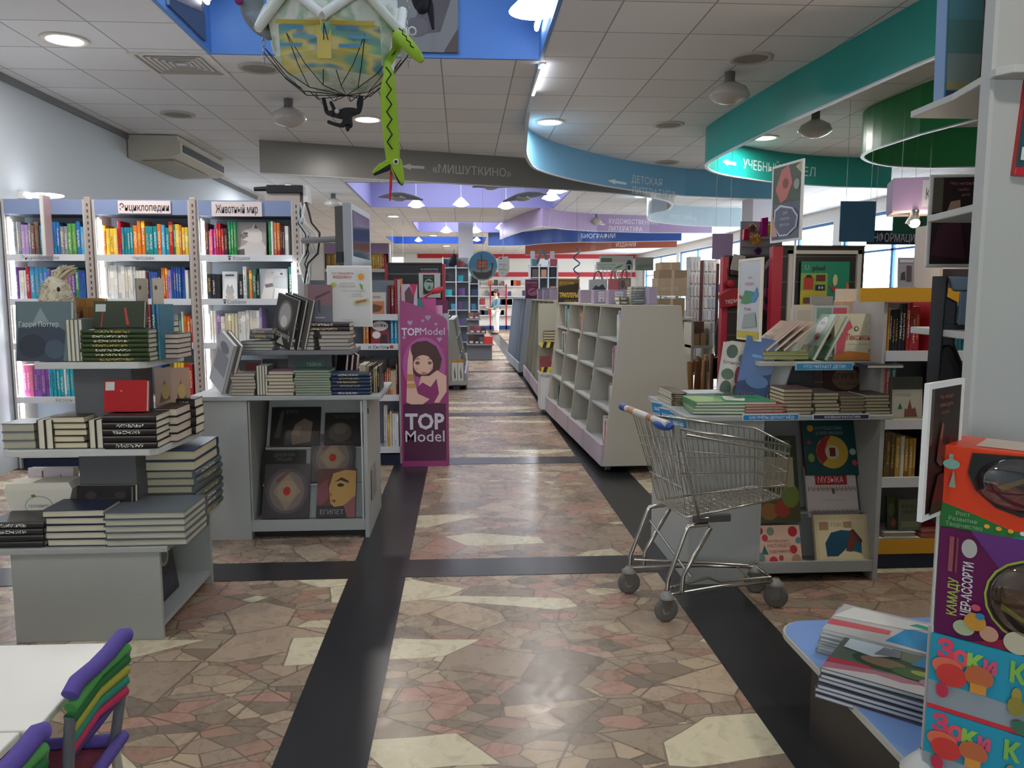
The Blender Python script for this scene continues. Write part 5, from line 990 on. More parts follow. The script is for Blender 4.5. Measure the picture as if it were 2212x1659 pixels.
poster_stand('tall poster stand with a pink starfish and grey speech panel, over the trolley counter', ((1667, 352), (1733, 522)), 4.55, .1, .89, [('r', 0, .5, 1, 1, '#4e5c48'), ('p', [(.1, .7), (.3, .95), (.55, 1), (.7, .75), (.5, .55), (.3, .5)], '#c4706a'), ('e', .45, .76, .1, .07, '#8a4a44'), ('e', .85, .72, .1, .07, '#9aa094'), ('p', [(.8, .95), (1, 1), (1, .85)], '#b9b58a'), ('p', [(.08, .2), (.1, .42), (.3, .48), (.75, .42), (.95, .3), (.9, .15), (.6, .05), (.3, .05)], '#c9ced4'), ('p', [(.12, .2), (.14, .4), (.32, .45), (.72, .4), (.9, .29), (.86, .16), (.58, .07), (.32, .07)], '#5f6474'), ('p', [(0, .05), (.25, .05), (.05, .35), (0, .35)], '#c99a8a'), ('t', 'ДЛЯ', .5, .36, .035, '#c9ccd6', .3), ('t', 'УЧИТЕСЬ', .5, .28, .035, '#c9ccd6', .5), ('t', 'МЕЧТАТЬ', .5, .2, .035, '#c9ccd6', .5)], '#6b6f7a', -80, w=.31)
poster_stand('cream framed poster stand with pink lettering and a green map, on the trolley counter', ((1597, 558), (1643, 735)), 4.30, .02, .89, [('t', 'КНИГА', .5, .78, .03, '#b0707c', .6), ('t', 'В ПОДАРОК', .5, .7, .035, '#b04a5c', .75), ('p', [(.1, .45), (.3, .62), (.7, .6), (.72, .47), (.4, .44)], '#4a8a62'), ('p', [(.6, .5), (.85, .66), (.92, .55), (.75, .46)], '#4a8ac0'), ('e', .1, .53, .08, .025, '#c04a44'), ('t', 'Россия', .45, .38, .04, '#b04a4a', .6, .01), ('p', [(.2, .12), (.9, .16), (.8, .34), (.3, .3)], '#9aa39a'), ('r', 0, 0, 1, .09, '#c2b03c')], '#c9ccd0', -86, frame='#e6e0c2')

# ------------------------------------------------------------------ yellow bookcase at the end of that counter
YY = 4.05
zf = lambda py: at(1950, py, YY).z
t = bookcase('bookcase', 'low bookcase with a mustard yellow header and base, next to the trolley side counter', 2.225, 2.98, zf(650), [zf(778) - .0, zf(925), zf(1050)], None, strip=False, y=YY, dep=.34, inn=mat('#6d7378', .6))
for o in list(t.children):
    if o.name.startswith('plinth'): o.location.z = 0
B('header', t, -.14, .78, -.02, .0, zf(652), zf(622), mat('#d8a02a', .45)); B('base_front', t, .02, .74, .005, .02, zf(1197), zf(1165), mat('#d8a02a', .45)); B('base_shelf', t, .02, .74, .01, .32, zf(1165) - .025, zf(1165), LIP)
GY = 'books on the yellow bookcase'
zz = zf(778) + .03
fill(2.26, 2.46, YY + .02, zz, .24, .29, .2, 61, 'at the counter end, yellow bookcase top shelf', GY, [('red', '#a3282e'), ('black', '#25262c'), ('maroon', '#7a2a2c'), ('orange', '#c98a2c'), ('cream', '#cdbb96')], tmin=.012, tmax=.022)
fill(2.49, 2.62, YY + .01, zz, .24, .30, .2, 62, 'amid the top shelf of the yellow bookcase', GY, [('teal', '#2f7f86'), ('red', '#b8202e'), ('crimson', '#c8243c'), ('green', '#5a9a6a')], tmin=.018, tmax=.028)
fill(2.62, 2.90, YY + .01, zz, .24, .26, .2, 63, 'in the teal run, yellow bookcase top shelf', GY, [('teal', '#2a6a72')], tmin=.014, tmax=.018)
zz = zf(925) + .03
fill(2.26, 2.36, YY + .06, zz + .0, .3, .34, .2, 64, 'on the middle shelf of the yellow bookcase', GY, [('teal', '#3a8a80'), ('red', '#b02030'), ('grey', '#6a707a'), ('pink', '#c8647a')], tmin=.014, tmax=.024)
pcover(1927, 1992, 808, 903, YY + .03, .025, '#b5b2a2', 'pale picture book with a drawn cathedral, on the middle shelf of the yellow bookcase', [('r', 0, .72, 1, 1, '#4a5248'), ('t', 'Москва', .35, .6, .07, '#8a8a8c', .5), ('p', [(.4, .1), (.42, .3), (.5, .26), (.58, .5), (.66, .28), (.76, .32), (.84, .1)], '#7a4a38'), ('p', [(.18, .28), (.26, .42), (.34, .28)], '#3a6a5a'), ('r', 0, 0, 1, .08, '#a8a04a'), ('r', .3, 0, 1, .03, '#b0603a')], lean=4, group=GY, z=zz)
fill(2.60, 2.74, YY + .05, zz, .26, .32, .2, 65, 'on the yellow bookcase middle shelf, pillar end', GY, [('maroon', '#5a2028'), ('purple', '#5a2a50'), ('black', '#241f24')], tmin=.02, tmax=.03)
zz = zf(1050) + .03
fill(2.26, 2.48, YY + .03, zz, .22, .265, .2, 66, 'on the third shelf of the yellow bookcase', GY, [('brown', '#6a5430'), ('red', '#b8202e'), ('cream', '#d6cfc0'), ('yellow', '#b8923c'), ('maroon', '#4a1f20')], tmin=.016, tmax=.026)
fill(2.50, 2.9, YY + .05, zz, .2, .27, .2, 67, 'on the yellow bookcase third shelf, pillar end', GY, [('navy', '#23263c'), ('purple', '#5a4370'), ('grey', '#a8a5a0'), ('teal', '#2a5a60')], tmin=.016, tmax=.026)
zz = zf(1165)
pcover(1942, 1992, 1066, 1130, YY + .05, .02, '#66705c', 'grey green picture book with outlined capitals, on the lowest shelf of the yellow bookcase', [('t', 'МУЗЕИ', .5, .78, .12, '#46523f', .8, .02), ('t', 'МИРА', .5, .6, .12, '#46523f', .6, .02), ('r', .1, .1, .9, .3, '#8a8f74')], lean=6, group=GY, z=zz + .032)
pcover(1917, 1940, 1062, 1132, YY + .07, .02, '#3a4a2a', 'dark green picture book with a pink flower, on the lowest shelf of the yellow bookcase', [('e', .6, .2, .25, .12, '#a84a58'), ('e', .4, .6, .3, .2, '#55603a')], lean=6, group=GY, z=zz + .032)
stack(2.30, 2.48, YY + .02, .2, zz, 1, .03, 'fore', ('white', '#c9c9c2'), 'on the lowest shelf of the yellow bookcase, under the picture books', GY, 68, pages='#d9d5c9')
stack(2.52, 2.66, YY + .02, .2, zz, 2, .026, 'fore', ('red', '#9a2028'), 'in the red pair on the lowest shelf of the yellow bookcase', GY, 69, pages='#c9aa9a')

# ------------------------------------------------------------------ black slat panels with red edges
def slatwall(label, p0, p1, q0, q1, y, z0=0.0, red0=True, red1=False, edge=.05, n=9):
    A, C = at(p0, q0, y), at(p1, q0, y); w = C.x - A.x; H = A.z
    t = thing('slatwall_display', label, 'display panel', (A.x, y, z0), group='black slatwall panels')
    MB().box(0, w, 0, .05, 0, H - z0, mat('#2b2a28', .5)).obj('board', t)
    mb = MB()
    for k in range(n): z = (H - z0) * (k + .6) / n; mb.box(.0, w, -.001, .004, z, z + .012, mat('#5d5c58', .35, .5))
    mb.obj('slat_grooves', t)
    if red0: B('red_edge', t, -edge, 0, -.02, .06, 0, H - z0, mat('#b02038', .4))
    if red1: B('red_edge', t, w, w + edge, -.02, .06, 0, H - z0, mat('#b02038', .4))
    B('top_cap', t, -edge * .8, w, -.015, .055, H - z0, H - z0 + .012, mat('#3a3936', .5))
    for u in (.12, .88): B('foot', t, w * u - .03, w * u + .03, -.12, .15, 0, .03, BLACK())
    return t, w, H - z0
t, w, H = slatwall('black slatwall panel with a red edge, hung with bags, behind the cream poster stand', 1573, 1676, 555, 0, 6.9)
t2_, w, H = slatwall('black slatwall panel with a thick red edge and a framed green poster, behind the counter', 1690, 1868, 533, 0, 6.5, edge=.085)
B('frame_rail', t2_, .05, .085, -.03, 0, .3, H - .03, mat('#c9c5b8', .4)); B('frame_rail', t2_, w - .07, w - .035, -.03, 0, .3, H - .03, mat('#c9c5b8', .4)); B('frame_rail', t2_, .05, w - .035, -.03, 0, H - .06, H - .03, mat('#c9c5b8', .4))
A, C = at(1726, 690, 6.46), at(1836, 565, 6.46)
t = thing('wall_poster', 'green and yellow poster with bags and a surfboard, fixed on the black slatwall', 'poster', (A.x, 6.458, A.z)); w, h = C.x - A.x, C.z - A.z
B('poster_sheet', t, 0, w, 0, .006, 0, h, mat('#1f8a6a', .35))
put(t, (0, -.001, 0), (w, 0, 0), (0, 0, h), [('r', 0, 0, .55, .8, '#8aa84a'), ('r', 0, 0, .55, .5, '#c2b53a'), ('t', 'U', .12, .9, .085, '#7aa890', .1, .03), ('t', 'pixel', .36, .89, .085, '#15201c', .4, .015), ('r', .06, .52, .26, .72, '#b03a2c'), ('p', [(.08, .72), (.12, .77), (.2, .77), (.24, .72)], '#3a2a24'), ('r', .31, .66, .5, .77, '#6a2a22'), ('r', .3, .5, .5, .6, '#23303c'), ('p', [(.36, .55), (.38, .58), (.4, .55), (.38, .52)], '#d0d4d0'), ('p', [(.42, .55), (.44, .58), (.46, .55), (.44, .52)], '#d0d4d0'), ('r', .06, .28, .26, .38, '#6a4a3a'), ('e', .7, .68, .05, .1, '#c9c58a'), ('p', [(.58, .58), (.8, .55), (.78, .48), (.66, .48)], '#a83a34'), ('p', [(.92, .5), (.94, .66), (.98, .6), (1, .5)], '#c86a44')], 'printed_picture', 'lettering')
# things on the first slatwall
t = thing('backpack', 'dark backpack with a magenta floral print hanging on the black slatwall', 'backpack', (at(1672, 640, 6.8).x, 6.80, at(1672, 680, 6.8).z))
FL = node_mat('floral_cloth'); m_, nt_, b_, N_f, L_f = FL
v_n = N_f('ShaderNodeTexVoronoi'); v_n.inputs['Scale'].default_value = 16; tcf = N_f('ShaderNodeTexCoord'); L_f(tcf.outputs['Object'], v_n.inputs['Vector'])
spf = N_f('ShaderNodeSeparateColor'); L_f(v_n.outputs['Color'], spf.inputs[0]); L_f(ramp(nt_, spf.outputs[0], [(0, '#3a1a34'), (.4, '#8a2a5a'), (.6, '#c0407c'), (.75, '#b9a8b0'), (.85, '#2a2030')]), b_.inputs['Base Color'])
MB().prism([(-.17, 0), (.15, 0), (.16, .25), (.13, .42), (.04, .52), (-.06, .50), (-.13, .38)], -.09, .03, m_, 'y').obj('bag_body', t, bevel=.04)
MB().tube([(-.02, .03, .5), (0, .06, .57), (.04, .03, .52)], .008, BLACK(), 6).obj('strap_loop', t); MB().box(-.1, .1, -.13, -.09, .05, .25, mat('#3a2438', .7)).obj('front_pocket', t, bevel=.02)
t = thing('red_bag_tag', 'small red padded bag with white letters hanging on the black slatwall', 'bag', (at(1585, 650, 6.82).x, 6.82, at(1585, 662, 6.82).z), (0, R(-8), 0))
MB().prism([(-.12, 0), (.12, 0), (.12, .12), (.03, .16), (-.03, .16), (-.12, .12)], -.03, .03, mat('#9a1c2a', .7), 'y').obj('body', t, bevel=.012); MB().ball((0, 0, .2), (.035, .03, .035), mat('#a8202e', .8)).obj('bobble', t)
MB().tube([(0, .03, .22), (0, .06, .34)], .003, BLACK(), 5).obj('hook', t); put(t, (-.1, -.0315, .02), (.2, 0, 0), (0, 0, .07), [('t', 'термос', .5, .5, .6, '#d9c9c9', .8, .01)])
t = thing('white_card', 'crumpled white card pinned at the top of the black slatwall', 'card', (at(1592, 575, 6.86).x, 6.865, at(1592, 580, 6.86).z), (R(4), R(10), R(10)))
MB().box(-.06, .06, 0, .004, -.02, .12, mat('#b5b2ac', .6)).obj('sheet', t); MB().box(-.05, .05, -.04, .02, -.06, -.02, mat('#3a3434', .6)).obj('dark_tab', t)

# ------------------------------------------------------------------ wedge gondola on castors along the aisle
def gondola(label, x0, y0, x1, y1, wb, wt, H, nb, shelf_z, col, inset=.015, z0=.07, face=None):
    """wedge-shaped book gondola: aisle foot line from (x0,y0) to (x1,y1); compartments open towards the aisle"""
    d = Vector((x1 - x0, y1 - y0, 0)); L_ = d.length; a = math.atan2(d.y, d.x)
    t = thing('book_gondola', label, 'book gondola', (x0, y0, 0), (0, 0, a - math.pi / 2), group='wedge book gondolas')
    ins = (wb - wt) / 2; m = mat(col, .55, noise=.1, nscale=80); fm = face or mat('#b5a9b4', .55)
    prof = [(0, z0), (wb, z0), (wb - ins, H), (ins, H)]
    xa = lambda z: ins * (z - z0) / (H - z0)
    for i in range(nb + 1):
        yv = L_ * i / nb
        if i in (0, nb): MB().prism(prof, yv - .012, yv + .012, m, 'y').obj('end_panel', t, bevel=.002)
        else:
            q = [(xa(z0), z0), (wb / 2, z0), (wb / 2, H), (ins, H)]
            MB().prism(q, yv - .012, yv + .012, m, 'y').obj('divider', t)
    MB().prism([(wb / 2 - .02, z0), (wb / 2 + .02, z0), (wb / 2 + .02, H), (wb / 2 - .02, H)], .012, L_ - .012, m, 'y').obj('spine_board', t)
    MB().prism([(wb - .012, z0), (wb, z0), (wb - ins, H), (wb - ins - .012, H)], .012, L_ - .012, m, 'y').obj('rear_face', t)
    MB().prism([(ins, H - .02), (wb - ins, H - .02), (wb - ins, H), (ins, H)], .012, L_ - .012, m, 'y').obj('top_board', t)
    for i in range(nb):
        ya, yb = L_ * i / nb + .013, L_ * (i + 1) / nb - .013
        for z in shelf_z:
            MB().box(xa(z) + inset, wb / 2 - .02, ya, yb, z - .02, z, mat('#b5b8b5', .5)).obj('shelf', t)
        MB().prism([(-.01, z0), (.02, z0), (xa(shelf_z[0]) + .0, shelf_z[0] + .03), (xa(shelf_z[0]) - .03, shelf_z[0] + .03)], ya, yb, fm, 'y').obj('front_lip', t)
    MB().box(0, wb, 0.02, L_ - .02, z0 - .012, z0, BLACK()).obj('underside', t)
    for px in (.08, wb - .08):
        for py in (.15, L_ - .15):
            c = MB().tube([(px - .02, py, .028), (px + .02, py, .028)], .027, mat('#6d6a68', .5), 12).obj('castor', t)
            MB().box(px - .025, px + .025, py - .02, py + .02, .05, z0, CHROME()).obj('castor_bracket', t)
    return t, a - math.pi / 2, xa
gz = [.22, .53, .84, 1.13]
t, ga, xa = gondola('grey wedge book gondola on castors nearest the trolley, mostly empty compartments', 1.165, 6.46, 1.035, 9.70, .80, .50, 1.42, 4, gz, '#b6b2a4')
Rg = Matrix.Rotation(ga, 4, 'Z'); O = Vector((1.165, 6.46, 0))
GG = 'books in the wedge gondola'
def gbooks(bay, lev, u0, n, cols, seed, where):
    rng = random.Random(seed); z = gz[lev]; L_ = math.hypot(.13, 3.24) / 4
    for k in range(n):
        cn, cc = cols[k % len(cols)]; t_ = rng.uniform(.022, .036); h = rng.uniform(.2, .255)
        yv = L_ * bay + .02 + u0 + k * .037; xx = xa(z) + .02 + .085
        c = O + Rg @ Vector((xx, yv, z + h / 2)); ex, ey = Rg.to_3x3() @ Vector((0, -1, 0)), Rg.to_3x3() @ Vector((1, 0, 0))
        book(c, (t_, .16, h), (ex, ey), cc, f'{cn} book, {ORD[k]} from the near end, {where}', GG, rng.random() < .6)
gbooks(0, 3, .02, 4, [('lilac', '#8d86b4'), ('white', '#dcdcdc'), ('white', '#d6d6d8'), ('green', '#1f9a4a')], 71, 'top shelf of the nearest gondola bay')
gbooks(1, 3, .02, 3, [('dark grey', '#4a4846'), ('brown', '#5a4a44')], 72, 'top shelf of the second gondola bay')
gbooks(2, 3, .05, 4, [('rust', '#a8502c'), ('grey', '#7a7470')], 73, 'top shelf of the third gondola bay')
gbooks(3, 3, .02, 9, [('brown', '#6a4a3a'), ('cream', '#b9a58a'), ('light blue', '#6ac0d0'), ('dark green', '#2f5a4a')], 74, 'top shelf of the furthest gondola bay')
gbooks(0, 2, .02, 4, [('pink', '#c98a9a'), ('lilac', '#b0a4c4'), ('dark teal', '#2a3c44')], 75, 'second shelf down in the nearest gondola bay')
gbooks(1, 2, .02, 2, [('dark green', '#3a4a40')], 76, 'second shelf down in the second gondola bay')
gbooks(2, 2, .02, 2, [('cream', '#cdbfa8')], 77, 'second shelf down in the third gondola bay')
gbooks(3, 2, .02, 8, [('lilac', '#a89ab0'), ('teal', '#2a7a78'), ('maroon', '#6a3a44'), ('white', '#d0d0cc')], 78, 'second shelf down in the furthest gondola bay')
gbooks(0, 1, .02, 3, [('white', '#dcdcdc'), ('grey', '#9a9a9a')], 79, 'third shelf down in the nearest gondola bay')
gbooks(0, 0, .04, 4, [('grey', '#b9b5b0'), ('pink', '#c8687a'), ('white', '#d6d6d6')], 80, 'bottom shelf of the nearest gondola bay')
gbooks(1, 1, .02, 1, [('maroon', '#5a2c30')], 81, 'third shelf down in the second gondola bay')
gbooks(2, 1, .02, 1, [('orange', '#b8642c')], 82, 'third shelf down in the third gondola bay')
gbooks(3, 0, .1, 3, [('green', '#3a6a50')], 83, 'bottom shelf of the furthest gondola bay')
# on top of it
TG = O + Rg @ Vector((.25, 0, 1.42))
for k, (px0, px1, q0, q1, y) in enumerate([(1254, 1283, 626, 657, 8.6), (1283, 1315, 626, 660, 7.9), (1315, 1358, 626, 661, 7.4)]):
    A, C = at(px0, q1, y), at(px1, q0, y)
    t = thing('lilac_box_file', f'lilac box on top of the near wedge gondola, {ORD[k]} from the far end', 'box', (A.x, y, 1.42), group='lilac boxes')
    w, h = C.x - A.x, C.z - 1.42
    MB().box(0, w * .97, 0, .18, 0, h, mat('#a597ad', .6)).obj('carton', t, bevel=.004)
    if k: put(t, (w * .3, -.001, h * .15), (w * .42, 0, 0), (0, 0, h * .72), [('r', 0, 0, 1, 1, '#d6d3d8'), ('t', ['', 'Детек', 'Роман'][k], .5, .78, .14, '#7a7684', .8), ('t', 'тивы' if k == 1 else 'тика', .5, .55, .12, '#7a7684', .6), ('r', .36, .08, .62, .26, '#8a8690')], 'white_label', 'lettering')
pstack(1363, 1402, 623, 662, 7.1, 7, .2, 'spine', ('silver grey', '#9a9c9a'), 'in the silver stack on top of the wedge gondola', GG, 84, z=1.42, jit=.004)
stack(at(1338, 660, 7.0).x, at(1360, 660, 7.0).x, 7.0, .2, 1.42, 2, .035, 'spine', ('grey brown', '#6a6660'), 'in the small pair beside the silver stack', GG, 85)
t = thing('lilac_divider', 'plain lilac board standing at the end of the wedge gondola top', 'divider board', (at(1402, 660, 6.9).x, 6.9, 1.42)); w = .07; MB().box(0, w, 0, .16, 0, .16, mat('#a597ad', .6)).obj('board', t); MB().box(-.01, w + .01, -.01, .17, 0, .008, mat('#97899f', .6)).obj('foot', t)
t = thing('poster_stand', 'black and yellow poster with a diagonal band and bold capitals, behind the wedge gondola', 'poster stand', (at(1204, 662, 9.78).x, 9.78, at(1204, 664, 9.78).z), (0, 0, R(8))); w, h = .285, at(1204, 602, 9.9).z - at(1204, 664, 9.9).z
B('frame', t, 0, w, 0, .012, 0, h, mat('#a89a7a', .5)); put(t, (.01, -.001, .01), (w - .02, 0, 0), (0, 0, h - .02), [('r', 0, 0, 1, 1, '#2a221c'), ('p', [(0, .72), (1, .86), (1, 1), (0, 1)], '#5e4a24'), ('t', 'ДЕТЕКТИВЫ', .4, .86, .09, '#b8923a', .7), ('t', 'ТРИЛЛЕРЫ', .5, .42, .17, '#d9b83a', .9, .02), ('t', 'УЖАСЫ', .6, .2, .1, '#a88a3a', .6)]); MB().box(.1, .18, .012, .05, -.06, .0, mat('#a597ad', .6)).obj('foot', t)
MB().tube([(.14, .03, 0), (.14, .03, -t.location.z)], .012, LAMD(), 8).obj('stand_pole', t)

# ================================================================== SHOPPING TROLLEY
t = thing('shopping_trolley', 'empty chrome wire shopping trolley with a blue handle, standing in the aisle', 'shopping trolley', (0, 0, 0))
RN, RF, FN, FF = Vector((.93, 3.45, 0)), Vector((.83, 3.80, 0)), Vector((1.50, 3.58, 0)), Vector((1.475, 3.775, 0))
hn, hf = Vector((.915, 3.44, .925)), Vector((.795, 3.85, .948))
tn, tf = Vector((.955, 3.46, .905)), Vector((.845, 3.84, .915)); fn, ff = Vector((1.525, 3.54, .80)), Vector((1.45, 3.79, .845))
bn, bf = Vector((1.02, 3.475, .485)), Vector((.975, 3.83, .475)); gn, gf = Vector((1.515, 3.56, .55)), Vector((1.455, 3.785, .55))
CH = CHROME()
MB().tube([tf, tn, fn, ff], .0065, CH, 8, True).obj('top_rim', t)
MB().tube([bf, bn, gn, gf], .006, CH, 8, True).obj('lower_rim', t)
mb = MB()
lerp = lambda a, b, q: a + (b - a) * q
def wires(a0, a1, b0, b1, n, m_=3, r=.0022):
    for i in range(n + 1): mb.tube([lerp(a0, a1, i / n), lerp(b0, b1, i / n)], r, CH, 5)
    for i in range(1, m_ + 1): q = i / (m_ + 1); mb.tube([lerp(a0, b0, q), lerp(a1, b1, q)], r * 1.4, CH, 5)
wires(tn, fn, bn, gn, 22); wires(tf, ff, bf, gf, 22); wires(fn, ff, gn, gf, 10); wires(tn, tf, bn, bf, 14, 2); wires(bn, bf, gn, gf, 12, 14)
mb.obj('wire_mesh', t)
mb = MB(); so = Vector((.06, 0, -.02)); wires(lerp(tn, bn, .05) + so, lerp(tf, bf, .05) + so, lerp(bn, tn, .25) + so * 1.2, lerp(bf, tf, .25) + so * 1.2, 9, 1); mb.obj('child_seat_wire_mesh', t)
MB().tube([lerp(tn, tf, -.02) + Vector((0, 0, .012)), tn + Vector((.12, -.005, -.42)), bn + Vector((.10, -.01, 0))], .006, CH, 8).obj('side_bracket', t)
MB().tube([tn + Vector((.05, -.008, -.03)), Vector((1.52, 3.533, .765))], .006, CH, 8).obj('side_rail', t)
MB().box(-.09, .09, -.012, .012, -.022, .012, mat('#4a4744', .5), Matrix.Translation(bn + Vector((.12, .0, .0))) @ Matrix.Rotation(R(6), 4, 'Z')).obj('mount_plate', t, bevel=.004)
d = hn - hf
MB().tube([hf, hn], .017, mat('#c9c5bd', .4), 14).obj('handle', t)
h_ = [o for o in t.children if o.name.startswith('handle')][0]
MB().tube([hf - d * .02, hf + d * .09], .019, mat('#1f4a8a', .4), 14).obj('end_cap', h_); MB().tube([lerp(hf, hn, .16), lerp(hf, hn, .3)], .0175, mat('#b98a6a', .5), 14).obj('printed_band', h_); MB().tube([lerp(hf, hn, .6), lerp(hf, hn, .7)], .0175, mat('#a8705a', .5), 14).obj('printed_band', h_)
MB().ball(lerp(hf, hn, .86) - Vector((-.01, 0, .012)), (.035, .075, .026), mat('#1f4a9a', .4), M=Matrix.Rotation(R(16), 4, 'Z')).obj('coin_lock', t)
for p, q in ((hn, tn), (hf, tf)): MB().tube([p, q], .008, CH, 8).obj('handle_bracket', t)
MB().box(-.012, .012, -.03, .004, -.06, .02, mat('#8a8880', .4), Matrix.Translation(tn + Vector((.0, -.006, 0)))).obj('hinge_plate', t)
# Z-shaped legs
def leg(o, dy): MB().tube([o + Vector((0, 0, .115)), o + Vector((.005, 0, .2)), o + Vector((.09, dy, .425)), o + Vector((.10, dy, .445)), o + Vector((.19, dy, .455)), o + Vector((.205, dy, .435)), o + Vector((.08, dy * .6, .215)), o + Vector((.075, dy * .6, .135))], .0105, CH, 10).obj('leg', t)
leg(RN, .02); leg(RF, .01)
MB().tube([RN + Vector((.0, 0, .125)), Vector((1.20, 3.52, .135)), FN + Vector((0, 0, .13)), FF + Vector((0, 0, .135)), Vector((1.2, 3.80, .14)), RF + Vector((0, 0, .135))], .0095, CH, 9).obj('base_frame', t)
MB().tube([RN + Vector((.02, .02, .155)), Vector((1.16, 3.56, .165)), Vector((1.22, 3.57, .14)), FN + Vector((-.02, .02, .145))], .007, CH, 8).obj('base_rail', t)
MB().tube([RF + Vector((.02, -.02, .185)), Vector((1.2, 3.75, .17)), FF + Vector((-.05, -.02, .15))], .007, CH, 8).obj('base_rail', t)
MB().tube([RF + Vector((.10, .01, .38)), RN + Vector((.12, .02, .20)), ], .006, CH, 8).obj('cross_brace', t); MB().tube([FN + Vector((-.12, 0, .135)), FF + Vector((-.1, 0, .14))], .006, CH, 8).obj('cross_brace', t)
for p, a in ((RN, 12), (RF, 5), (FN, -25), (FF, -20)):
    M = Matrix.Translation(p) @ Matrix.Rotation(R(a), 4, 'Z')
    c = MB().lathe([(.0001, -.0125), (.044, -.013), (.056, -.009), (.058, 0), (.056, .009), (.044, .013), (.0001, .0125)], mat('#5f5d58', .55), 22, M @ Matrix.Translation((0, 0, .058)) @ Matrix.Rotation(R(90), 4, 'X')).obj('castor', t)
    MB().lathe([(.0001, -.0145), (.022, -.0145), (.024, 0), (.022, .0145), (.0001, .0145)], mat('#8a8780', .4), 14, M @ Matrix.Translation((0, 0, .058)) @ Matrix.Rotation(R(90), 4, 'X')).obj('hub', c)
    mb = MB(); 
    for s in (-1, 1): mb.prism([(-.016, .05), (.016, .05), (.024, .108), (-.024, .108)], s * .0155 - .0015, s * .0155 + .0015, mat('#77746e', .4, .6), 'y', M)
    mb.box(-.03, .03, -.018, .018, .104, .112, mat('#77746e', .4, .6), M)
    mb.obj('fork', c); MB().lathe([(.036, .112), (.038, .122), (.02, .136), (.012, .15)], mat('#8a8882', .5), 16, M).obj('swivel_cap', c)

# ================================================================== GREY DISPLAY PILLAR, TOY BOXES, BLUE PLATFORM (near, far side of the aisle)
t = thing('display_pillar', 'tall plain grey display pillar with short shelf arms, rising out of view', 'display pillar', (0, 0, 0))
MB().box(1.42, 2.4, 2.10, 2.135, .3015, CZ - .02, mat('#adb0aa', .6, noise=.08, nscale=100)).obj('front_panel', t)
B('edge_profile', t, 1.412, 1.424, 2.096, 2.138, .3015, CZ - .02, mat('#b5b8b2', .5)); B('core', t, 1.80, 2.35, 2.135, 2.6, .3015, CZ - .02, mat('#a2a5a0', .6))
sh_ = mat('#b9bbb4', .5)
for z, pts in ((2.075, [(1.405, 2.07), (1.455, 2.33), (1.46, 2.56), (2.3, 2.56), (2.3, 2.02), (1.43, 2.03)]), (1.735, [(1.43, 2.136), (1.475, 2.36), (1.50, 2.50), (2.2, 2.5), (2.2, 2.136)]), (1.375, [(1.43, 2.136), (1.475, 2.36), (1.50, 2.56), (2.2, 2.56), (2.2, 2.136)])):
    MB().prism(pts, z, z + .022, sh_).obj('shelf_arm', t, bevel=.003)
# things on its shelves
def flatbox(name, label, cat, x, y, z, w, d, h, ground, shapes, yaw=0, lean=0, side=None, group=None):
    o = thing(name, label, cat, (x, y, z), (R(-lean), 0, R(yaw)), group=group)
    MB().box(-w / 2, w / 2, 0, d, 0, h, mat(ground, .25)).obj('carton', o, bevel=.002)
    if side: MB().box(-w / 2 - .001, -w / 2 + .002, .001, d - .001, .001, h - .001, mat(side, .3)).obj('side_panel', o)
    if shapes: put(o, (-w / 2, -.001, 0), (w, 0, 0), (0, 0, h), shapes, 'printed_picture', 'lettering', eps=.0005)
    return o
flatbox('jigsaw_box', 'large pale blue boxed jigsaw with a seaside picture, high on the grey pillar', 'box', 1.560, 2.40, 2.098, .175, .055, .42, '#5c8aa0', [('r', .02, .55, 1, 1, '#5f9aa4'), ('r', .02, .3, .72, .56, '#5c8a86'), ('r', .02, .08, .7, .32, '#8a9a94'), ('p', [(.6, .12), (.66, .5), (.62, .8), (.7, 1), (.95, 1), (1, .5), (.95, .12)], '#7a6250'), ('e', .82, .8, .14, .2, '#4f3c30'), ('r', .02, .06, .7, .12, '#a39a6a'), ('r', .02, .0, .5, .06, '#3a4c78')], 0, 2, '#7d9fc4')
flatbox('jigsaw_box', 'narrow red boxed jigsaw with a barcode, beside the pale blue one, on the pillar', 'box', 1.545, 2.055, 2.098, .075, .03, .35, '#b51c30', [('r', 0, 0, 1, .12, '#3a5a34'), ('e', .5, .18, .3, .08, '#2a4a28'), ('r', .15, .33, .9, .42, '#c9a08a')] + [('r', .15 + k * .09, .34, .19 + k * .09, .42, '#4a1a20') for k in range(8)] + [('r', .1, .25, .95, .3, '#c96a2c'), ('e', .5, .66, .18, .05, '#d9a02c'), ('t', 'PUZZLE', .6, .85, .03, '#e6d0cc', .7)], -3, 4)
o = thing('domino_box', 'red and dark teal boxed domino game hanging out of the frame on the grey pillar', 'box', (1.535, 2.075, 1.82), (0, R(4), R(-6)))
MB().box(-.05, .12, 0, .05, 0, .26, mat('#b5202c', .35)).obj('carton', o, bevel=.003)
put(o, (-.05, -.001, 0), (.17, 0, 0), (0, 0, .26), [('p', [(0, .08), (0, .8), (.1, .86), (.6, .8), (1, .7), (1, .15), (.3, .1)], '#14484c'), ('r', .06, .7, .36, .82, '#c9cdc4'), ('e', .14, .76, .04, .03, '#2a3a3a'), ('r', .2, .44, .46, .56, '#c9cdc4'), ('e', .3, .5, .05, .035, '#2a3a3a'), ('r', .34, .3, .56, .42, '#c9cdc4'), ('r', .04, .15, .34, .28, '#c9cdc4'), ('e', .14, .22, .04, .03, '#2a3a3a'), ('e', .26, .2, .04, .03, '#2a3a3a'), ('p', [(.3, .3), (.7, .45), (.6, .25)], '#1f8a9a')])
o = thing('framed_poster', 'white framed poster with dark curtains and pale pink lettering, behind the upper pillar arm', 'poster', (1.66, 2.66, at(2090, 577, 2.62).z), (0, 0, R(-12)))
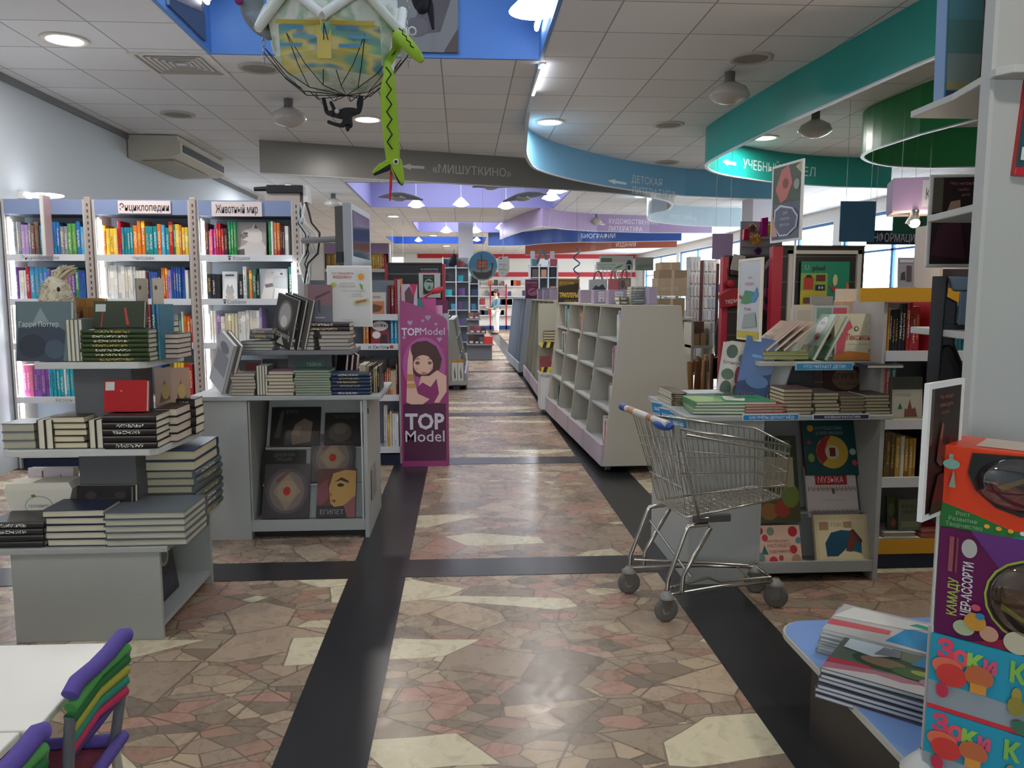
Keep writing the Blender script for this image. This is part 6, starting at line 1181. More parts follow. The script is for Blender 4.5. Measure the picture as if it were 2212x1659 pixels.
h = at(2090, 372, 2.62).z - at(2090, 577, 2.62).z
MB().box(-.055, .2, 0, .012, 0, h, mat('#dcdbd6', .35)).obj('frame', o, bevel=.006); put(o, (-.043, -.001, .012), (.23, 0, 0), (0, 0, h - .024), [('r', 0, 0, 1, 1, '#2a1416'), ('r', 0, .6, .14, 1, '#5e5a48'), ('t', 'Что читают', .4, .93, .035, '#c48a80', .62), ('t', 'любят', .42, .86, .03, '#b87a70', .36), ('t', 'дети', .45, .8, .03, '#b87a70', .24), ('p', [(.2, .6), (.25, .72), (.38, .74), (.4, .55)], '#c49a86'), ('p', [(.0, .1), (.1, .45), (.4, .5), (.5, .05)], '#4a2030')])
# monitor on the lower arm
o = thing('computer_monitor', 'bulky black computer monitor with a blue grey back cover, on the lower pillar arm', 'monitor', (1.515, 2.33, 1.397), (0, 0, R(-33)))
zl, zh = at(1995, 835, 2.42).z - 1.397, at(1990, 598, 2.42).z - 1.397
MB().prism([(-.075, zl), (-.04, zl), (-.035, zh), (-.075, zh)], -.03, .40, BLACK(), 'y').obj('screen_bezel', o, bevel=.003)
MB().prism([(-.04, zh - .06), (-.005, zh - .08), (-.005, zl + .1), (-.04, zl + .05)], 0, .34, mat('#23252a', .5), 'y').obj('black_housing', o, bevel=.004)
MB().prism([(-.035, zh - .0), (.09, zh - .005), (.105, zh - .045), (-.02, zh - .045)], .0, .3, mat('#7f93a4', .5), 'y').obj('upper_cover', o, bevel=.006)
MB().prism([(.0, zh - .046), (.11, zh - .05), (.115, zh - .158), (.0, zh - .162)], -.012, .3, mat('#7388a0', .5), 'y').obj('rear_cover', o, bevel=.006)
put(o, (.0, -.0125, zh - .16), (.11, 0, 0), (0, 0, .1), [('p', [(.45, .4), (.5, .62), (.58, .4), (.52, .26)], '#c9d2d8')], 'sticker')
MB().tube([(.02, .05, zh - .16), (.02, .06, .015)], .02, BLACK(), 10).obj('neck', o); MB().box(-.06, .07, -.02, .16, 0, .015, BLACK()).obj('foot', o)
o = thing('dark_cloth_bag', 'dark crumpled bag hanging below the monitor beside the grey pillar', 'bag', (1.53, 2.36, .975), (0, 0, R(-33)))
MB().prism([(-.06, 0), (.02, .0), (.024, .30), (-.01, .385), (-.05, .36), (-.075, .15)], -.06, .3, mat('#232427', .9, bump=.8, nscale=14), 'y').obj('cloth', o, bevel=.03); MB().tube([(-.02, .1, .37), (-.02, .12, .398)], .008, BLACK(), 6).obj('strap_loop', o)
cover(1.435, 2.17, .80, .08, .38, .012, '#a03a3c', 'narrow red and white album wedged against the grey pillar below the monitor', [('r', 0, .1, 1, .2, '#c2a02c'), ('r', 0, .3, 1, .42, '#d6d0cc'), ('r', .0, .5, 1, .62, '#d6d0cc')], None, 2, -40, name='album')
# blue platform
t = thing('low_blue_platform', 'low dark sided platform with a light blue rounded top, under the grey pillar', 'platform', (0, 0, 0))
MB().box(1.165, 2.4, .3, 2.46, 0, .278, mat('#2a2422', .45)).obj('plinth', t)
c = [(1.14, .3), (2.45, .3), (2.45, 2.74), (1.26, 2.74)] + [(1.26 + .12 * math.cos(a), 2.62 + .12 * math.sin(a)) for a in (R(105), R(120), R(140), R(160), R(175), R(180))]
MB().prism(c, .278, .298, mat('#b9b9ae', .5)).obj('top_edge', t)
MB().prism([(x + (.006 if x < 2 else 0), y - (.006 if y > 2 else 0)) for x, y in c], .298, .301, mat('#7fa0d4', .35)).obj('blue_top', t)
put(t, (1.16, .6, .3012), (.6, 0, 0), (0, 1.9, 0), [('p', [(.02, .52), (.02, .6), (.26, .8), (.5, .75), (.4, .55)], '#c9c9c2'), ('p', [(.3, .86), (.8, .9), (.9, .7), (.5, .7)], '#c9c9c2')], 'pale_patches')
# white framed poster on a pole standing on the platform
o = poster_stand('white framed dark poster turned edgewise, on a chrome pole beside the toy boxes', ((1985, 822), (2083, 1112)), 1.80, .01, .302, [('r', 0, 0, 1, 1, '#1c0c0c'), ('r', .0, .55, .12, 1, '#4a4238'), ('t', 'Что читают', .5, .92, .035, '#9a5a44', .8), ('t', 'ваши дети', .5, .86, .035, '#9a5a44', .7), ('t', 'сегодня', .45, .8, .03, '#8a4e3c', .5), ('p', [(.3, .58), (.36, .7), (.42, .68), (.4, .56), (.6, .5), (.7, .58), (.66, .4), (.4, .36), (.25, .42)], '#5a2a22'), ('p', [(.32, .6), (.37, .72), (.42, .7), (.38, .58)], '#8a5240'), ('p', [(.1, .0), (.3, .3), (.6, .32), (.5, 0)], '#3a181a')], '#1c0c0c', 36, 'poster_stand', '#dedfda', w=.2)
# toy boxes, turned 45 degrees
def toybox(name, label, z0, z1, w, d, ground, shapes, dx=0, dy=0, yaw=-45):
    o = thing(name, label, 'toy box', (1.155 + dx, 1.795 + dy, z0), (0, 0, R(yaw)), group='stacked toy boxes')
    MB().box(0, w, 0, d, 0, z1 - z0 - .001, mat(ground, .35)).obj('carton', o, bevel=.002)
    put(o, (0, -.001, 0), (w, 0, 0), (0, 0, z1 - z0), shapes, 'printed_picture', 'lettering', eps=.0005)
    return o, w, z1 - z0
za = [.302, .485, .675, .945, 1.145]
def candle(): return [('r', 0, 0, 1, 1, '#1f8fa8'), ('p', [(0, 0), (1, 0), (1, .32), (.0, .38)], '#8a9498'), ('r', 0, 0, 1, .06, '#c9303a'), ('t', 'З', .1, .84, .24, '#d9405c', .12, .05), ('t', 'о', .2, .80, .24, '#d9505c', .1, .05), ('t', 'к', .29, .8, .24, '#8ab84a', .1, .05), ('t', 'и', .38, .78, .2, '#c9506c', .1, .05), ('t', 'К', .55, .78, .24, '#7ab04a', .1, .05), ('t', 'у', .66, .75, .24, '#c8406c', .1, .05), ('t', 'б', .77, .75, .28, '#5a2a6a', .12, .05), ('t', 'а', .89, .72, .24, '#d9506c', .1, .05), ('e', .12, .62, .1, .12, '#d06a4c'), ('e', .15, .52, .1, .15, '#c43a34'), ('e', .32, .6, .09, .14, '#b5643c'), ('r', .27, .38, .37, .5, '#c98a34'), ('e', .55, .5, .03, .1, '#9a8a3a'), ('e', .55, .36, .05, .12, '#8a8034'), ('e', .78, .4, .1, .1, '#c9703a'), ('e', .84, .24, .06, .07, '#7a9a3c'), ('e', .1, .3, .04, .1, '#b8304a'), ('e', .9, .2, .05, .08, '#c05a5a'), ('e', .6, .12, .07, .09, '#3a6a50')]
toybox('toy_box', 'turquoise toy box with wax figures and bubbly letters, lowest of the stack on the platform', za[0], za[1], .34, .2, '#1f8fa8', candle(), -.012, -.008)
toybox('toy_box', 'turquoise toy box with wax figures and bubbly letters, second from the stack bottom', za[1], za[2], .34, .2, '#1f8fa8', candle(), -.008, -.004)
o, w, h = toybox('toy_box', 'purple sweet making kit box with a round green rimmed window, between turquoise and orange boxes', za[2], za[3], .33, .19, '#5a1048', [('p', [(.2, 1), (1, 1), (1, .6), (.4, .7)], '#5c2a6e'), ('p', [(.25, 0), (1, 0), (1, .25), (.5, .12)], '#8a1838'), ('r', .07, .6, .1, .92, '#8a4a4a'), ('r', .115, .6, .13, .92, '#7a3a44'), ('e', .2, .84, .05, .085, '#a8aaa2'), ('e', .62, .47, .31, .37, '#8fa03c'), ('e', .62, .47, .295, .35, '#2a1614'), ('e', .52, .56, .14, .2, '#5a3a1c'), ('e', .68, .4, .12, .16, '#2a0c20'), ('e', .64, .3, .06, .07, '#1f4a30'), ('p', [(.8, .65), (.86, .5), (.84, .34), (.78, .3), (.8, .5)], '#9a1420'), ('p', [(.42, .42), (.62, .28), (.6, .26), (.42, .36)], '#8a8a3c'), ('e', .84, .88, .045, .055, '#b0bc4a'), ('e', .74, .92, .03, .035, '#a8b44a'), ('e', .2, .12, .07, .07, '#9aa884'), ('e', .36, .12, .06, .07, '#b88a72'), ('e', .54, .1, .09, .1, '#b5b096'), ('e', .7, .1, .07, .08, '#5a9a80'), ('e', .27, .2, .07, .08, '#b8862c'), ('e', .27, .33, .03, .03, '#b84a5c'), ('e', .3, .26, .03, .03, '#2a7a9a'), ('e', .93, .08, .05, .06, '#a8aaa0')])
for s, u, c in (('ЦЕР-АССОРТИ', .205, '#c9ccc8'), ('КАМАДУ', .115, '#9ab04a')):
    mb, tb = prints((w * u + .016, -.0022, h * (.22 if u > .15 else .2)), (0, 0, h * (.5 if u > .15 else .35)), (-.035, 0, 0), [('t', s, .5, .5, .6, c, .98, .02)]); tb.raw = True; tb.obj('lettering', o)
MB().ball((w * .62, .0, h * .47), (w * .285, .022, h * .34), GLASS_DOME if 'GLASS_DOME' in globals() else glass_material('clear_plastic_window', '#d8d4c8', .16), 22, 12).obj('clear_window', o)
o, w, h = toybox('toy_box', 'orange and green toy box with a big dark domed window, on top of the stack', za[3], za[4], .30, .17, '#d8401c', [('p', [(0, 0), (1, 0), (1, .18), (.75, .1), (.5, .08), (.25, .2), (0, .3)], '#1f6a2c'), ('p', [(.5, .0), (1, 0), (1, .1), (.6, .05)], '#1f7a8a'), ('t', 'Рост', .16, .19, .05, '#8fb08a', .2), ('t', 'Развитие', .16, .12, .05, '#8fb08a', .22), ('t', 'Творчество', .17, .05, .05, '#8fb08a', .26), ('e', .33, .09, .02, .025, '#d0a03a'), ('e', .41, .085, .02, .025, '#d0a03a'), ('e', .49, .08, .02, .025, '#d0a03a'), ('e', .57, .075, .02, .025, '#cfd0c4'), ('e', .65, .07, .02, .025, '#cfd0c4'), ('p', [(.2, .94), (.18, .7), (.24, .5), (.38, .33), (.55, .26), (.72, .32), (.84, .5), (.88, .7), (.88, .92), (.6, .97)], '#171c1c'), ('p', [(.25, .5), (.38, .66), (.5, .6), (.64, .5), (.64, .38), (.5, .32), (.36, .38)], '#8a1c34'), ('p', [(.38, .58), (.56, .72), (.58, .68), (.42, .54)], '#a8823a'), ('p', [(.68, .5), (.8, .55), (.8, .4), (.68, .35)], '#1f5a4c'), ('r', .04, .72, .07, .9, '#8a9a84'), ('e', .06, .78, .06, .06, '#7aa89c'), ('p', [(.05, .5), (.08, .72), (.1, .5)], '#8a9a84'), ('p', [(.9, .9), (.98, .92), (.99, .45), (.9, .4), (.86, .5)], '#a8304c'), ('e', .94, .7, .04, .1, '#7fa8a0')])
MB().ball((w * .54, 0, h * .63), (w * .32, .03, h * .32), glass_material('clear_plastic_window', '#c8ccca', .2), 22, 12).obj('clear_window', o)
MB().box(.06, w - .02, .03, .15, h, h + .0015, mat('#c9b5a4', .3)).obj('top_label', o)
# stack of glossy picture albums
ppl = [('#7f8f94', []), ('#4a4a5c', []), ('#6d7480', []), ('#55506a', []), ('#5e6a72', [])]
for k in range(6):
    cover(1.19 + .004 * k, 2.085 + .008 * (k % 2), .302 + k * .0155 + .0145 * 0, .36, .27, .0145, ['#55505e', '#5a5a68', '#4c4a58', '#625c6a', '#514e5c', '#5a6a5c'][k], f'large glossy landscape album, {["lowest", "second up", "third up", "fourth up", "fifth up", "topmost"][k]} in the pile in front of the blue platform top', [('r', 0, 0, 1, .3, '#c07a88'), ('p', [(.05, .05), (.4, .2), (.6, .16), (.9, .3), (1, .1), (1, 0), (0, 0)], '#d9d2cc'), ('p', [(0, .2), (.35, .3), (.32, .36), (0, .34)], '#c8384c'), ('e', .45, .55, .3, .2, '#2f4a34'), ('e', .4, .55, .18, .12, '#8a7058'), ('e', .68, .45, .2, .14, '#3f6a3a'), ('e', .7, .5, .08, .06, '#a8b44a'), ('p', [(.6, .66), (.95, .7), (1, .95), (.66, .96)], '#2f8ab8'), ('p', [(.05, .7), (.3, .62), (.5, .8), (.4, .98), (.05, .98)], '#c4d2d4'), ('e', .85, .3, .14, .12, '#b88a9a'), ('p', [(.3, .7), (.5, .75), (.48, .95), (.34, .96)], '#7a7f84')] if k == 5 else [], 'glossy albums on the platform', flat=True, yaw=-43 + (k % 3), name='album', pages='#c9ccd0')
for k in range(7):
    cover(1.325 + .003 * k, 2.345 + .006 * (k % 2), .302 + k * .014, .38, .27, .0135, ['#9aa8ac', '#8a98a0', '#a8b0b4', '#92a0a4', '#889498', '#a0a8a8', '#b8b8b4'][k], f'large pale landscape album, {["lowest", "second up", "third up", "fourth up", "fifth up", "sixth up", "topmost"][k]} in the rear pile on the platform', [('p', [(0, .2), (.5, .3), (.5, .45), (0, .4)], '#c05a5c'), ('p', [(.5, .1), (.95, .05), (1, .6), (.6, .65)], '#2f8ab8'), ('p', [(0, .5), (.6, .6), (.9, .9), (.1, .95)], '#d4d4cc'), ('p', [(.6, .75), (.95, .7), (.95, .8), (.65, .86)], '#3f9a80')] if k == 6 else [], 'glossy albums on the platform', flat=True, yaw=-41 + (k % 3), name='album', pages='#d9dcdc')

# ================================================================== CHILDREN'S TABLE AND CHAIRS
t = thing('children_table', 'low white children table with a slanted corner, closest to the viewer', 'table', (0, 0, 0))
MB().prism([(-2.1, 1.715), (-.945, 1.70), (-.965, 2.14), (-2.1, 2.155)], .53, .55, mat('#e9e7dc', .35)).obj('table_top', t, bevel=.004)
for p in ((-1.5, 1.78), (-1.5, 2.07), (-2.0, 1.78), (-2.0, 2.08)): MB().tube([(p[0], p[1], .53), (p[0], p[1], 0)], .02, mat('#c9c7bc', .4), 10).obj('leg', t)
t = thing('children_table', 'second low white children table, nearer one, at the very corner of the view', 'table', (0, 0, 0))
MB().prism([(-2.1, .9), (-.985, .9), (-.985, 1.69), (-.96, 1.69), (-2.1, 1.705)][:2] + [(-.975, 1.695), (-2.1, 1.71)], .53, .55, mat('#e9e7dc', .35)).obj('table_top', t, bevel=.004)
for p in ((-1.5, 1.0), (-1.5, 1.6), (-2.0, 1.0), (-2.0, 1.6)): MB().tube([(p[0], p[1], .53), (p[0], p[1], 0)], .02, mat('#c9c7bc', .4), 10).obj('leg', t)
def chair(label, x, y, rz):
    """small chair, back plane at local x=0, seat towards -x"""
    c = thing('children_chair', label, 'chair', (x, y, 0), (0, 0, rz), group='purple children chairs')
    PU = mat('#5a4a9a', .75, bump=.3, nscale=60); cols = ['#4f9a50', '#1f6a34', '#a8a83c', '#2f8a72', '#c0305c']
    ya, yb = -.11, .11; ztop = .655
    MB().tube([(.0, ya, .33), (.012, ya - .005, .45), (.018, ya, .53)], .013, mat('#6a6e74', .5), 10).obj('back_post', c)
    MB().tube([(.0, yb, .33), (.025, yb + .005, .48), (.042, yb, .585)], .013, mat('#6a6e74', .5), 10).obj('back_post', c)
    MB().tube([(.02, ya, .583), (.022, ya + .03, .602), (.03, -.02, .606), (.038, .04, .618), (.045, yb - .015, .636), (.05, yb, .63)], .02, PU, 12).obj('top_roll', c)
    for k, co in enumerate(cols):
        z = .552 - k * .026
        s = MB().tube([(.02 - k * .003, ya, z), (.03 - k * .003, 0, z + .03), (.045 - k * .003, yb, z + .045 - k * .003)], [.016, .012, .016], mat(co, .8, bump=.3, nscale=60), 10).obj('woven_band', c)
    MB().tube([(.0, ya + .01, .425), (.01, 0, .44), (.03, yb, .48)], .011, mat('#4a3a7a', .8), 8).obj('lower_roll', c)
    MB().prism([(-.36, ya + .02), (-.01, ya), (-.01, yb), (-.36, yb - .02)], .30, .325, mat('#6a1430', .8, bump=.4, nscale=70)).obj('seat', c, bevel=.008)
    MB().tube([(.01, ya - .015, .335), (-.36, ya, .315)], .018, PU, 10).obj('seat_roll', c); MB().tube([(.01, yb + .015, .335), (-.36, yb, .315)], .018, PU, 10).obj('seat_roll', c)
    MB().tube([(.025, ya - .01, .33), (.02, yb + .01, .35)], .016, PU, 10).obj('seat_roll', c)
    for px, py, o in ((.0, ya, .03), (.0, yb, .03), (-.34, ya + .01, -.03), (-.34, yb - .01, -.03)): MB().tube([(px, py, .33), (px + o, py, 0)], .0125, mat('#b9b9aa' if o > 0 else '#8a8a84', .35, .3), 10).obj('leg', c)
    return c
chair('small chair with purple padded rails and a striped woven back, beside the children table', -.925, 1.895, R(-3))
chair('small chair with a purple padded rail, in the bottom corner of the view', -.90, 1.44, R(-3))

# ================================================================== HANGING DECORATION
# papier mache lantern house in a net
HX, HY = -.60, 4.0
t = thing('hanging_paper_house', 'painted papier mache house with a pitched roof, slung from the coffer in a black net', 'decoration', (HX, HY, 0))
PM, nt_, b_, N_p, L_p = node_mat('painted_papier_mache')
geo = N_p('ShaderNodeTexCoord'); sp = N_p('ShaderNodeSeparateXYZ'); L_p(geo.outputs['Object'], sp.inputs[0])
nz = N_p('ShaderNodeTexNoise'); nz.inputs['Scale'].default_value = 9; nz.inputs['Detail'].default_value = 4; L_p(geo.outputs['Object'], nz.inputs['Vector'])
mp = N_p('ShaderNodeMapping'); mp.inputs['Scale'].default_value = (5, 5, 16); L_p(geo.outputs['Object'], mp.inputs['Vector'])
br = N_p('ShaderNodeTexNoise'); br.inputs['Scale'].default_value = 1.0; br.inputs['Detail'].default_value = 1; L_p(mp.outputs[0], br.inputs['Vector'])
bc = ramp(nt_, br.outputs['Fac'], [(0, '#3f7f94'), (.44, '#7fae9a'), (.52, '#c9c06a'), (.6, '#d9c98a'), (.7, '#5f97a8')], 'LINEAR')
wc = ramp(nt_, nz.outputs['Fac'], [(0, '#b9c9b4'), (.5, '#d9dcd0'), (.62, '#9fb99a'), (.75, '#d3d7c8')], 'LINEAR')
inx = mathn(nt_, 'MULTIPLY', mathn(nt_, 'LESS_THAN', mathn(nt_, 'ABSOLUTE', sp.outputs[0]), .23), mathn(nt_, 'LESS_THAN', mathn(nt_, 'ABSOLUTE', mathn(nt_, 'SUBTRACT', sp.outputs[2], 2.63)), .10))
mx = N_p('ShaderNodeMixRGB'); L_p(inx, mx.inputs[0]); L_p(wc, mx.inputs[1]); L_p(bc, mx.inputs[2]); L_p(mx.outputs[0], b_.inputs['Base Color']); b_.inputs['Roughness'].default_value = .8
bp = N_p('ShaderNodeBump'); bp.inputs['Strength'].default_value = .6; bp.inputs['Distance'].default_value = .02; L_p(nz.outputs['Fac'], bp.inputs['Height']); L_p(bp.outputs[0], b_.inputs['Normal'])
def ring(r, z, ry=None): return [Vector((r * math.cos(R(a)), (ry or r) * math.sin(R(a)), z)) for a in (30, 90, 150, 210, 270, 330)]
levels = [ring(.12, 2.49), ring(.24, 2.53), ring(.30, 2.60), ring(.335, 2.78), ring(.335, 2.81), ring(.33, 2.98)]
mb = MB(); vs_ = [p for l in levels for p in l]
fs_ = [(i * 6 + k, i * 6 + (k + 1) % 6, (i + 1) * 6 + (k + 1) % 6, (i + 1) * 6 + k) for i in range(5) for k in range(6)] + [(5, 4, 3, 2, 1, 0)]
mb.add(vs_, fs_, PM).obj('house_body', t, bevel=.018)
rf = MB()
for a, b in ((0, 1), (1, 2), (2, 3), (3, 4), (4, 5), (5, 0)):
    A, C = ring(.37, 2.715)[a], ring(.37, 2.715)[b]; M_ = (A + C) / 2 + Vector((0, 0, .15)); T_ = Vector((0, 0, 3.05))
    rf.add([A, M_, T_], [(0, 1, 2)], PM); rf.add([M_, C, T_], [(0, 1, 2)], PM)
    for p, q in ((A, M_), (M_, C)): rf.tube([p * 1.0, q * 1.0], .022, mat('#d9dcd2', .85, bump=.6, nscale=30), 8)
rf.obj('gabled_roof', t)
put(t, (-.24, -.302, 2.55), (.48, 0, 0), (0, 0, .17), [('r', .42, .02, .55, .95, '#cfb85c')] + [('r', u, v, u + .2, v + .09, c) for u, v, c in ((.08, .3, '#4f86a4'), (.2, .52, '#5f98a8'), (.1, .74, '#4f86a4'), (.62, .3, '#4f86a4'), (.7, .52, '#5f8ea8'), (.6, .74, '#4a7a9a'))] + [('r', .05, .86, .95, .97, '#b09a34')], 'painted_bricks')
mb = MB(); NET = mat('#1f2421', .8)
rim = [Vector((.345 * math.cos(R(a)), .345 * math.sin(R(a)), 2.66 + .03 * math.sin(R(a * 3)))) for a in range(0, 360, 30)]
low = [Vector((.16 * math.cos(R(a + 15)), .16 * math.sin(R(a + 15)), 2.475)) for a in range(0, 360, 30)]
for k in range(12):
    for q in (low[k], low[(k - 1) % 12]): mb.tube([rim[k], lerp(rim[k], q, .5) * 1.0 + Vector((0, 0, -.02)), q], .0022, NET, 4)
    mb.tube([low[k], Vector((.05, -.05, 2.455)), low[(k + 1) % 12]], .0022, NET, 4)
    a, b = lerp(rim[k], low[k], .5), lerp(rim[(k + 1) % 12], low[(k + 1) % 12], .5); mb.tube([a * 1.02, b * 1.02], .0018, NET, 4)
mb.obj('net_lattice', t)
for sx, tp in ((-.345, 3.9), (.345, 3.9)):
    mb = MB()
    for k in range(int((tp - 2.62) / .028)):
        z = 2.62 + k * .028; ax = (k % 2)
        mb.tube([(sx + (.008 * math.cos(a) if ax else 0), .0 + (0 if ax else .008 * math.cos(a)), z + .018 * math.sin(a)) for a in [q * math.pi / 4 for q in range(8)]], .002, mat('#9a9c9a', .3, .8), 4, True)
    mb.obj('hanging_chain', t)
MB().tube([(.25, -.1, 2.735), (.345, -.12, 2.735)], .018, mat('#d6d6cc', .6), 10).tube([(.372 + .018 * math.cos(a), -.12, 2.735 + .018 * math.sin(a)) for a in [q * math.pi / 6 for q in range(12)]], .004, mat('#d6d6cc', .5), 6, True).obj('white_clip_ring', t)
MB().box(-.02, .02, -.02, .02, 3.1, CZ + .85, NET).obj('suspension_rod', t)
# grey plush creature clinging at its side
t = thing('plush_toy', 'grey plush animal clinging to the bookcase side of the hanging house', 'plush toy', (-.985, 4.0, 2.70))
def skin(name, parent, verts, edges, radii, m, sub=2, loc=None):
    me = bpy.data.meshes.new(name); me.from_pydata([tuple(v) for v in verts], edges, []); me.update()
    o = bpy.data.objects.new(name, me); COL.objects.link(o)
    o.modifiers.new('skin', 'SKIN'); sv = me.skin_vertices[0].data if me.skin_vertices else None
    if sv is None:
        bm = bmesh.new(); bm.from_mesh(me); bm.verts.layers.skin.verify(); bm.to_mesh(me); bm.free(); sv = me.skin_vertices[0].data
    for i, r in enumerate(radii): sv[i].radius = (r, r) if not isinstance(r, tuple) else r; sv[i].use_root = (i == 0)
    s = o.modifiers.new('round', 'SUBSURF'); s.levels = s.render_levels = sub
    dg = bpy.context.evaluated_depsgraph_get(); ev = o.evaluated_get(dg); m2 = bpy.data.meshes.new_from_object(ev)
    o.modifiers.clear(); o.data = m2; m2.name = name; m2.materials.clear(); m2.materials.append(m)
    for p in m2.polygons: p.use_smooth = True
    if parent is not None: o.parent = parent
    if loc is not None: o.location = loc
    return o
GP = mat('#7d8488', .95, bump=.6, nscale=60)
skin('plush_body', t, [(0, 0, .10), (-.01, -.02, .2), (.0, -.03, .3), (.06, -.06, .06), (.10, -.10, .0), (-.04, -.04, .28), (.05, .04, .05)], [(0, 1), (1, 2), (0, 3), (3, 4), (1, 5), (0, 6)], [.06, .055, .045, .035, .03, .05, .03], GP)
MB().ball((-.05, -.07, .17), (.02, .015, .018), mat('#7a1f5a', .7)).obj('purple_nose', t)
# green snake in two loops
t = thing('plush_snake', 'long lime green plush snake with a black zigzag, head hanging down from the paper house', 'plush toy', (0, 0, 0))
MB().tube([(at(850, 70, 3.86).x, 3.86, at(850, 70, 3.86).z), (at(850, 70, 3.86).x, 3.86, CZ + .85)], .003, NET, 5).obj('tie_thread', t)
SG = mat('#8fb32c', .9, bump=.25, nscale=90)
sx = lambda px: at(px, 300, 3.62).x; szz = lambda py: at(845, py, 3.62).z
body = [(sx(850), 3.86, szz(70)), (sx(830), 3.84, szz(105)), (sx(836), 3.70, szz(135)), (sx(842), 3.635, szz(160)), (sx(840), 3.62, szz(195)), (sx(843), 3.62, szz(260)), (sx(847), 3.62, szz(320)), (sx(848), 3.62, szz(348))]
MB().tube(body, [.02, .02, .018, .024, .035, .036, .034, .03], SG, 14).obj('body', t)
tail = [(sx(850), 3.86, szz(70)), (sx(860), 3.74, szz(60)), (sx(872), 3.68, szz(76)), (sx(888), 3.64, szz(98)), (sx(905), 3.62, szz(120)), (sx(914), 3.62, szz(132))]
MB().tube(tail, [.02, .03, .030, .028, .023, .012], SG, 12).obj('tail', t)
mb = MB(); bk = mat('#16181a', .8)
zig = [(sx(842 + (7 if k % 2 else -4)), 3.582, szz(150 + k * 16)) for k in range(12)]; mb.tube(zig, .0035, bk, 5); mb.obj('zigzag_stripe', t)
MB().tube([(sx(868 + k * 3.9 + (2.5 if k % 2 else -2)), 3.588 + .003 * k, szz(66 + k * 5.6)) for k in range(12)], .003, bk, 5).obj('zigzag_stripe', t)
hx, hz_ = sx(850), szz(352)
M = Matrix.Translation((hx, 3.62, hz_))
u = lambda dx, dz: (dx * .00213, -dz * .00213)
MB().prism([u(-10, -8), u(16, -8), u(20, 20), u(21, 40), u(17, 46), u(8, 40), u(-4, 18), u(-8, 6)], -.028, .028, SG, 'y', M).obj('upper_jaw', t, bevel=.012)
MB().prism([u(-8, -8), u(-4, 4), u(-12, 12), u(-40, 24), u(-45, 24), u(-42, 16), u(-30, 4)], -.026, .026, SG, 'y', M).obj('lower_jaw', t, bevel=.010)
MB().prism([u(-6, 4), u(8, 40), u(16, 46), u(2, 22), u(-5, 8), u(-12, 14), u(-42, 25), u(-14, 8)], -.0285, .0285, bk, 'y', M).obj('mouth_lining', t)
MB().tube([(hx - .012, 3.62, hz_ - .03), (hx - .016, 3.62, hz_ - .10), (hx - .02, 3.62, hz_ - .165)], [.006, .007, .004], mat('#c81f2c', .6), 6).obj('tongue', t)
MB().ball((hx + .012, 3.588, hz_ - .0), (.0125, .006, .0125), mat('#e6e6e0', .4)).ball((hx + .012, 3.583, hz_), (.008, .005, .008), BLACK()).obj('eye', t)
# dark plush monkey hanging upside down from the net
t = thing('plush_monkey', 'dark grey long limbed plush monkey dangling upside down under the net', 'plush toy', (0, 0, 0))
q = lambda px, py, dy=0: at(px, py, 3.95 + dy)
DM = mat('#26282a', .95, bump=.5, nscale=70)
V_ = [q(745, 246), q(752, 258), q(738, 248), q(762, 240), q(776, 243), q(781, 222), q(781, 206), q(776, 240, .05), q(774, 222, .05), q(781, 206, .05), q(726, 248), q(720, 232), q(713, 218), q(706, 244, .04), q(702, 226, .04), q(698, 210, .04), q(738, 272), q(722, 268), q(706, 262), q(750, 270)]
E_ = [(0, 1), (0, 2), (0, 3), (3, 4), (4, 5), (5, 6), (3, 7), (7, 8), (8, 9), (2, 10), (10, 11), (11, 12), (2, 13), (13, 14), (14, 15), (1, 16), (16, 17), (17, 18), (1, 19)]
skin('monkey_body', t, V_, E_, [.032, .03, .026, .02, .011, .010, .011, .011, .010, .011, .012, .010, .009, .012, .010, .011, .012, .009, .010, .028], DM)
MB().ball(q(751, 275) , (.011, .011, .02), DM).obj('ear', t); MB().ball(q(757, 268), (.011, .011, .02), DM).obj('ear', t); MB().ball(q(728, 240, -.03), (.012, .01, .012), mat('#b5b0a8', .8)).obj('pale_tuft', t)
# black plush and pictures in the coffer
t = thing('plush_toy', 'black plush animal with a dangling tail hanging inside the blue coffer', 'plush toy', (at(905, 20, 5.2).x, 5.2, at(905, 50, 5.2).z))
skin('plush_body', t, [(0, 0, .16), (-.02, 0, .26), (.03, -.02, .05), (.07, 0, .10), (.085, 0, -.02), (.09, 0, -.04), (.02, .03, .07)], [(0, 1), (0, 2), (0, 3), (3, 4), (4, 5), (0, 6)], [.07, .06, .035, .03, .012, .01, .03], mat('#17171a', .95))
MB().tube([(0, 0, .28), (0, 0, CZ + .85 - t.location.z)], .002, BLACK(), 5).obj('cord', t); MB().ball((.045, -.06, .2), (.02, .012, .02), mat('#4a9a9a', .7)).obj('teal_patch', t)
t = thing('glossy_panel', 'dark glossy picture panel with painted curved reflections on the end wall of the blue coffer', 'picture', (at(862, 112, 6.46).x, 6.455, CZ + .03)); w = at(990, 112, 6.46).x - at(862, 112, 6.46).x
B('panel', t, 0, w, 0, .015, 0, .62, mat('#2f2d30', .08, spec=.9)); put(t, (0, -.001, 0), (w, 0, 0), (0, 0, .62), [('p', [(.2, .2), (.7, .25), (.95, .8), (.5, .9)], '#4a4548'), ('e', .3, .3, .2, .12, '#565256'), ('p', [(.75, 0), (1, 0), (1, .3)], '#4a3a34')])  # reflections are painted onto the panel as flat lighter shapes
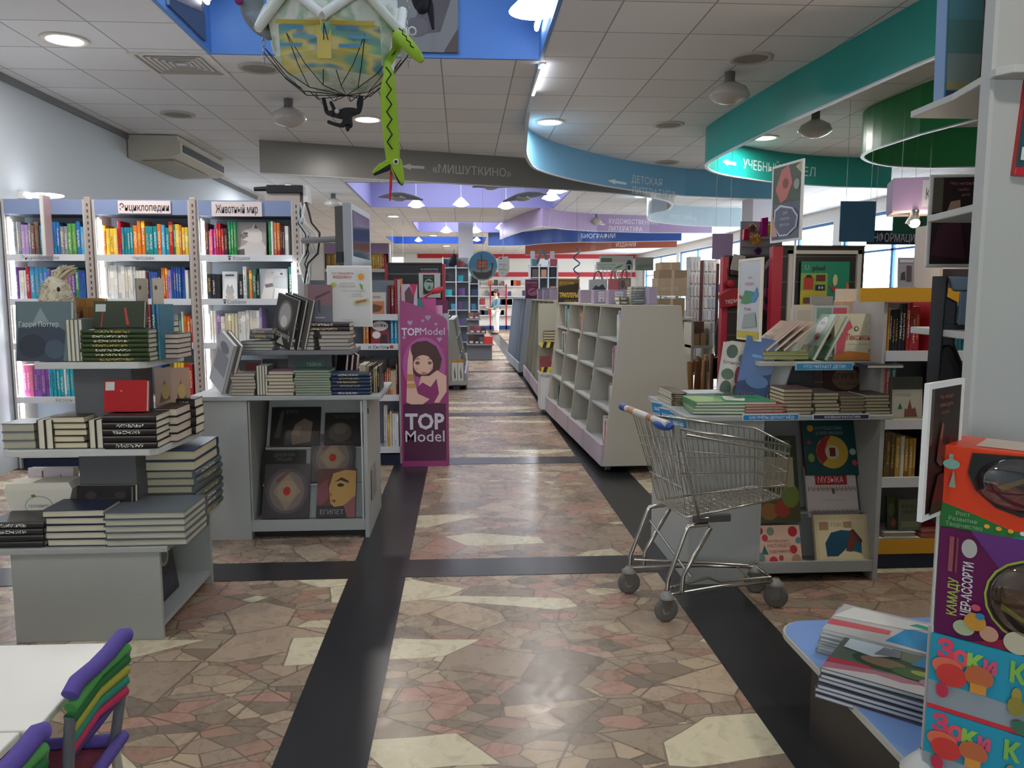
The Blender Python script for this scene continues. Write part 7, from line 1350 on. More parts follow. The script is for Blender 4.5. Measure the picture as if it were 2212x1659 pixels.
t = thing('glossy_panel', 'dark glossy picture panel on the bookcase side wall of the blue coffer', 'picture', (-1.925, 5.55, CZ + .03)); B('panel', t, 0, .015, 0, .75, 0, .62, mat('#3a3a3c', .1, spec=.9)); B('chrome_edge', t, .0, .018, -.012, .0, 0, .62, CHROME()); put(t, (.016, 0, 0), (0, .75, 0), (0, 0, .62), [('e', .5, .5, .3, .3, '#55565a'), ('p', [(.1, .1), (.9, .3), (.8, .5)], '#4a4a4e')])

# ================================================================== DEEPER IN THE STORE
# slatwall behind the magenta stand, with a poster and a giant pencil
t, w, H = slatwall('black slatwall panel with red edges and a white poster, behind the magenta stand', 838, 955, 570, 0, 7.9, red1=True, edge=.03, n=7)
A, C = at(905, 643, 7.86), at(951, 578, 7.86)
t = thing('wall_poster', 'black and white poster with a green moon, on the slatwall behind the magenta stand', 'poster', (A.x, 7.858, A.z)); w, h = C.x - A.x, C.z - A.z
B('poster_sheet', t, 0, w, 0, .006, 0, h, mat('#c9cfc6', .4)); put(t, (0, -.001, 0), (w, 0, 0), (0, 0, h), [('r', 0, .82, 1, 1, '#1c1c1e'), ('t', 'НЕ ПРОПУСТИТЕ', .5, .94, .05, '#d9d9d6', .8), ('r', .08, .835, .92, .87, '#b02c3c'), ('r', .2, .12, .72, .76, '#1f211f'), ('e', .46, .42, .22, .2, '#a9c4b4'), ('p', [(.3, .52), (.6, .5), (.64, .54), (.4, .58)], '#1f2a22'), ('p', [(.4, .28), (.56, .3), (.5, .44)], '#2a7a44'), ('t', 'ЗАГАДКА', .46, .68, .05, '#9aa89a', .4), ('r', .22, .12, .7, .17, '#5a2024')])
A = at(912, 634, 7.17)
t = thing('toy_paddle', 'red toy with a rounded end sticking out above the magenta stand', 'toy', (A.x, 7.17, 0)); z = A.z
MB().tube([(-.02, 0, .052), (0, 0, z - .05), (.10, 0, z + .02)], .012, mat('#b0303c', .5), 8).obj('handle', t); MB().ball((.14, 0, z + .03), (.06, .02, .03), mat('#d0404a', .4), M=Matrix.Rotation(R(-14), 4, 'Y')).obj('paddle', t)
# deep bookcase with lilac header, its books
t = bookcase('bookcase', 'deep bookcase with a lilac header and rows of yellow and red books, behind the television', at(700, 600, 13.5).x, at(842, 600, 13.5).x, at(760, 525, 13.5).z, [.1, .5, .9, 1.3, at(760, 583, 13.5).z - .03], at(760, 548, 13.5).z, strip=False, hcol='#a184a8', y=13.5)
zz = at(760, 583, 13.5).z
fill(at(700, 570, 13.5).x + .03, at(762, 570, 13.5).x, 13.53, zz, .25, .29, .2, 91, 'on the top shelf of the lilac header bookcase', 'books behind the television', [('ochre', '#a8843c'), ('ochre', '#b8923f')], tmin=.03, tmax=.034)
fill(at(778, 570, 13.5).x, at(838, 570, 13.5).x, 13.53, zz, .24, .29, .2, 92, 'on the lilac header bookcase, aisle end', 'books behind the television', [('red', '#b8282c'), ('yellow', '#d8b03c'), ('orange', '#c8642c'), ('cream', '#d9cfae')], tmin=.03, tmax=.045)
# wedge gondola on the shelf side
gondola('grey wedge book gondola on the bookcase side of the aisle, showing its blank end', .10, 15.4, .05, 12.7, .62, .22, 1.12, 3, [.22, .5, .8], '#a9aba4', z0=.05)
for k in range(2):
    A, C = at(976 + k * 13, 801, 12.62), at(988 + k * 13, 777, 12.62)
    cover((A.x + C.x) / 2, 12.62, .12, C.x - A.x, C.z - .12, .02, '#d9dad4', f'white magazine with an orange top strip in the floor rack, {"shelf side" if k == 0 else "aisle side"} one', [('r', 0, .86, 1, 1, '#c9923c'), ('p', [(.5, .1), (.7, .2), (.5, .7), (.4, .4)], '#4a4a4c')], 'floor rack magazines', 4, name='magazine')
t = thing('magazine_rack', 'low grey magazine rack on a navy base, at the end of the bookcase side gondola', 'rack', (at(974, 800, 12.6).x, 12.55, 0)); MB().box(0, .26, 0, .2, .08, .12, LAM()).obj('tray', t); MB().box(.03, .14, .02, .18, 0, .08, mat('#1b2c44', .5)).obj('base', t); MB().box(0, .26, -.01, 0, .08, .15, LAM()).obj('lip', t)
# shelf tower round the white column
def tower(label, x0, x1, y, zs, top, cols, seed, name='display_shelf', nb=2, d=.3):
    t = thing(name, label, 'display shelf', (x0, y, 0), group='far display shelves'); w = x1 - x0; m = mat('#c4c8cc', .5)
    for i in range(nb + 1): MB().box(w * i / nb - .015, w * i / nb + .015, 0, d, 0, top, m).obj('upright', t)
    for z in zs: MB().box(.015, w - .015, .01, d, z - .02, z, m).obj('shelf', t)
    MB().box(0, w, d, d + .01, .05, top, mat('#8e959c', .7)).obj('back_panel', t)
    rng = random.Random(seed); i = 0
    for z in zs:
        for b in range(nb):
            x = w * b / nb + .05
            while x < w * (b + 1) / nb - .12:
                bw, bh = rng.uniform(.1, .17), rng.uniform(.14, .22); c = rng.choice(cols)
                FAR.append((Vector((x0 + x + bw / 2, y + .1, z)), bw, bh, c)); x += bw + rng.uniform(.02, .09)
    return t
FAR = []
gift = ['#3a4a6a', '#b9bcc4', '#2aa0b0', '#6a4a8a', '#d9d9d6', '#8a3a44', '#2a2a2e', '#4a86a8']
cx = at(985, 600, 19.8).x
tower('pale shelf tower crowded with small gifts, wrapped round the white column', at(957, 600, 19.8).x, at(1013, 600, 19.8).x, 19.8, [.35, .75, 1.15, 1.5, 1.85, 2.2], 2.45, gift, 5)
tower('narrow pale shelf tower leaning towards the aisle, beside the white column', at(1014, 600, 19.5).x, at(1034, 600, 19.5).x, 19.5, [.75, 1.15, 1.5, 1.8], 2.0, gift, 6, nb=1)
t = thing('dark_plush_bag', 'black long plush shape hanging at the shelf tower, beside the white column', 'bag', (at(978, 560, 19.4).x, 19.5, at(978, 571, 19.4).z))
skin('plush_body', t, [(0, 0, 0), (.02, 0, .14), (.03, 0, .28), (-.12, 0, -.02), (.1, 0, .0)], [(0, 1), (1, 2), (0, 3), (0, 4)], [.09, .08, .07, .04, .04], mat('#1b1b1e', .9))
MB().tube([(.03, 0, .3), (.03, .2, .38)], .01, BLACK(), 5).obj('hook', t)
# stepped promo table by the column
t = thing('stepped_display_table', 'stepped grey promo table of dark red boxes, in the aisle before the white column', 'display table', (at(1008, 740, 18.5).x, 18.5, 0))
for k, (z, w, d0) in enumerate([(.37, .64, 0), (.62, .46, .15), (.95, .34, .3)]): MB().box(0, w, d0, .62, z - .03, z, mat('#8f8f92', .5)).obj('step', t); MB().box(.02, w - .04, d0 + .1, .6, z - .3 if k else 0, z - .03, mat('#77777c', .6)).obj('riser', t)
tx = t.location.x
for k, (px, py, z, c, w, h) in enumerate([(1018, 0, .37, '#4a2a30', .14, .2), (1030, 0, .37, '#2a2426', .12, .17), (1040, 0, .37, '#55555a', .1, .15), (1020, 1, .62, '#7a3a44', .13, .17), (1033, 1, .62, '#8a4450', .12, .16), (1044, 1, .62, '#3a2a2e', .13, .15), (1018, 2, .95, '#8a5a54', .12, .15), (1030, 2, .95, '#6a4444', .13, .15)]):
    y = 18.55 + py * .15
    flatbox('gift_carton', f'{["dark plum", "black", "grey", "dusty red", "rose", "dark brown", "tan red", "maroon"][k]} small carton on the {["lowest", "middle", "top"][py]} step of the promo table', 'box', at(px, 700, y).x, y, z, w, .08, h, c, [('r', .2, .1, .8, .35, '#c9c4c0')], group='promo cartons')
flatbox('red_crate', 'bright red crate at the aisle corner of the stepped promo table', 'crate', at(1057, 735, 18.52).x - .02, 18.52, .37, .2, .12, .19, '#d8352c', [('r', .04, .9, .96, .97, '#e6d6d2')])
# round hanging sign with a ship, pale cut-out ships beyond
A = at(1043, 574, 11.0); r = .205
t = thing('round_hanging_sign', 'round blue hanging sign showing a brown sailing ship, on a thread over the aisle', 'sign', (A.x, 11.0, A.z))
MB().lathe([(.0001, -.006), (r, -.006), (r, .006), (.0001, .006)], mat('#dfe4e6', .4), 36, Matrix.Rotation(R(90), 4, 'X')).obj('disc', t)
put(t, (-r, -.0065, -r), (2 * r, 0, 0), (0, 0, 2 * r), [('e', .5, .5, .48, .48, '#3f83ae'), ('p', [(.04, .4), (.1, .2), (.3, .06), (.5, .03), (.7, .06), (.9, .2), (.96, .4), (.7, .5), (.4, .46)], '#5f8c9a'), ('p', [(.14, .34), (.3, .28), (.62, .28), (.78, .36), (.8, .52), (.76, .58), (.86, .6), (.84, .42), (.8, .2), (.66, .06), (.34, .06), (.2, .2)], '#3a2a2a'), ('p', [(.3, .72), (.64, .7), (.66, .4), (.5, .36), (.32, .36), (.27, .4), (.3, .55)], '#8a4638'), ('r', .44, .2, .47, .9, '#3a2a2a'), ('t', 'ЛЮДИ', .48, .6, .08, '#c9a08c', .24), ('t', 'СЕВЕРА', .48, .49, .08, '#c9a08c', .28)], 'ship_picture')
MB().tube([(0, 0, r), (0, 0, CZ - A.z)], .002, WHITE(), 5).obj('thread', t)
A = at(1087, 576, 14.0)
t = thing('paper_ship_cutout', 'white paper cut-out of a many sailed ship hanging behind the round sign', 'sign', (A.x, 14.0, A.z)); mb = MB()
mb.prism([(-.08, .17), (.08, .18), (.11, .1), (.1, .02), (.115, -.06), (.08, -.12), (.02, -.19), (-.08, -.16), (-.1, -.05), (-.085, .04), (-.1, .1)], 0, .008, mat('#eef0ee', .6), 'y').obj('cutout', t); put(t, (-.1, -.001, -.17), (.2, 0, 0), (0, 0, .34), [('e', .3, .92, .1, .05, '#5a5f6a'), ('p', [(.1, .6), (.8, .58), (.8, .6), (.1, .63)], '#8a8f96'), ('p', [(.1, .35), (.85, .33), (.85, .35), (.1, .38)], '#8a8f96'), ('r', .5, .45, .54, .5, '#5a5f6a'), ('r', .4, .15, .44, .22, '#5a5f6a')], 'sail_lines')
MB().tube([(.0, .004, .17), (-.02, .004, CZ - A.z)], .003, WHITE(), 5).obj('thread', t)
# far wall fittings
x0, x1 = at(1000, 700, 35.3).x, at(1180, 700, 35.3).x
t = thing('wall_shelving', 'bright white wall shelving with red posts at the far end of the aisle', 'shelving', (x0, 35.4, 0)); w = x1 - x0
B('back_panel', t, 0, w, .4, .45, 0, 2.0, mat('#efeae0', .6))
B('plinth', t, 0, w, .0, .4, 0, .16, mat('#1d3a7a', .5))
for z in (.16, .6, 1.05, 1.45, 1.9): B('shelf', t, 0, w, .05, .4, z, z + .04, mat('#e2e2e0', .5))
for u in (.02, .33, .52, .98): B('red_post', t, w * u - .03, w * u + .03, .0, .06, 0, 2.0, mat('#a81c30', .5))
for k in range(46):
    rng = random.Random(300 + k); z = rng.choice([.64, 1.09, 1.49, 1.94]); x = rng.uniform(x0 + .2, x1 - .2)
    FAR.append((Vector((x, 35.5, z)), rng.uniform(.12, .3), rng.uniform(.2, .3), rng.choice(['#a8322c', '#d9d9d6', '#7a7f84', '#c8642c', '#2a3a6a', '#3a3a3e', '#8a5a4a', '#c98a9a'])))
# tall white cube shelf with an A shaped ornament
tower('white cube shelf unit of small books under a dark A shaped ornament', at(1145, 640, 18).x, at(1204, 640, 18).x, 18.0, [.3, .7, 1.1, 1.5, at(1170, 599, 18).z, at(1170, 575, 18).z], at(1170, 573, 18).z + .02, ['#2a2a2e', '#5a4a44', '#b98a6a', '#3a6a70', '#e0e0de', '#8a3a4a', '#6a6a7a'], 7, nb=3)
A = at(1172, 573, 18.1)
t = thing('paper_letter_ornament', 'dark grey A shaped ornament standing on the white cube shelf unit', 'ornament', (A.x, 18.1, A.z + .02)); MB().prism([(-.15, 0), (-.1, 0), (0, .27), (.1, 0), (.15, 0), (.16, .05), (.03, .36), (-.03, .36), (-.16, .05)], 0, .05, mat('#54585a', .6), 'y').obj('legs_board', t); MB().box(-.16, .16, -.02, .07, -.004, .006, mat('#8a8e90', .5)).obj('base_board', t)
for s, n in ((-1, 'aisle'), (1, 'window')):
    for k in range(3): cover(A.x + s * (.19 + k * .035), 18.12, A.z + .02, .03, .30, .02, '#a9b0b2', f'slim grey catalogue on the white cube shelf, {ORD[k]} from the ornament, {n} side', [], 'grey catalogues', 0, name='catalogue')
# second and third gondolas up the aisle with their end display
tt, ga2, xa2 = gondola('beige grey wedge gondola, second along the trolley side of the aisle', 1.06, 10.35, 1.10, 14.2, .74, .46, 1.44, 5, [.22, .53, .84, 1.13], '#aaa898', .13)
gondola('blue grey wedge gondola, third along the trolley side of the aisle', 1.05, 14.7, .99, 17.7, .74, .46, 1.46, 5, [.22, .53, .84, 1.13], '#8c93a0', .13, face='#9aa0ac')
t = thing('end_display_bin', 'white rounded promo bin with yellow and black hazard strips at a gondola end', 'display bin', (.985, 9.86, 0))
MB().prism([(0, .42), (.0, .06), (.05, .0), (.3, .0), (.35, .06), (.35, .42)], .06, .5, mat('#d0d2d2', .4)).obj('bin_body', t); MB().prism([(-.012, .43), (-.012, .05), (.045, -.012), (.305, -.012), (.362, .05), (.362, .43)], .5, .525, mat('#c4c6c6', .4)).obj('bin_rim', t)
MB().box(.06, .28, .05, .35, 0, .06, mat('#1c3050', .5)).obj('base', t); MB().box(0, .36, .40, .43, .525, 1.4, mat('#aaa898', .55)).obj('back_panel', t); MB().box(.0, .36, .08, .42, .86, .88, mat('#c4c6c6', .5)).obj('shelf', t)
for z in (.535, .845):
    s = MB().box(0, .35, .0 if z < .6 else .075, .004 if z < .6 else .08, z, z + .07, mat('#d9c42c', .4)).obj('hazard_strip', t); mb = MB()
    for k in range(4): mb.add([(.02 + k * .09, (-.001 if z < .6 else .074), z), (.065 + k * .09, (-.001 if z < .6 else .074), z), (.085 + k * .09, (-.001 if z < .6 else .074), z + .07), (.04 + k * .09, (-.001 if z < .6 else .074), z + .07)], [(0, 1, 2, 3)], mat('#1f1c18', .4))
    mb.raw = True; mb.obj('black_stripes', s)
stack(1.04, 1.22, 9.97, .2, .88, 5, .034, 'fore', ('black', '#2a2626'), 'in the pile on the shelf of the white promo bin', 'books on the promo bin', 95, pages='#d9d0b4')
for k in range(3): cover(1.05 + k * .07, 10.05 + k * .03, .527, .13, .2, .015, ['#8a3a40', '#c97a8a', '#b9a8a0'][k], f'{["dark red", "pink", "grey pink"][k]} paperback in the open top of the white promo bin', [('e', .5, .4, .25, .2, '#d8506a')] if k else [], 'books on the promo bin', 6)
for k, (px, col) in enumerate([(1158, '#a292ae'), (1172, '#a99ab4'), (1190, '#a595b0')]):
    y = 13.2 - k * .9; a_ = at(px, 640, y); t = thing('lilac_box_file', f'lilac carton on top of the second gondola, {ORD[k]} from the far end', 'box', (max(a_.x, 1.26), y, 1.44), group='lilac boxes on the second gondola'); MB().box(0, .2, 0, .18, 0, .17, mat(col, .6)).obj('carton', t); MB().box(-.003, .203, -.003, .183, .15, .174, mat('#9788a4', .6)).obj('lid', t)
A, C = at(1134, 646, 13.9), at(1164, 603, 13.9)
t = thing('poster_stand', 'magenta night scene poster in a pale frame standing on the second gondola', 'poster stand', (A.x, 13.9, 1.44)); w, h = C.x - A.x, C.z - 1.44
B('frame', t, 0, w, 0, .012, 0, h, mat('#c9c0c6', .5)); put(t, (.012, -.001, .012), (w - .024, 0, 0), (0, 0, h - .024), [('r', 0, 0, 1, 1, '#7a2a52'), ('e', .55, .35, .4, .22, '#b8698c'), ('p', [(.3, .35), (.8, .5), (.85, .46), (.35, .3)], '#4a1a34'), ('t', 'Истории', .5, .86, .11, '#d9c4ce', .8), ('t', 'любви', .7, .7, .07, '#c49ab0', .4), ('r', 0, 0, 1, .14, '#4a1a34')]); MB().box(.05, w - .05, .012, .12, 0, .01, mat('#c9c0c6', .5)).obj('foot', t)
# gift bag rack and sign
t = thing('wire_bag_rack', 'white wire grid rack for gift bags behind the lilac boxes', 'rack', (at(1285, 640, 12).x, 12.0, 0)); w = at(1362, 640, 12).x - t.location.x; h = at(1300, 572, 12).z
mb = MB()
for k in range(10): mb.tube([(w * k / 9, 0, .05), (w * k / 9, 0, h)], .006, mat('#d6d9da', .4), 5)
for k in range(18): mb.tube([(0, 0, .1 + k * (h - .1) / 17), (w, 0, .1 + k * (h - .1) / 17)], .005, mat('#d6d9da', .4), 5)
mb.obj('grid_lattice', t); MB().box(-.02, w + .02, -.2, .2, 0, .04, LAMD()).obj('base', t)
A, C = at(1290, 583, 11.9), at(1352, 566, 11.9)
t = thing('rack_sign', 'pale green sign for gift bags with a green feather, clipped over the wire rack', 'sign', (A.x, 11.94, A.z)); w, h = C.x - A.x, C.z - A.z
B('sign_board', t, 0, w, 0, .05, 0, h, mat('#c4d0c8', .5)); put(t, (0, -.001, 0), (w, 0, 0), (0, 0, h), [('t', 'ПОДАРОЧНЫЕ', .36, .66, .24, '#7a867e', .62), ('t', 'ПАКЕТЫ', .32, .28, .24, '#7a867e', .4), ('p', [(.58, .15), (.75, .5), (.95, .75), (.8, .3), (.66, .2)], '#2f9a5a')])
def giftbag(label, p0, p1, q0, q1, col, shp):
    A, C = at(p0, q1, 11.85), at(p1, q0, 11.85); w, h = C.x - A.x, C.z - A.z
    t = thing('gift_bag', label, 'gift bag', (A.x, 11.86, A.z), group='gift bags on the wire rack')
    MB().prism([(0, 0), (w, 0), (w, h), (0, h)], 0, .1, mat(col, .4), 'y').obj('paper_bag', t)
    for y in (.01, .09): MB().tube([(w * .25, y, h), (w * .35, y, h + .1), (w * .5, y, h + .13), (w * .65, y, h + .1), (w * .75, y, h)], .006, mat('#6a3a44' if shp else '#8a4a50', .6), 5).obj('rope_handle', t)
    MB().tube([(w / 2, .1, h + .1), (w / 2, .145, h + .12)], .006, CHROME(), 5).obj('hook', t)
    if shp: put(t, (0, -.001, 0), (w, 0, 0), (0, 0, h), shp)
giftbag('pale grey gift bag with dark mountains on the wire rack', 1274, 1312, 604, 628, '#b9bfc6', [('p', [(.1, .05), (.35, .5), (.5, .35), (.75, .6), (.95, .05)], '#3f4a54')])
giftbag('plain rose gift bag on the wire rack', 1316, 1336, 602, 628, '#c8707c', [])
giftbag('brown patterned gift bag on the wire rack', 1338, 1363, 600, 628, '#8a7a74', [('e', .3, .5, .2, .3, '#6a5a54'), ('e', .7, .6, .2, .25, '#a5948c')])
for k, (p0, p1, q0, q1, c) in enumerate([(1296, 1368, 553, 583, '#b4bcb8'), (1372, 1412, 556, 584, '#8f9490')]):
    A, C = at(p0, q1, 12.4), at(p1, q0, 12.4); t = thing('category_board', ['pale category board with a green stripe and woman photo, above the rack sign', 'grey green category board beside the one with the woman'][k], 'sign', (A.x, 12.4, A.z)); w, h = C.x - A.x, C.z - A.z
    B('board', t, 0, w, 0, .04, 0, h, mat(c, .5)); MB().tube([(w / 2, .05, h / 2), (w / 2, .05, -A.z)], .02, WHITE(), 8).obj('pole', t)
    put(t, (0, -.001, 0), (w, 0, 0), (0, 0, h), [('r', .03, .55, .36, .85, '#5a7a54'), ('r', .4, .6, .75, .8, '#c9b0b4'), ('p', [(.8, .0), (.78, .4), (.84, .7), (.92, .7), (.97, .4), (.95, 0)], '#3a3c40')] if k == 0 else [('p', [(.1, .1), (.9, .3), (.9, .5), (.1, .4)], '#7a8478')])
# stacked cartons on a table
t = thing('packing_table', 'plain grey table carrying the tall stack of brown cartons', 'table', (at(1412, 655, 9.6).x, 9.6, 0)); w = at(1496, 655, 9.6).x - t.location.x
B('table_top', t, -.05, w + .05, 0, .5, 1.20, 1.23, LAM())
for px in (0, w): MB().box(px - .03, px + .03, .1, .4, 0, 1.2, LAMD()).obj('leg', t)
for k, (q0, q1, p0, p1, c, n) in enumerate([(643, 655, 1422, 1480, '#8a7a5e', 'flat khaki'), (640, 643, 1420, 1466, '#23404a', 'thin dark teal'), (600, 640, 1420, 1484, '#a8957c', 'large printed tan'), (583, 600, 1424, 1484, '#8f7a64', 'wide brown'), (566, 583, 1428, 1470, '#a58c74', 'small top tan')]):
    zb_ = 1.23 if k == 0 else zt_; zt_ = at(1450, q0, 9.65).z; A, C = at(p0, q1, 9.65), at(p1, q0, 9.65)
    t = thing('cardboard_carton', f'{n} cardboard carton, {["lowest", "second up", "third up", "fourth up", "topmost"][k]} in the tall stack beside the card racks', 'carton', (A.x, 9.65, zb_), group='cartons beside the card racks')
    MB().box(0, C.x - A.x, 0, .3, 0, zt_ - zb_ - .002, mat(c, .8)).obj('carton', t); MB().box((C.x - A.x) * .45, (C.x - A.x) * .55, -.001, .301, 0, zt_ - zb_ - .001, mat('#b5a48c', .5)).obj('packing_tape', t)
    if k == 2: put(t, (0, -.0015, 0), (C.x - A.x, 0, 0), (0, 0, zt_ - zb_), [('t', 'КНИГИ ПОЧТОЙ', .4, .4, .18, '#d4c8b0', .6)])
# card spinners
CARD = node_mat('rows_of_greeting_cards'); m_, nt_, b_, N_c, L_c = CARD
tcc = N_c('ShaderNodeTexCoord'); bk_ = N_c('ShaderNodeTexBrick'); bk_.inputs['Scale'].default_value = 9; bk_.inputs['Color1'].default_value = lin('#d3d3d6') + [1]; bk_.inputs['Color2'].default_value = lin('#b5b8bf') + [1]; bk_.inputs['Mortar'].default_value = lin('#8a8c94') + [1]; bk_.offset = 0; bk_.inputs['Brick Width'].default_value = .9; bk_.inputs['Row Height'].default_value = 1.3
mpc = N_c('ShaderNodeMapping'); mpc.inputs['Rotation'].default_value = (R(90), 0, 0); L_c(tcc.outputs['Object'], mpc.inputs[0]); L_c(mpc.outputs[0], bk_.inputs['Vector']); L_c(bk_.outputs['Color'], b_.inputs['Base Color'])
for k, (p0, p1, q0) in enumerate([(1484, 1509, 555), (1513, 1543, 562)]):
    y = 10.2 + .2 * k; A, C = at(p0, 690, y), at(p1, q0, y); w = C.x - A.x
    t = thing('card_spinner', f'tall white greeting card rack, {"beside the carton stack" if k == 0 else "next to the red edged slatwall"}', 'card rack', ((A.x + C.x) / 2, y, 0), group='greeting card racks')
    MB().box(-w / 2, w / 2, -.1, .1, .55, C.z, m_).obj('card_pockets', t); MB().tube([(0, 0, 0), (0, 0, .56)], .02, LAMD(), 8).obj('pole', t); MB().box(-w / 2, w / 2, -.15, .15, 0, .03, LAMD()).obj('base', t)
    MB().box(w / 2, w / 2 + .035, -.11, .02, .9, C.z - .05, mat('#5a3230' if k == 0 else '#4a1f24', .6)).obj('dark_side_strip', t)
    rng = random.Random(k)
    for j in range(24): MB().box(-w / 2 + .01 + (j % 3) * w / 3, -w / 2 + (j % 3 + 1) * w / 3 - .01, -.108, -.101, .7 + (j // 3) * .16, .82 + (j // 3) * .16, mat(rng.choice(['#d9d9dc', '#c4c4cc', '#c9b9b0', '#a9b4c0', '#d4c4c8']), .5)).obj('card', t)
# small bench with boxes and rolls of wrapping paper
t = thing('packing_bench', 'small white slatted bench with brown boxes under the card racks', 'bench', (at(1494, 745, 8.6).x, 8.6, 0)); w = at(1540, 745, 8.6).x - t.location.x
for z in (.62, .92): B('shelf', t, 0, w, 0, .35, z, z + .03, mat('#a8a49a', .5))
for px in (.015, w - .015): MB().box(px - .015, px + .015, .02, .33, 0, 1.2, mat('#b5b1a8', .5)).obj('leg', t)
for k in range(3): flatbox('brown_box', f'brown cardboard box on the small white bench, {ORD[k]} from the bottom', 'box', t.location.x + w * .5 - .02 * k, 8.63, [.65, .95, 1.085][k], w * (.7 - .08 * k), .25, .13, ['#8a6a4a', '#a98a62', '#6a5040'][k], [('r', .45, 0, .55, 1, '#5a4432')], group='boxes on the small bench')
t = thing('paper_roll_bin', 'open bin of brown wrapping paper rolls beside the wedge gondola', 'bin', (at(1515, 830, 7.6).x, 7.6, 0)); MB().prism([(-.14, -.1), (.14, -.1), (.14, .1), (-.14, .1)], 0, .4, LAMD()).obj('bin_body', t); MB().box(-.15, .15, -.11, .11, .395, .41, LAMD()).obj('bin_rim', t)
for k in range(9):
    rng = random.Random(k + 40); x, y = -.11 + (k % 5) * .05, -.05 + (k // 5) * .08; o = tag(MB().tube([(x, y, .38), (x + rng.uniform(-.03, .03), y + rng.uniform(-.02, .02), .85 + rng.uniform(0, .1))], .018, mat(['#a87c4a', '#8a5a3a', '#c9a878'][k % 3], .6), 8).obj('paper_roll'), f'{["tan", "brown", "pale tan"][k % 3]} wrapping paper roll in the bin, {ORD[k]} counting from the aisle', 'paper roll', 'wrapping paper rolls'); o.location = t.location
# foil gifts on top of the slatwall
t = thing('gift_ribbon_board', 'grey pegboard hung with foil ribbons above the black slatwall', 'display board', (at(1600, 560, 9.2).x, 9.2, 0)); w = at(1690, 560, 9.2).x - t.location.x; h = at(1640, 478, 9.2).z
B('board', t, 0, w, .02, .05, 0, h, mat('#8e9296', .6)); mb = MB()
for k in range(6): mb.box(0, w, .0, .02, h - .12 - k * .09, h - .112 - k * .09, mat('#6a6e72', .5))
mb.obj('peg_rail_slats', t); B('foot', t, 0, w, -.2, .3, 0, .03, LAMD())
def foil(label, px, py, w, h, col, star=False, shape='box'):
    A = at(px, py, 9.12); t = thing('foil_decoration', label, 'decoration', (A.x, 9.12, A.z), group='foil gift decorations'); m = mat(col, .25, .6)
    if star:
        mb = MB()
        for k in range(14): a = k * 2 * math.pi / 14; mb.tube([(0, 0, 0), (math.cos(a) * w * .5, -.02, math.sin(a) * w * .5), (math.cos(a) * w, .0, math.sin(a) * w)], [.01, .014, .002], m, 5)
        mb.obj('bow_petal', t)
    else: MB().prism([(-w, -h), (w, -h), (w * .9, h), (-w * .8, h * .9)], -.03, .03, m, 'y').obj('foil_box', t, bevel=.008)
    MB().tube([(0, 0, 0), (0, .085, .02)], .004, CHROME(), 5).obj('hook', t)
foil('magenta foil box above the slatwall', 1650, 490, .045, .11, '#b01c7a'); foil('gold foil box above the slatwall', 1662, 495, .04, .06, '#c9a01c'); foil('gold star shaped bow above the slatwall', 1633, 518, .08, .08, '#c9923c', True); foil('red foil ribbon above the slatwall', 1611, 506, .035, .07, '#b01c3c'); foil('brown foil flower above the slatwall', 1625, 492, .05, .05, '#6a4a34', True); foil('dark purple foil bow, low above the slatwall', 1637, 542, .05, .04, '#4a1a54', True)
# lilac canopy with lettering, spotlights and lit shelf behind the pillar
YC = 4.9; A, C = at(1945, 452, YC), at(2120, 385, YC); zb_, zt_ = A.z, C.z + .01
t = thing('book_corner_canopy', 'lilac canopy with hand lettered white board, over the lit shelf beside the pillar', 'canopy', (A.x, YC + .1, zb_), (0, 0, R(-22))); w = .62
MB().box(0, w, 0, .3, .0, zt_ - zb_, mat('#a48cb0', .5)).obj('fascia', t); MB().box(.005, w, .005, .3, -.012, 0, mat('#c9b9b4', .5)).obj('soffit_board', t)
put(t, (.17, -.001, .02), (.2, 0, 0), (0, 0, zt_ - zb_ - .04), [('r', 0, 0, 1, 1, '#b5b5bc'), ('t', 'КНИГО', .42, .48, .42, '#3a3a44', .62, .01), ('e', .82, .56, .06, .14, '#54545e'), ('e', .92, .56, .06, .14, '#54545e'), ('p', [(.77, .52), (.97, .52), (.87, .22)], '#54545e')], 'paper_sign')
MB().box(w - .06, w, .1, .3, -zb_, 0, mat('#b5a8b4', .5)).obj('support_post', t)
for k, (px, py, lit) in enumerate([(1974, 470, True), (2036, 440, False)]):
    P = at(px, py, 4.98); s = thing('spotlight', ['lit warm spotlight clamped under the lilac canopy', 'unlit chrome spotlight under the lilac canopy, nearer the pillar'][k], 'spotlight', (P.x, 4.98, zb_ - .012))
    d = P.z - s.location.z
    MB().tube([(0, 0, 0), (0, 0, d * .5)], .008, CHROME(), 8).obj('stem', s); M = Matrix.Translation((0, 0, d)) @ Matrix.Rotation(R(20 if lit else -40), 4, 'X')
    MB().lathe([(.012, .06), (.028, .05), (.034, .0), (.045, -.04)], CHROME(), 16, M).obj('lamp_shade', s)
    if lit:
        MB().ball((0, -.008, d - .035), (.034, .034, .03), mat('#ffdcb4', .5, emit=25)).obj('bulb', s)
        a = bpy.data.lights.new('spot_lamp', 'POINT'); a.energy = 6; a.color = (1, .82, .62); a.shadow_soft_size = .04; o = bpy.data.objects.new('spot_lamp', a); COL.objects.link(o); o.parent = s; o.location = (0, -.06, d - .09)
YS = 5.35
t = bookcase('bookcase', 'narrow pale lit bookcase under the lilac canopy, half hidden by the pillar', at(2030, 600, YS).x, at(2030, 600, YS).x + .8, 2.0, [at(2050, 570, YS).z - .03, at(2050, 500, YS).z - .03, 1.1, .7, .3], None, strip=False, y=YS, inn=mat('#8f8288', .6))
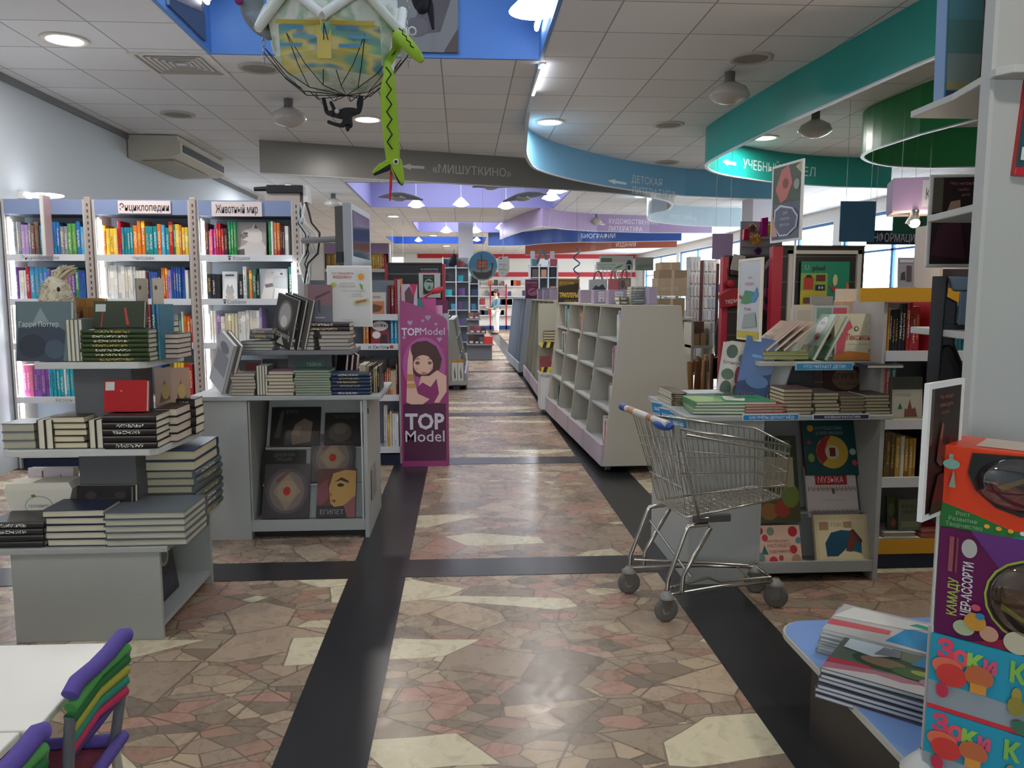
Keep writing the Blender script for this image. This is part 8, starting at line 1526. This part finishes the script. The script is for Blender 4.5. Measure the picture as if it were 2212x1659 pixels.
for k, px in enumerate((2050, 2062, 2074)):
    z = at(2050, 570, YS).z; cover(at(px, 560, YS).x + .03, YS + .08, z, .09, .16, .02, ['#6a5a34', '#a8744a', '#8a6a5a'][k], f'small gilt framed book on the lit shelf under the canopy, {ORD[k]} from its side panel', [('r', .15, .1, .85, .9, ['#4a4028', '#b06a44', '#6a4a3a'][k])], 'books under the canopy', 5, -25)
z = at(2050, 500, YS).z; cover(at(2062, 490, YS).x + .03, YS + .08, z, .11, .14, .02, '#a89a8c', 'pale framed picture book on the upper lit shelf under the canopy', [('r', .12, .12, .88, .88, '#8a7a6c')], 'books under the canopy', 12, -15)
t = thing('small_poster', 'small grey photo poster standing on the yellow bookcase', 'poster', (at(1957, 622, 4.2).x, 4.2, zf(622)), (R(-4), 0, 0)); h = at(1957, 556, 4.2).z - zf(622); MB().box(-.045, .045, 0, .008, 0, h, mat('#9a9aa0', .5)).obj('frame', t); put(t, (-.042, -.001, .004), (.084, 0, 0), (0, 0, h - .008), [('r', 0, 0, 1, 1, '#8f8d94'), ('p', [(.1, .25), (.15, .5), (.4, .55), (.45, .25)], '#3f3c42'), ('r', .5, .2, .85, .75, '#4e4a50'), ('r', .05, .85, .95, .95, '#b5b5ba')]); MB().box(-.05, .05, -.01, .06, 0, .006, mat('#9a9aa0', .5)).obj('foot', t)
# pendants in the coffers and hanging models
def pendant(px, py, y, where, s=1.0):
    A = at(px, py, y); t = thing('pendant_lamp', 'glowing white pendant lamp ' + where, 'lamp', (A.x, y, A.z), group='coffer pendants')
    MB().lathe([(.02, .10 * s), (.05 * s, .08 * s), (.16 * s, -.03 * s), (.165 * s, -.04 * s)], mat('#e8eefc', .4, emit=1.2), 22).obj('shade', t); MB().ball((0, 0, -.03 * s), (.13 * s, .13 * s, .05 * s), mat('#f6f8ff', .5, emit=14)).obj('bulb', t)
    MB().tube([(0, 0, .1 * s), (0, 0, CZ + .85 - A.z)], .004, WHITE(), 5).obj('cord', t)
for px, py, y, n in ((899, 440, 15.9, 'in the purple coffer, nearest the snake'), (996, 438, 15.9, 'in the middle of the purple coffer'), (1093, 443, 15.9, 'in the purple coffer behind the winged model'), (1190, 424, 14.4, 'at the window side of the purple coffer, higher up'), (1205, 408, 13.9, 'at the very window corner of the purple coffer'), (1152, 12, 5.5, 'in the blue coffer, near its aisle side wall'), (964, 497, 22.4, 'in the second purple coffer, by the column'), (1027, 497, 22.4, 'in the second purple coffer, aisle side'), (1083, 490, 21.6, 'in the second purple coffer, window side'), (904, 518, 27.2, 'in the dark blue coffer, shelf side'), (1030, 517, 27.2, 'in the dark blue coffer, aisle side')): pendant(px, py, y, n, 1.0 if y < 26 else .8)
def model(label, px0, px1, py, y, tilt):
    A, C = at(px0, py, y), at(px1, py + tilt, y); t = thing('hanging_animal_model', label, 'model', (0, 0, 0)); m = mat('#8f9290', .8, bump=.8, nscale=40)
    d = C - A; P = [A + d * q + Vector((0, 0, .05 * math.sin(q * 3.1))) for q in (0, .15, .35, .55, .75, .9, 1)]
    MB().tube(P, [.012, .035, .065, .07, .05, .03, .012], m, 10).obj('body', t); k = A + d * .45; mb = MB()
    for s in (-1, 1): MB().prism([(-.14, 0), (.14, 0), (.04, .3 * s), (-.06, .3 * s)], -.012, .012, m, 'z', Matrix.Translation(k)).obj('wing', t)
    MB().tube([k, Vector((k.x, k.y, CZ + (.85 if -1.9 < k.x < 1.9 and 13.5 < k.y < 17 else 0)))], .003, WHITE(), 5).obj('thread', t)
model('grey long bodied animal model hanging by the snake tongue, in front of the purple coffer', 818, 914, 426, 13.8, 6); model('pale winged animal model hanging at the window side of the purple coffer', 1086, 1182, 436, 13.8, -16); model('grey animal model half hidden by the dark grey valance', 1020, 1112, 404, 13.8, 0)
t = thing('spiral_streamer', 'navy twisted paper streamer hanging near the white cube shelf', 'decoration', (at(1246, 560, 15).x, 15.0, 0)); MB().tube([(.06 * math.sin(k * 1.1), .06 * math.cos(k * 1.1), 2.4 - k * .04) for k in range(22)], .014, mat('#27304e', .6), 5).obj('twisted_paper', t); MB().tube([(0, .06, 2.4), (0, 0, CZ)], .002, BLACK(), 4).obj('thread', t)
t = thing('hanging_carton', 'pale square paper lantern hanging before the far wall, left of the column', 'decoration', (at(860, 572, 20).x, 20, at(860, 582, 20).z)); MB().box(-.15, .15, -.12, .12, 0, .3, mat('#b5b2a4', .8)).obj('paper_box', t, bevel=.02); MB().box(-.12, .12, -.1, .1, -.03, 0, mat('#7a7668', .8)).obj('dark_base', t)
for u in (-.13, .13): MB().tube([(u, 0, .3), (u, 0, CZ - t.location.z)], .004, mat('#8a8a84', .5), 5).obj('wire', t)

# everything too small and far to tell apart: one mass of gifts and books
mb = MB(); rng = random.Random(9)
for c, w, h, col in FAR: mb.box(c.x - w / 2, c.x + w / 2, c.y - .04, c.y + .04, c.z, c.z + h, mat(col, .5))
for (gx, gy0, n, seed) in ((1.12, 10.5, 60, 1), (1.06, 14.9, 50, 2)):
    for k in range(n):
        lev = rng.choice([.22, .53, .84, 1.13]); y = gy0 + rng.uniform(0, 3.4); xx = gx + .15 * (lev - .07) / 1.37 + .2
        mb.box(xx - .07, xx + .07, y, y + .028, lev + .001, lev + rng.uniform(.19, .25), mat(rng.choice(['#8a8478', '#6a4a44', '#b9b3a4', '#4a5a64', '#8a3a3a', '#c9c4b8', '#3a3a40', '#a8926a']), .5))
mb.obj('books', kind='stuff', label='small books and gifts far off on the shelf towers, wall shelving and far gondolas', cat='books')

# ================================================================== PEOPLE
def person(label, x, y, rz, H, skin_c, coat, legs, hair_c, pose, extra=None):
    s = H / 1.7
    body = [(0, 0, .93), (0, .0, 1.08), (0, .0, 1.25), (0, -.005, 1.40), (0, -.01, 1.47), (0, -.02, 1.53),          # pelvis..neck 0-5
            (.085, 0, .88), (.10, -.01, .50), (.10, .02, .10), (.10, -.10, .035),                                      # right leg 6-9
            (-.085, 0, .88), (-.10, -.02, .50), (-.09, .01, .10), (-.09, -.11, .035),                                  # left leg 10-13
            (.16, .0, 1.385), (-.16, .0, 1.385)]                                                                        # shoulders 14 15
    r = [.12, .11, .125, .11, .055, .05, .085, .058, .04, .035, .085, .058, .04, .035, .055, .055]
    e = [(0, 1), (1, 2), (2, 3), (3, 4), (4, 5), (0, 6), (6, 7), (7, 8), (8, 9), (0, 10), (10, 11), (11, 12), (12, 13), (3, 14), (3, 15)]
    arms = []
    for sgn, sh in ((1, 14), (-1, 15)):
        el, wr, hd = pose[0 if sgn > 0 else 1]; b = len(body)
        body += [el, wr, hd]; r += [.042, .03, .027]; e += [(sh, b), (b, b + 1), (b + 1, b + 2)]; arms.append((sh, b))
        dv = (Vector(hd) - Vector(wr)).normalized(); sd = dv.cross(Vector((0, 1, 0.2))).normalized()
        for f in range(5):
            a = (f - 1.5) * .018; base = Vector(hd) + dv * (.03 if f < 4 else -.01) + sd * (a if f < 4 else .035); L_ = (.06, .07, .065, .05, .04)[f]
            i = len(body); body += [tuple(base), tuple(base + dv * L_ * .6 + Vector((0, -.008, 0))), tuple(base + dv * L_ + Vector((0, -.02, 0)))]; r += [.010, .009, .007]; e += [(b + 2, i), (i, i + 1), (i + 1, i + 2)]
    hi = len(body); body += [(0, -.03, 1.60), (0, -.025, 1.66)]; r += [.082, .078]; e += [(5, hi), (hi, hi + 1)]
    V = [(Vector(p) * s) for p in body]
    o = skin('person', None, V, e, [q * s for q in r], mat(skin_c, .6)); o.location = (x, y, 0); o.rotation_euler = (0, 0, rz)
    tag(o, label, 'person')
    def cloth(name, idx, edges, grow, m):
        mp_ = {i: k for k, i in enumerate(idx)}; return skin(name, o, [V[i] for i in idx], [(mp_[a], mp_[b]) for a, b in edges], [(r[i] + grow) * s for i in idx], m)
    aA, aB = arms[0][1], arms[1][1]
    cloth('jacket', [0, 1, 2, 3, 14, 15, aA, aA + 1, aB, aB + 1], [(0, 1), (1, 2), (2, 3), (3, 14), (3, 15), (14, aA), (aA, aA + 1), (15, aB), (aB, aB + 1)], .016, mat(coat, .85, bump=.3, nscale=30))
    cloth('trousers', [0, 6, 7, 8, 10, 11, 12], [(0, 6), (6, 7), (7, 8), (0, 10), (10, 11), (11, 12)], .013, mat(legs, .8))
    for a, b in ((8, 9), (12, 13)): skin('shoe', o, [V[a] - Vector((0, 0, .04)), V[b], V[b] + Vector((0, -.06, -.008))], [(0, 1), (1, 2)], [.042 * s, .04 * s, .032 * s], mat('#3a3230', .6))
    hm = mat(hair_c, .8, bump=.5, nscale=80); hb = MB(); c = V[hi + 1]
    hb.ball((c.x, c.y + .022, c.z + .012), (.092 * s, .095 * s, .10 * s), hm, 16, 10); hb.obj('hair', o)
    MB().ball((c.x, c.y - .088 * s, c.z - .045 * s), (.014, .02, .018), mat(skin_c, .6)).obj('nose', o)
    for sg in (-1, 1):
        MB().ball((c.x + sg * .03 * s, c.y - .078 * s, c.z - .015 * s), (.012, .008, .009), mat('#241c1a', .3)).obj('eye', o); MB().ball((c.x + sg * .085 * s, c.y + .0, c.z - .03 * s), (.01, .018, .028), mat(skin_c, .6)).obj('ear', o)
    MB().ball((c.x, c.y - .076 * s, c.z - .082 * s), (.024, .008, .007), mat('#9a4a44', .5)).obj('mouth', o)
    if extra: extra(o, V, s, c)
    return o
def tail(o, V, s, c): MB().tube([(c.x, c.y + .1, c.z + .02), (c.x, c.y + .15, c.z - .06), (c.x, c.y + .14, c.z - .2)], [.03, .034, .01], mat('#3a2420', .8), 8).obj('ponytail', o)
P = atz(1075, 720, 0); yy_ = 31.0; xx_ = at(1072, 700, yy_).x
person('person far down the aisle in a blue grey top and white trousers, facing the shelves', xx_, yy_, R(-62), 1.66, '#c99a84', '#5f7f8a', '#e6e4e0', '#3a2420', [((.22, -.05, 1.14), (.16, -.24, 1.02), (.14, -.30, 1.02)), ((-.22, -.06, 1.14), (-.17, -.26, 1.06), (-.14, -.32, 1.07))], tail)
def hood(o, V, s, c): MB().ball((c.x, c.y + .02, c.z + .03), (.102 * s, .105 * s, .10 * s), mat('#6a3a7a', .8)).obj('knitted_hat', o)
person('person in a black coat and purple hat, mostly hidden behind the red edged slatwall', at(1570, 700, 7.5).x, 7.5, R(75), 1.58, '#b07a68', '#17171a', '#1d1d22', '#4a2a3a', [((.22, -.03, 1.12), (.21, -.12, .88), (.2, -.15, .80)), ((-.22, -.03, 1.12), (-.18, -.2, 1.02), (-.12, -.26, 1.02))], hood)
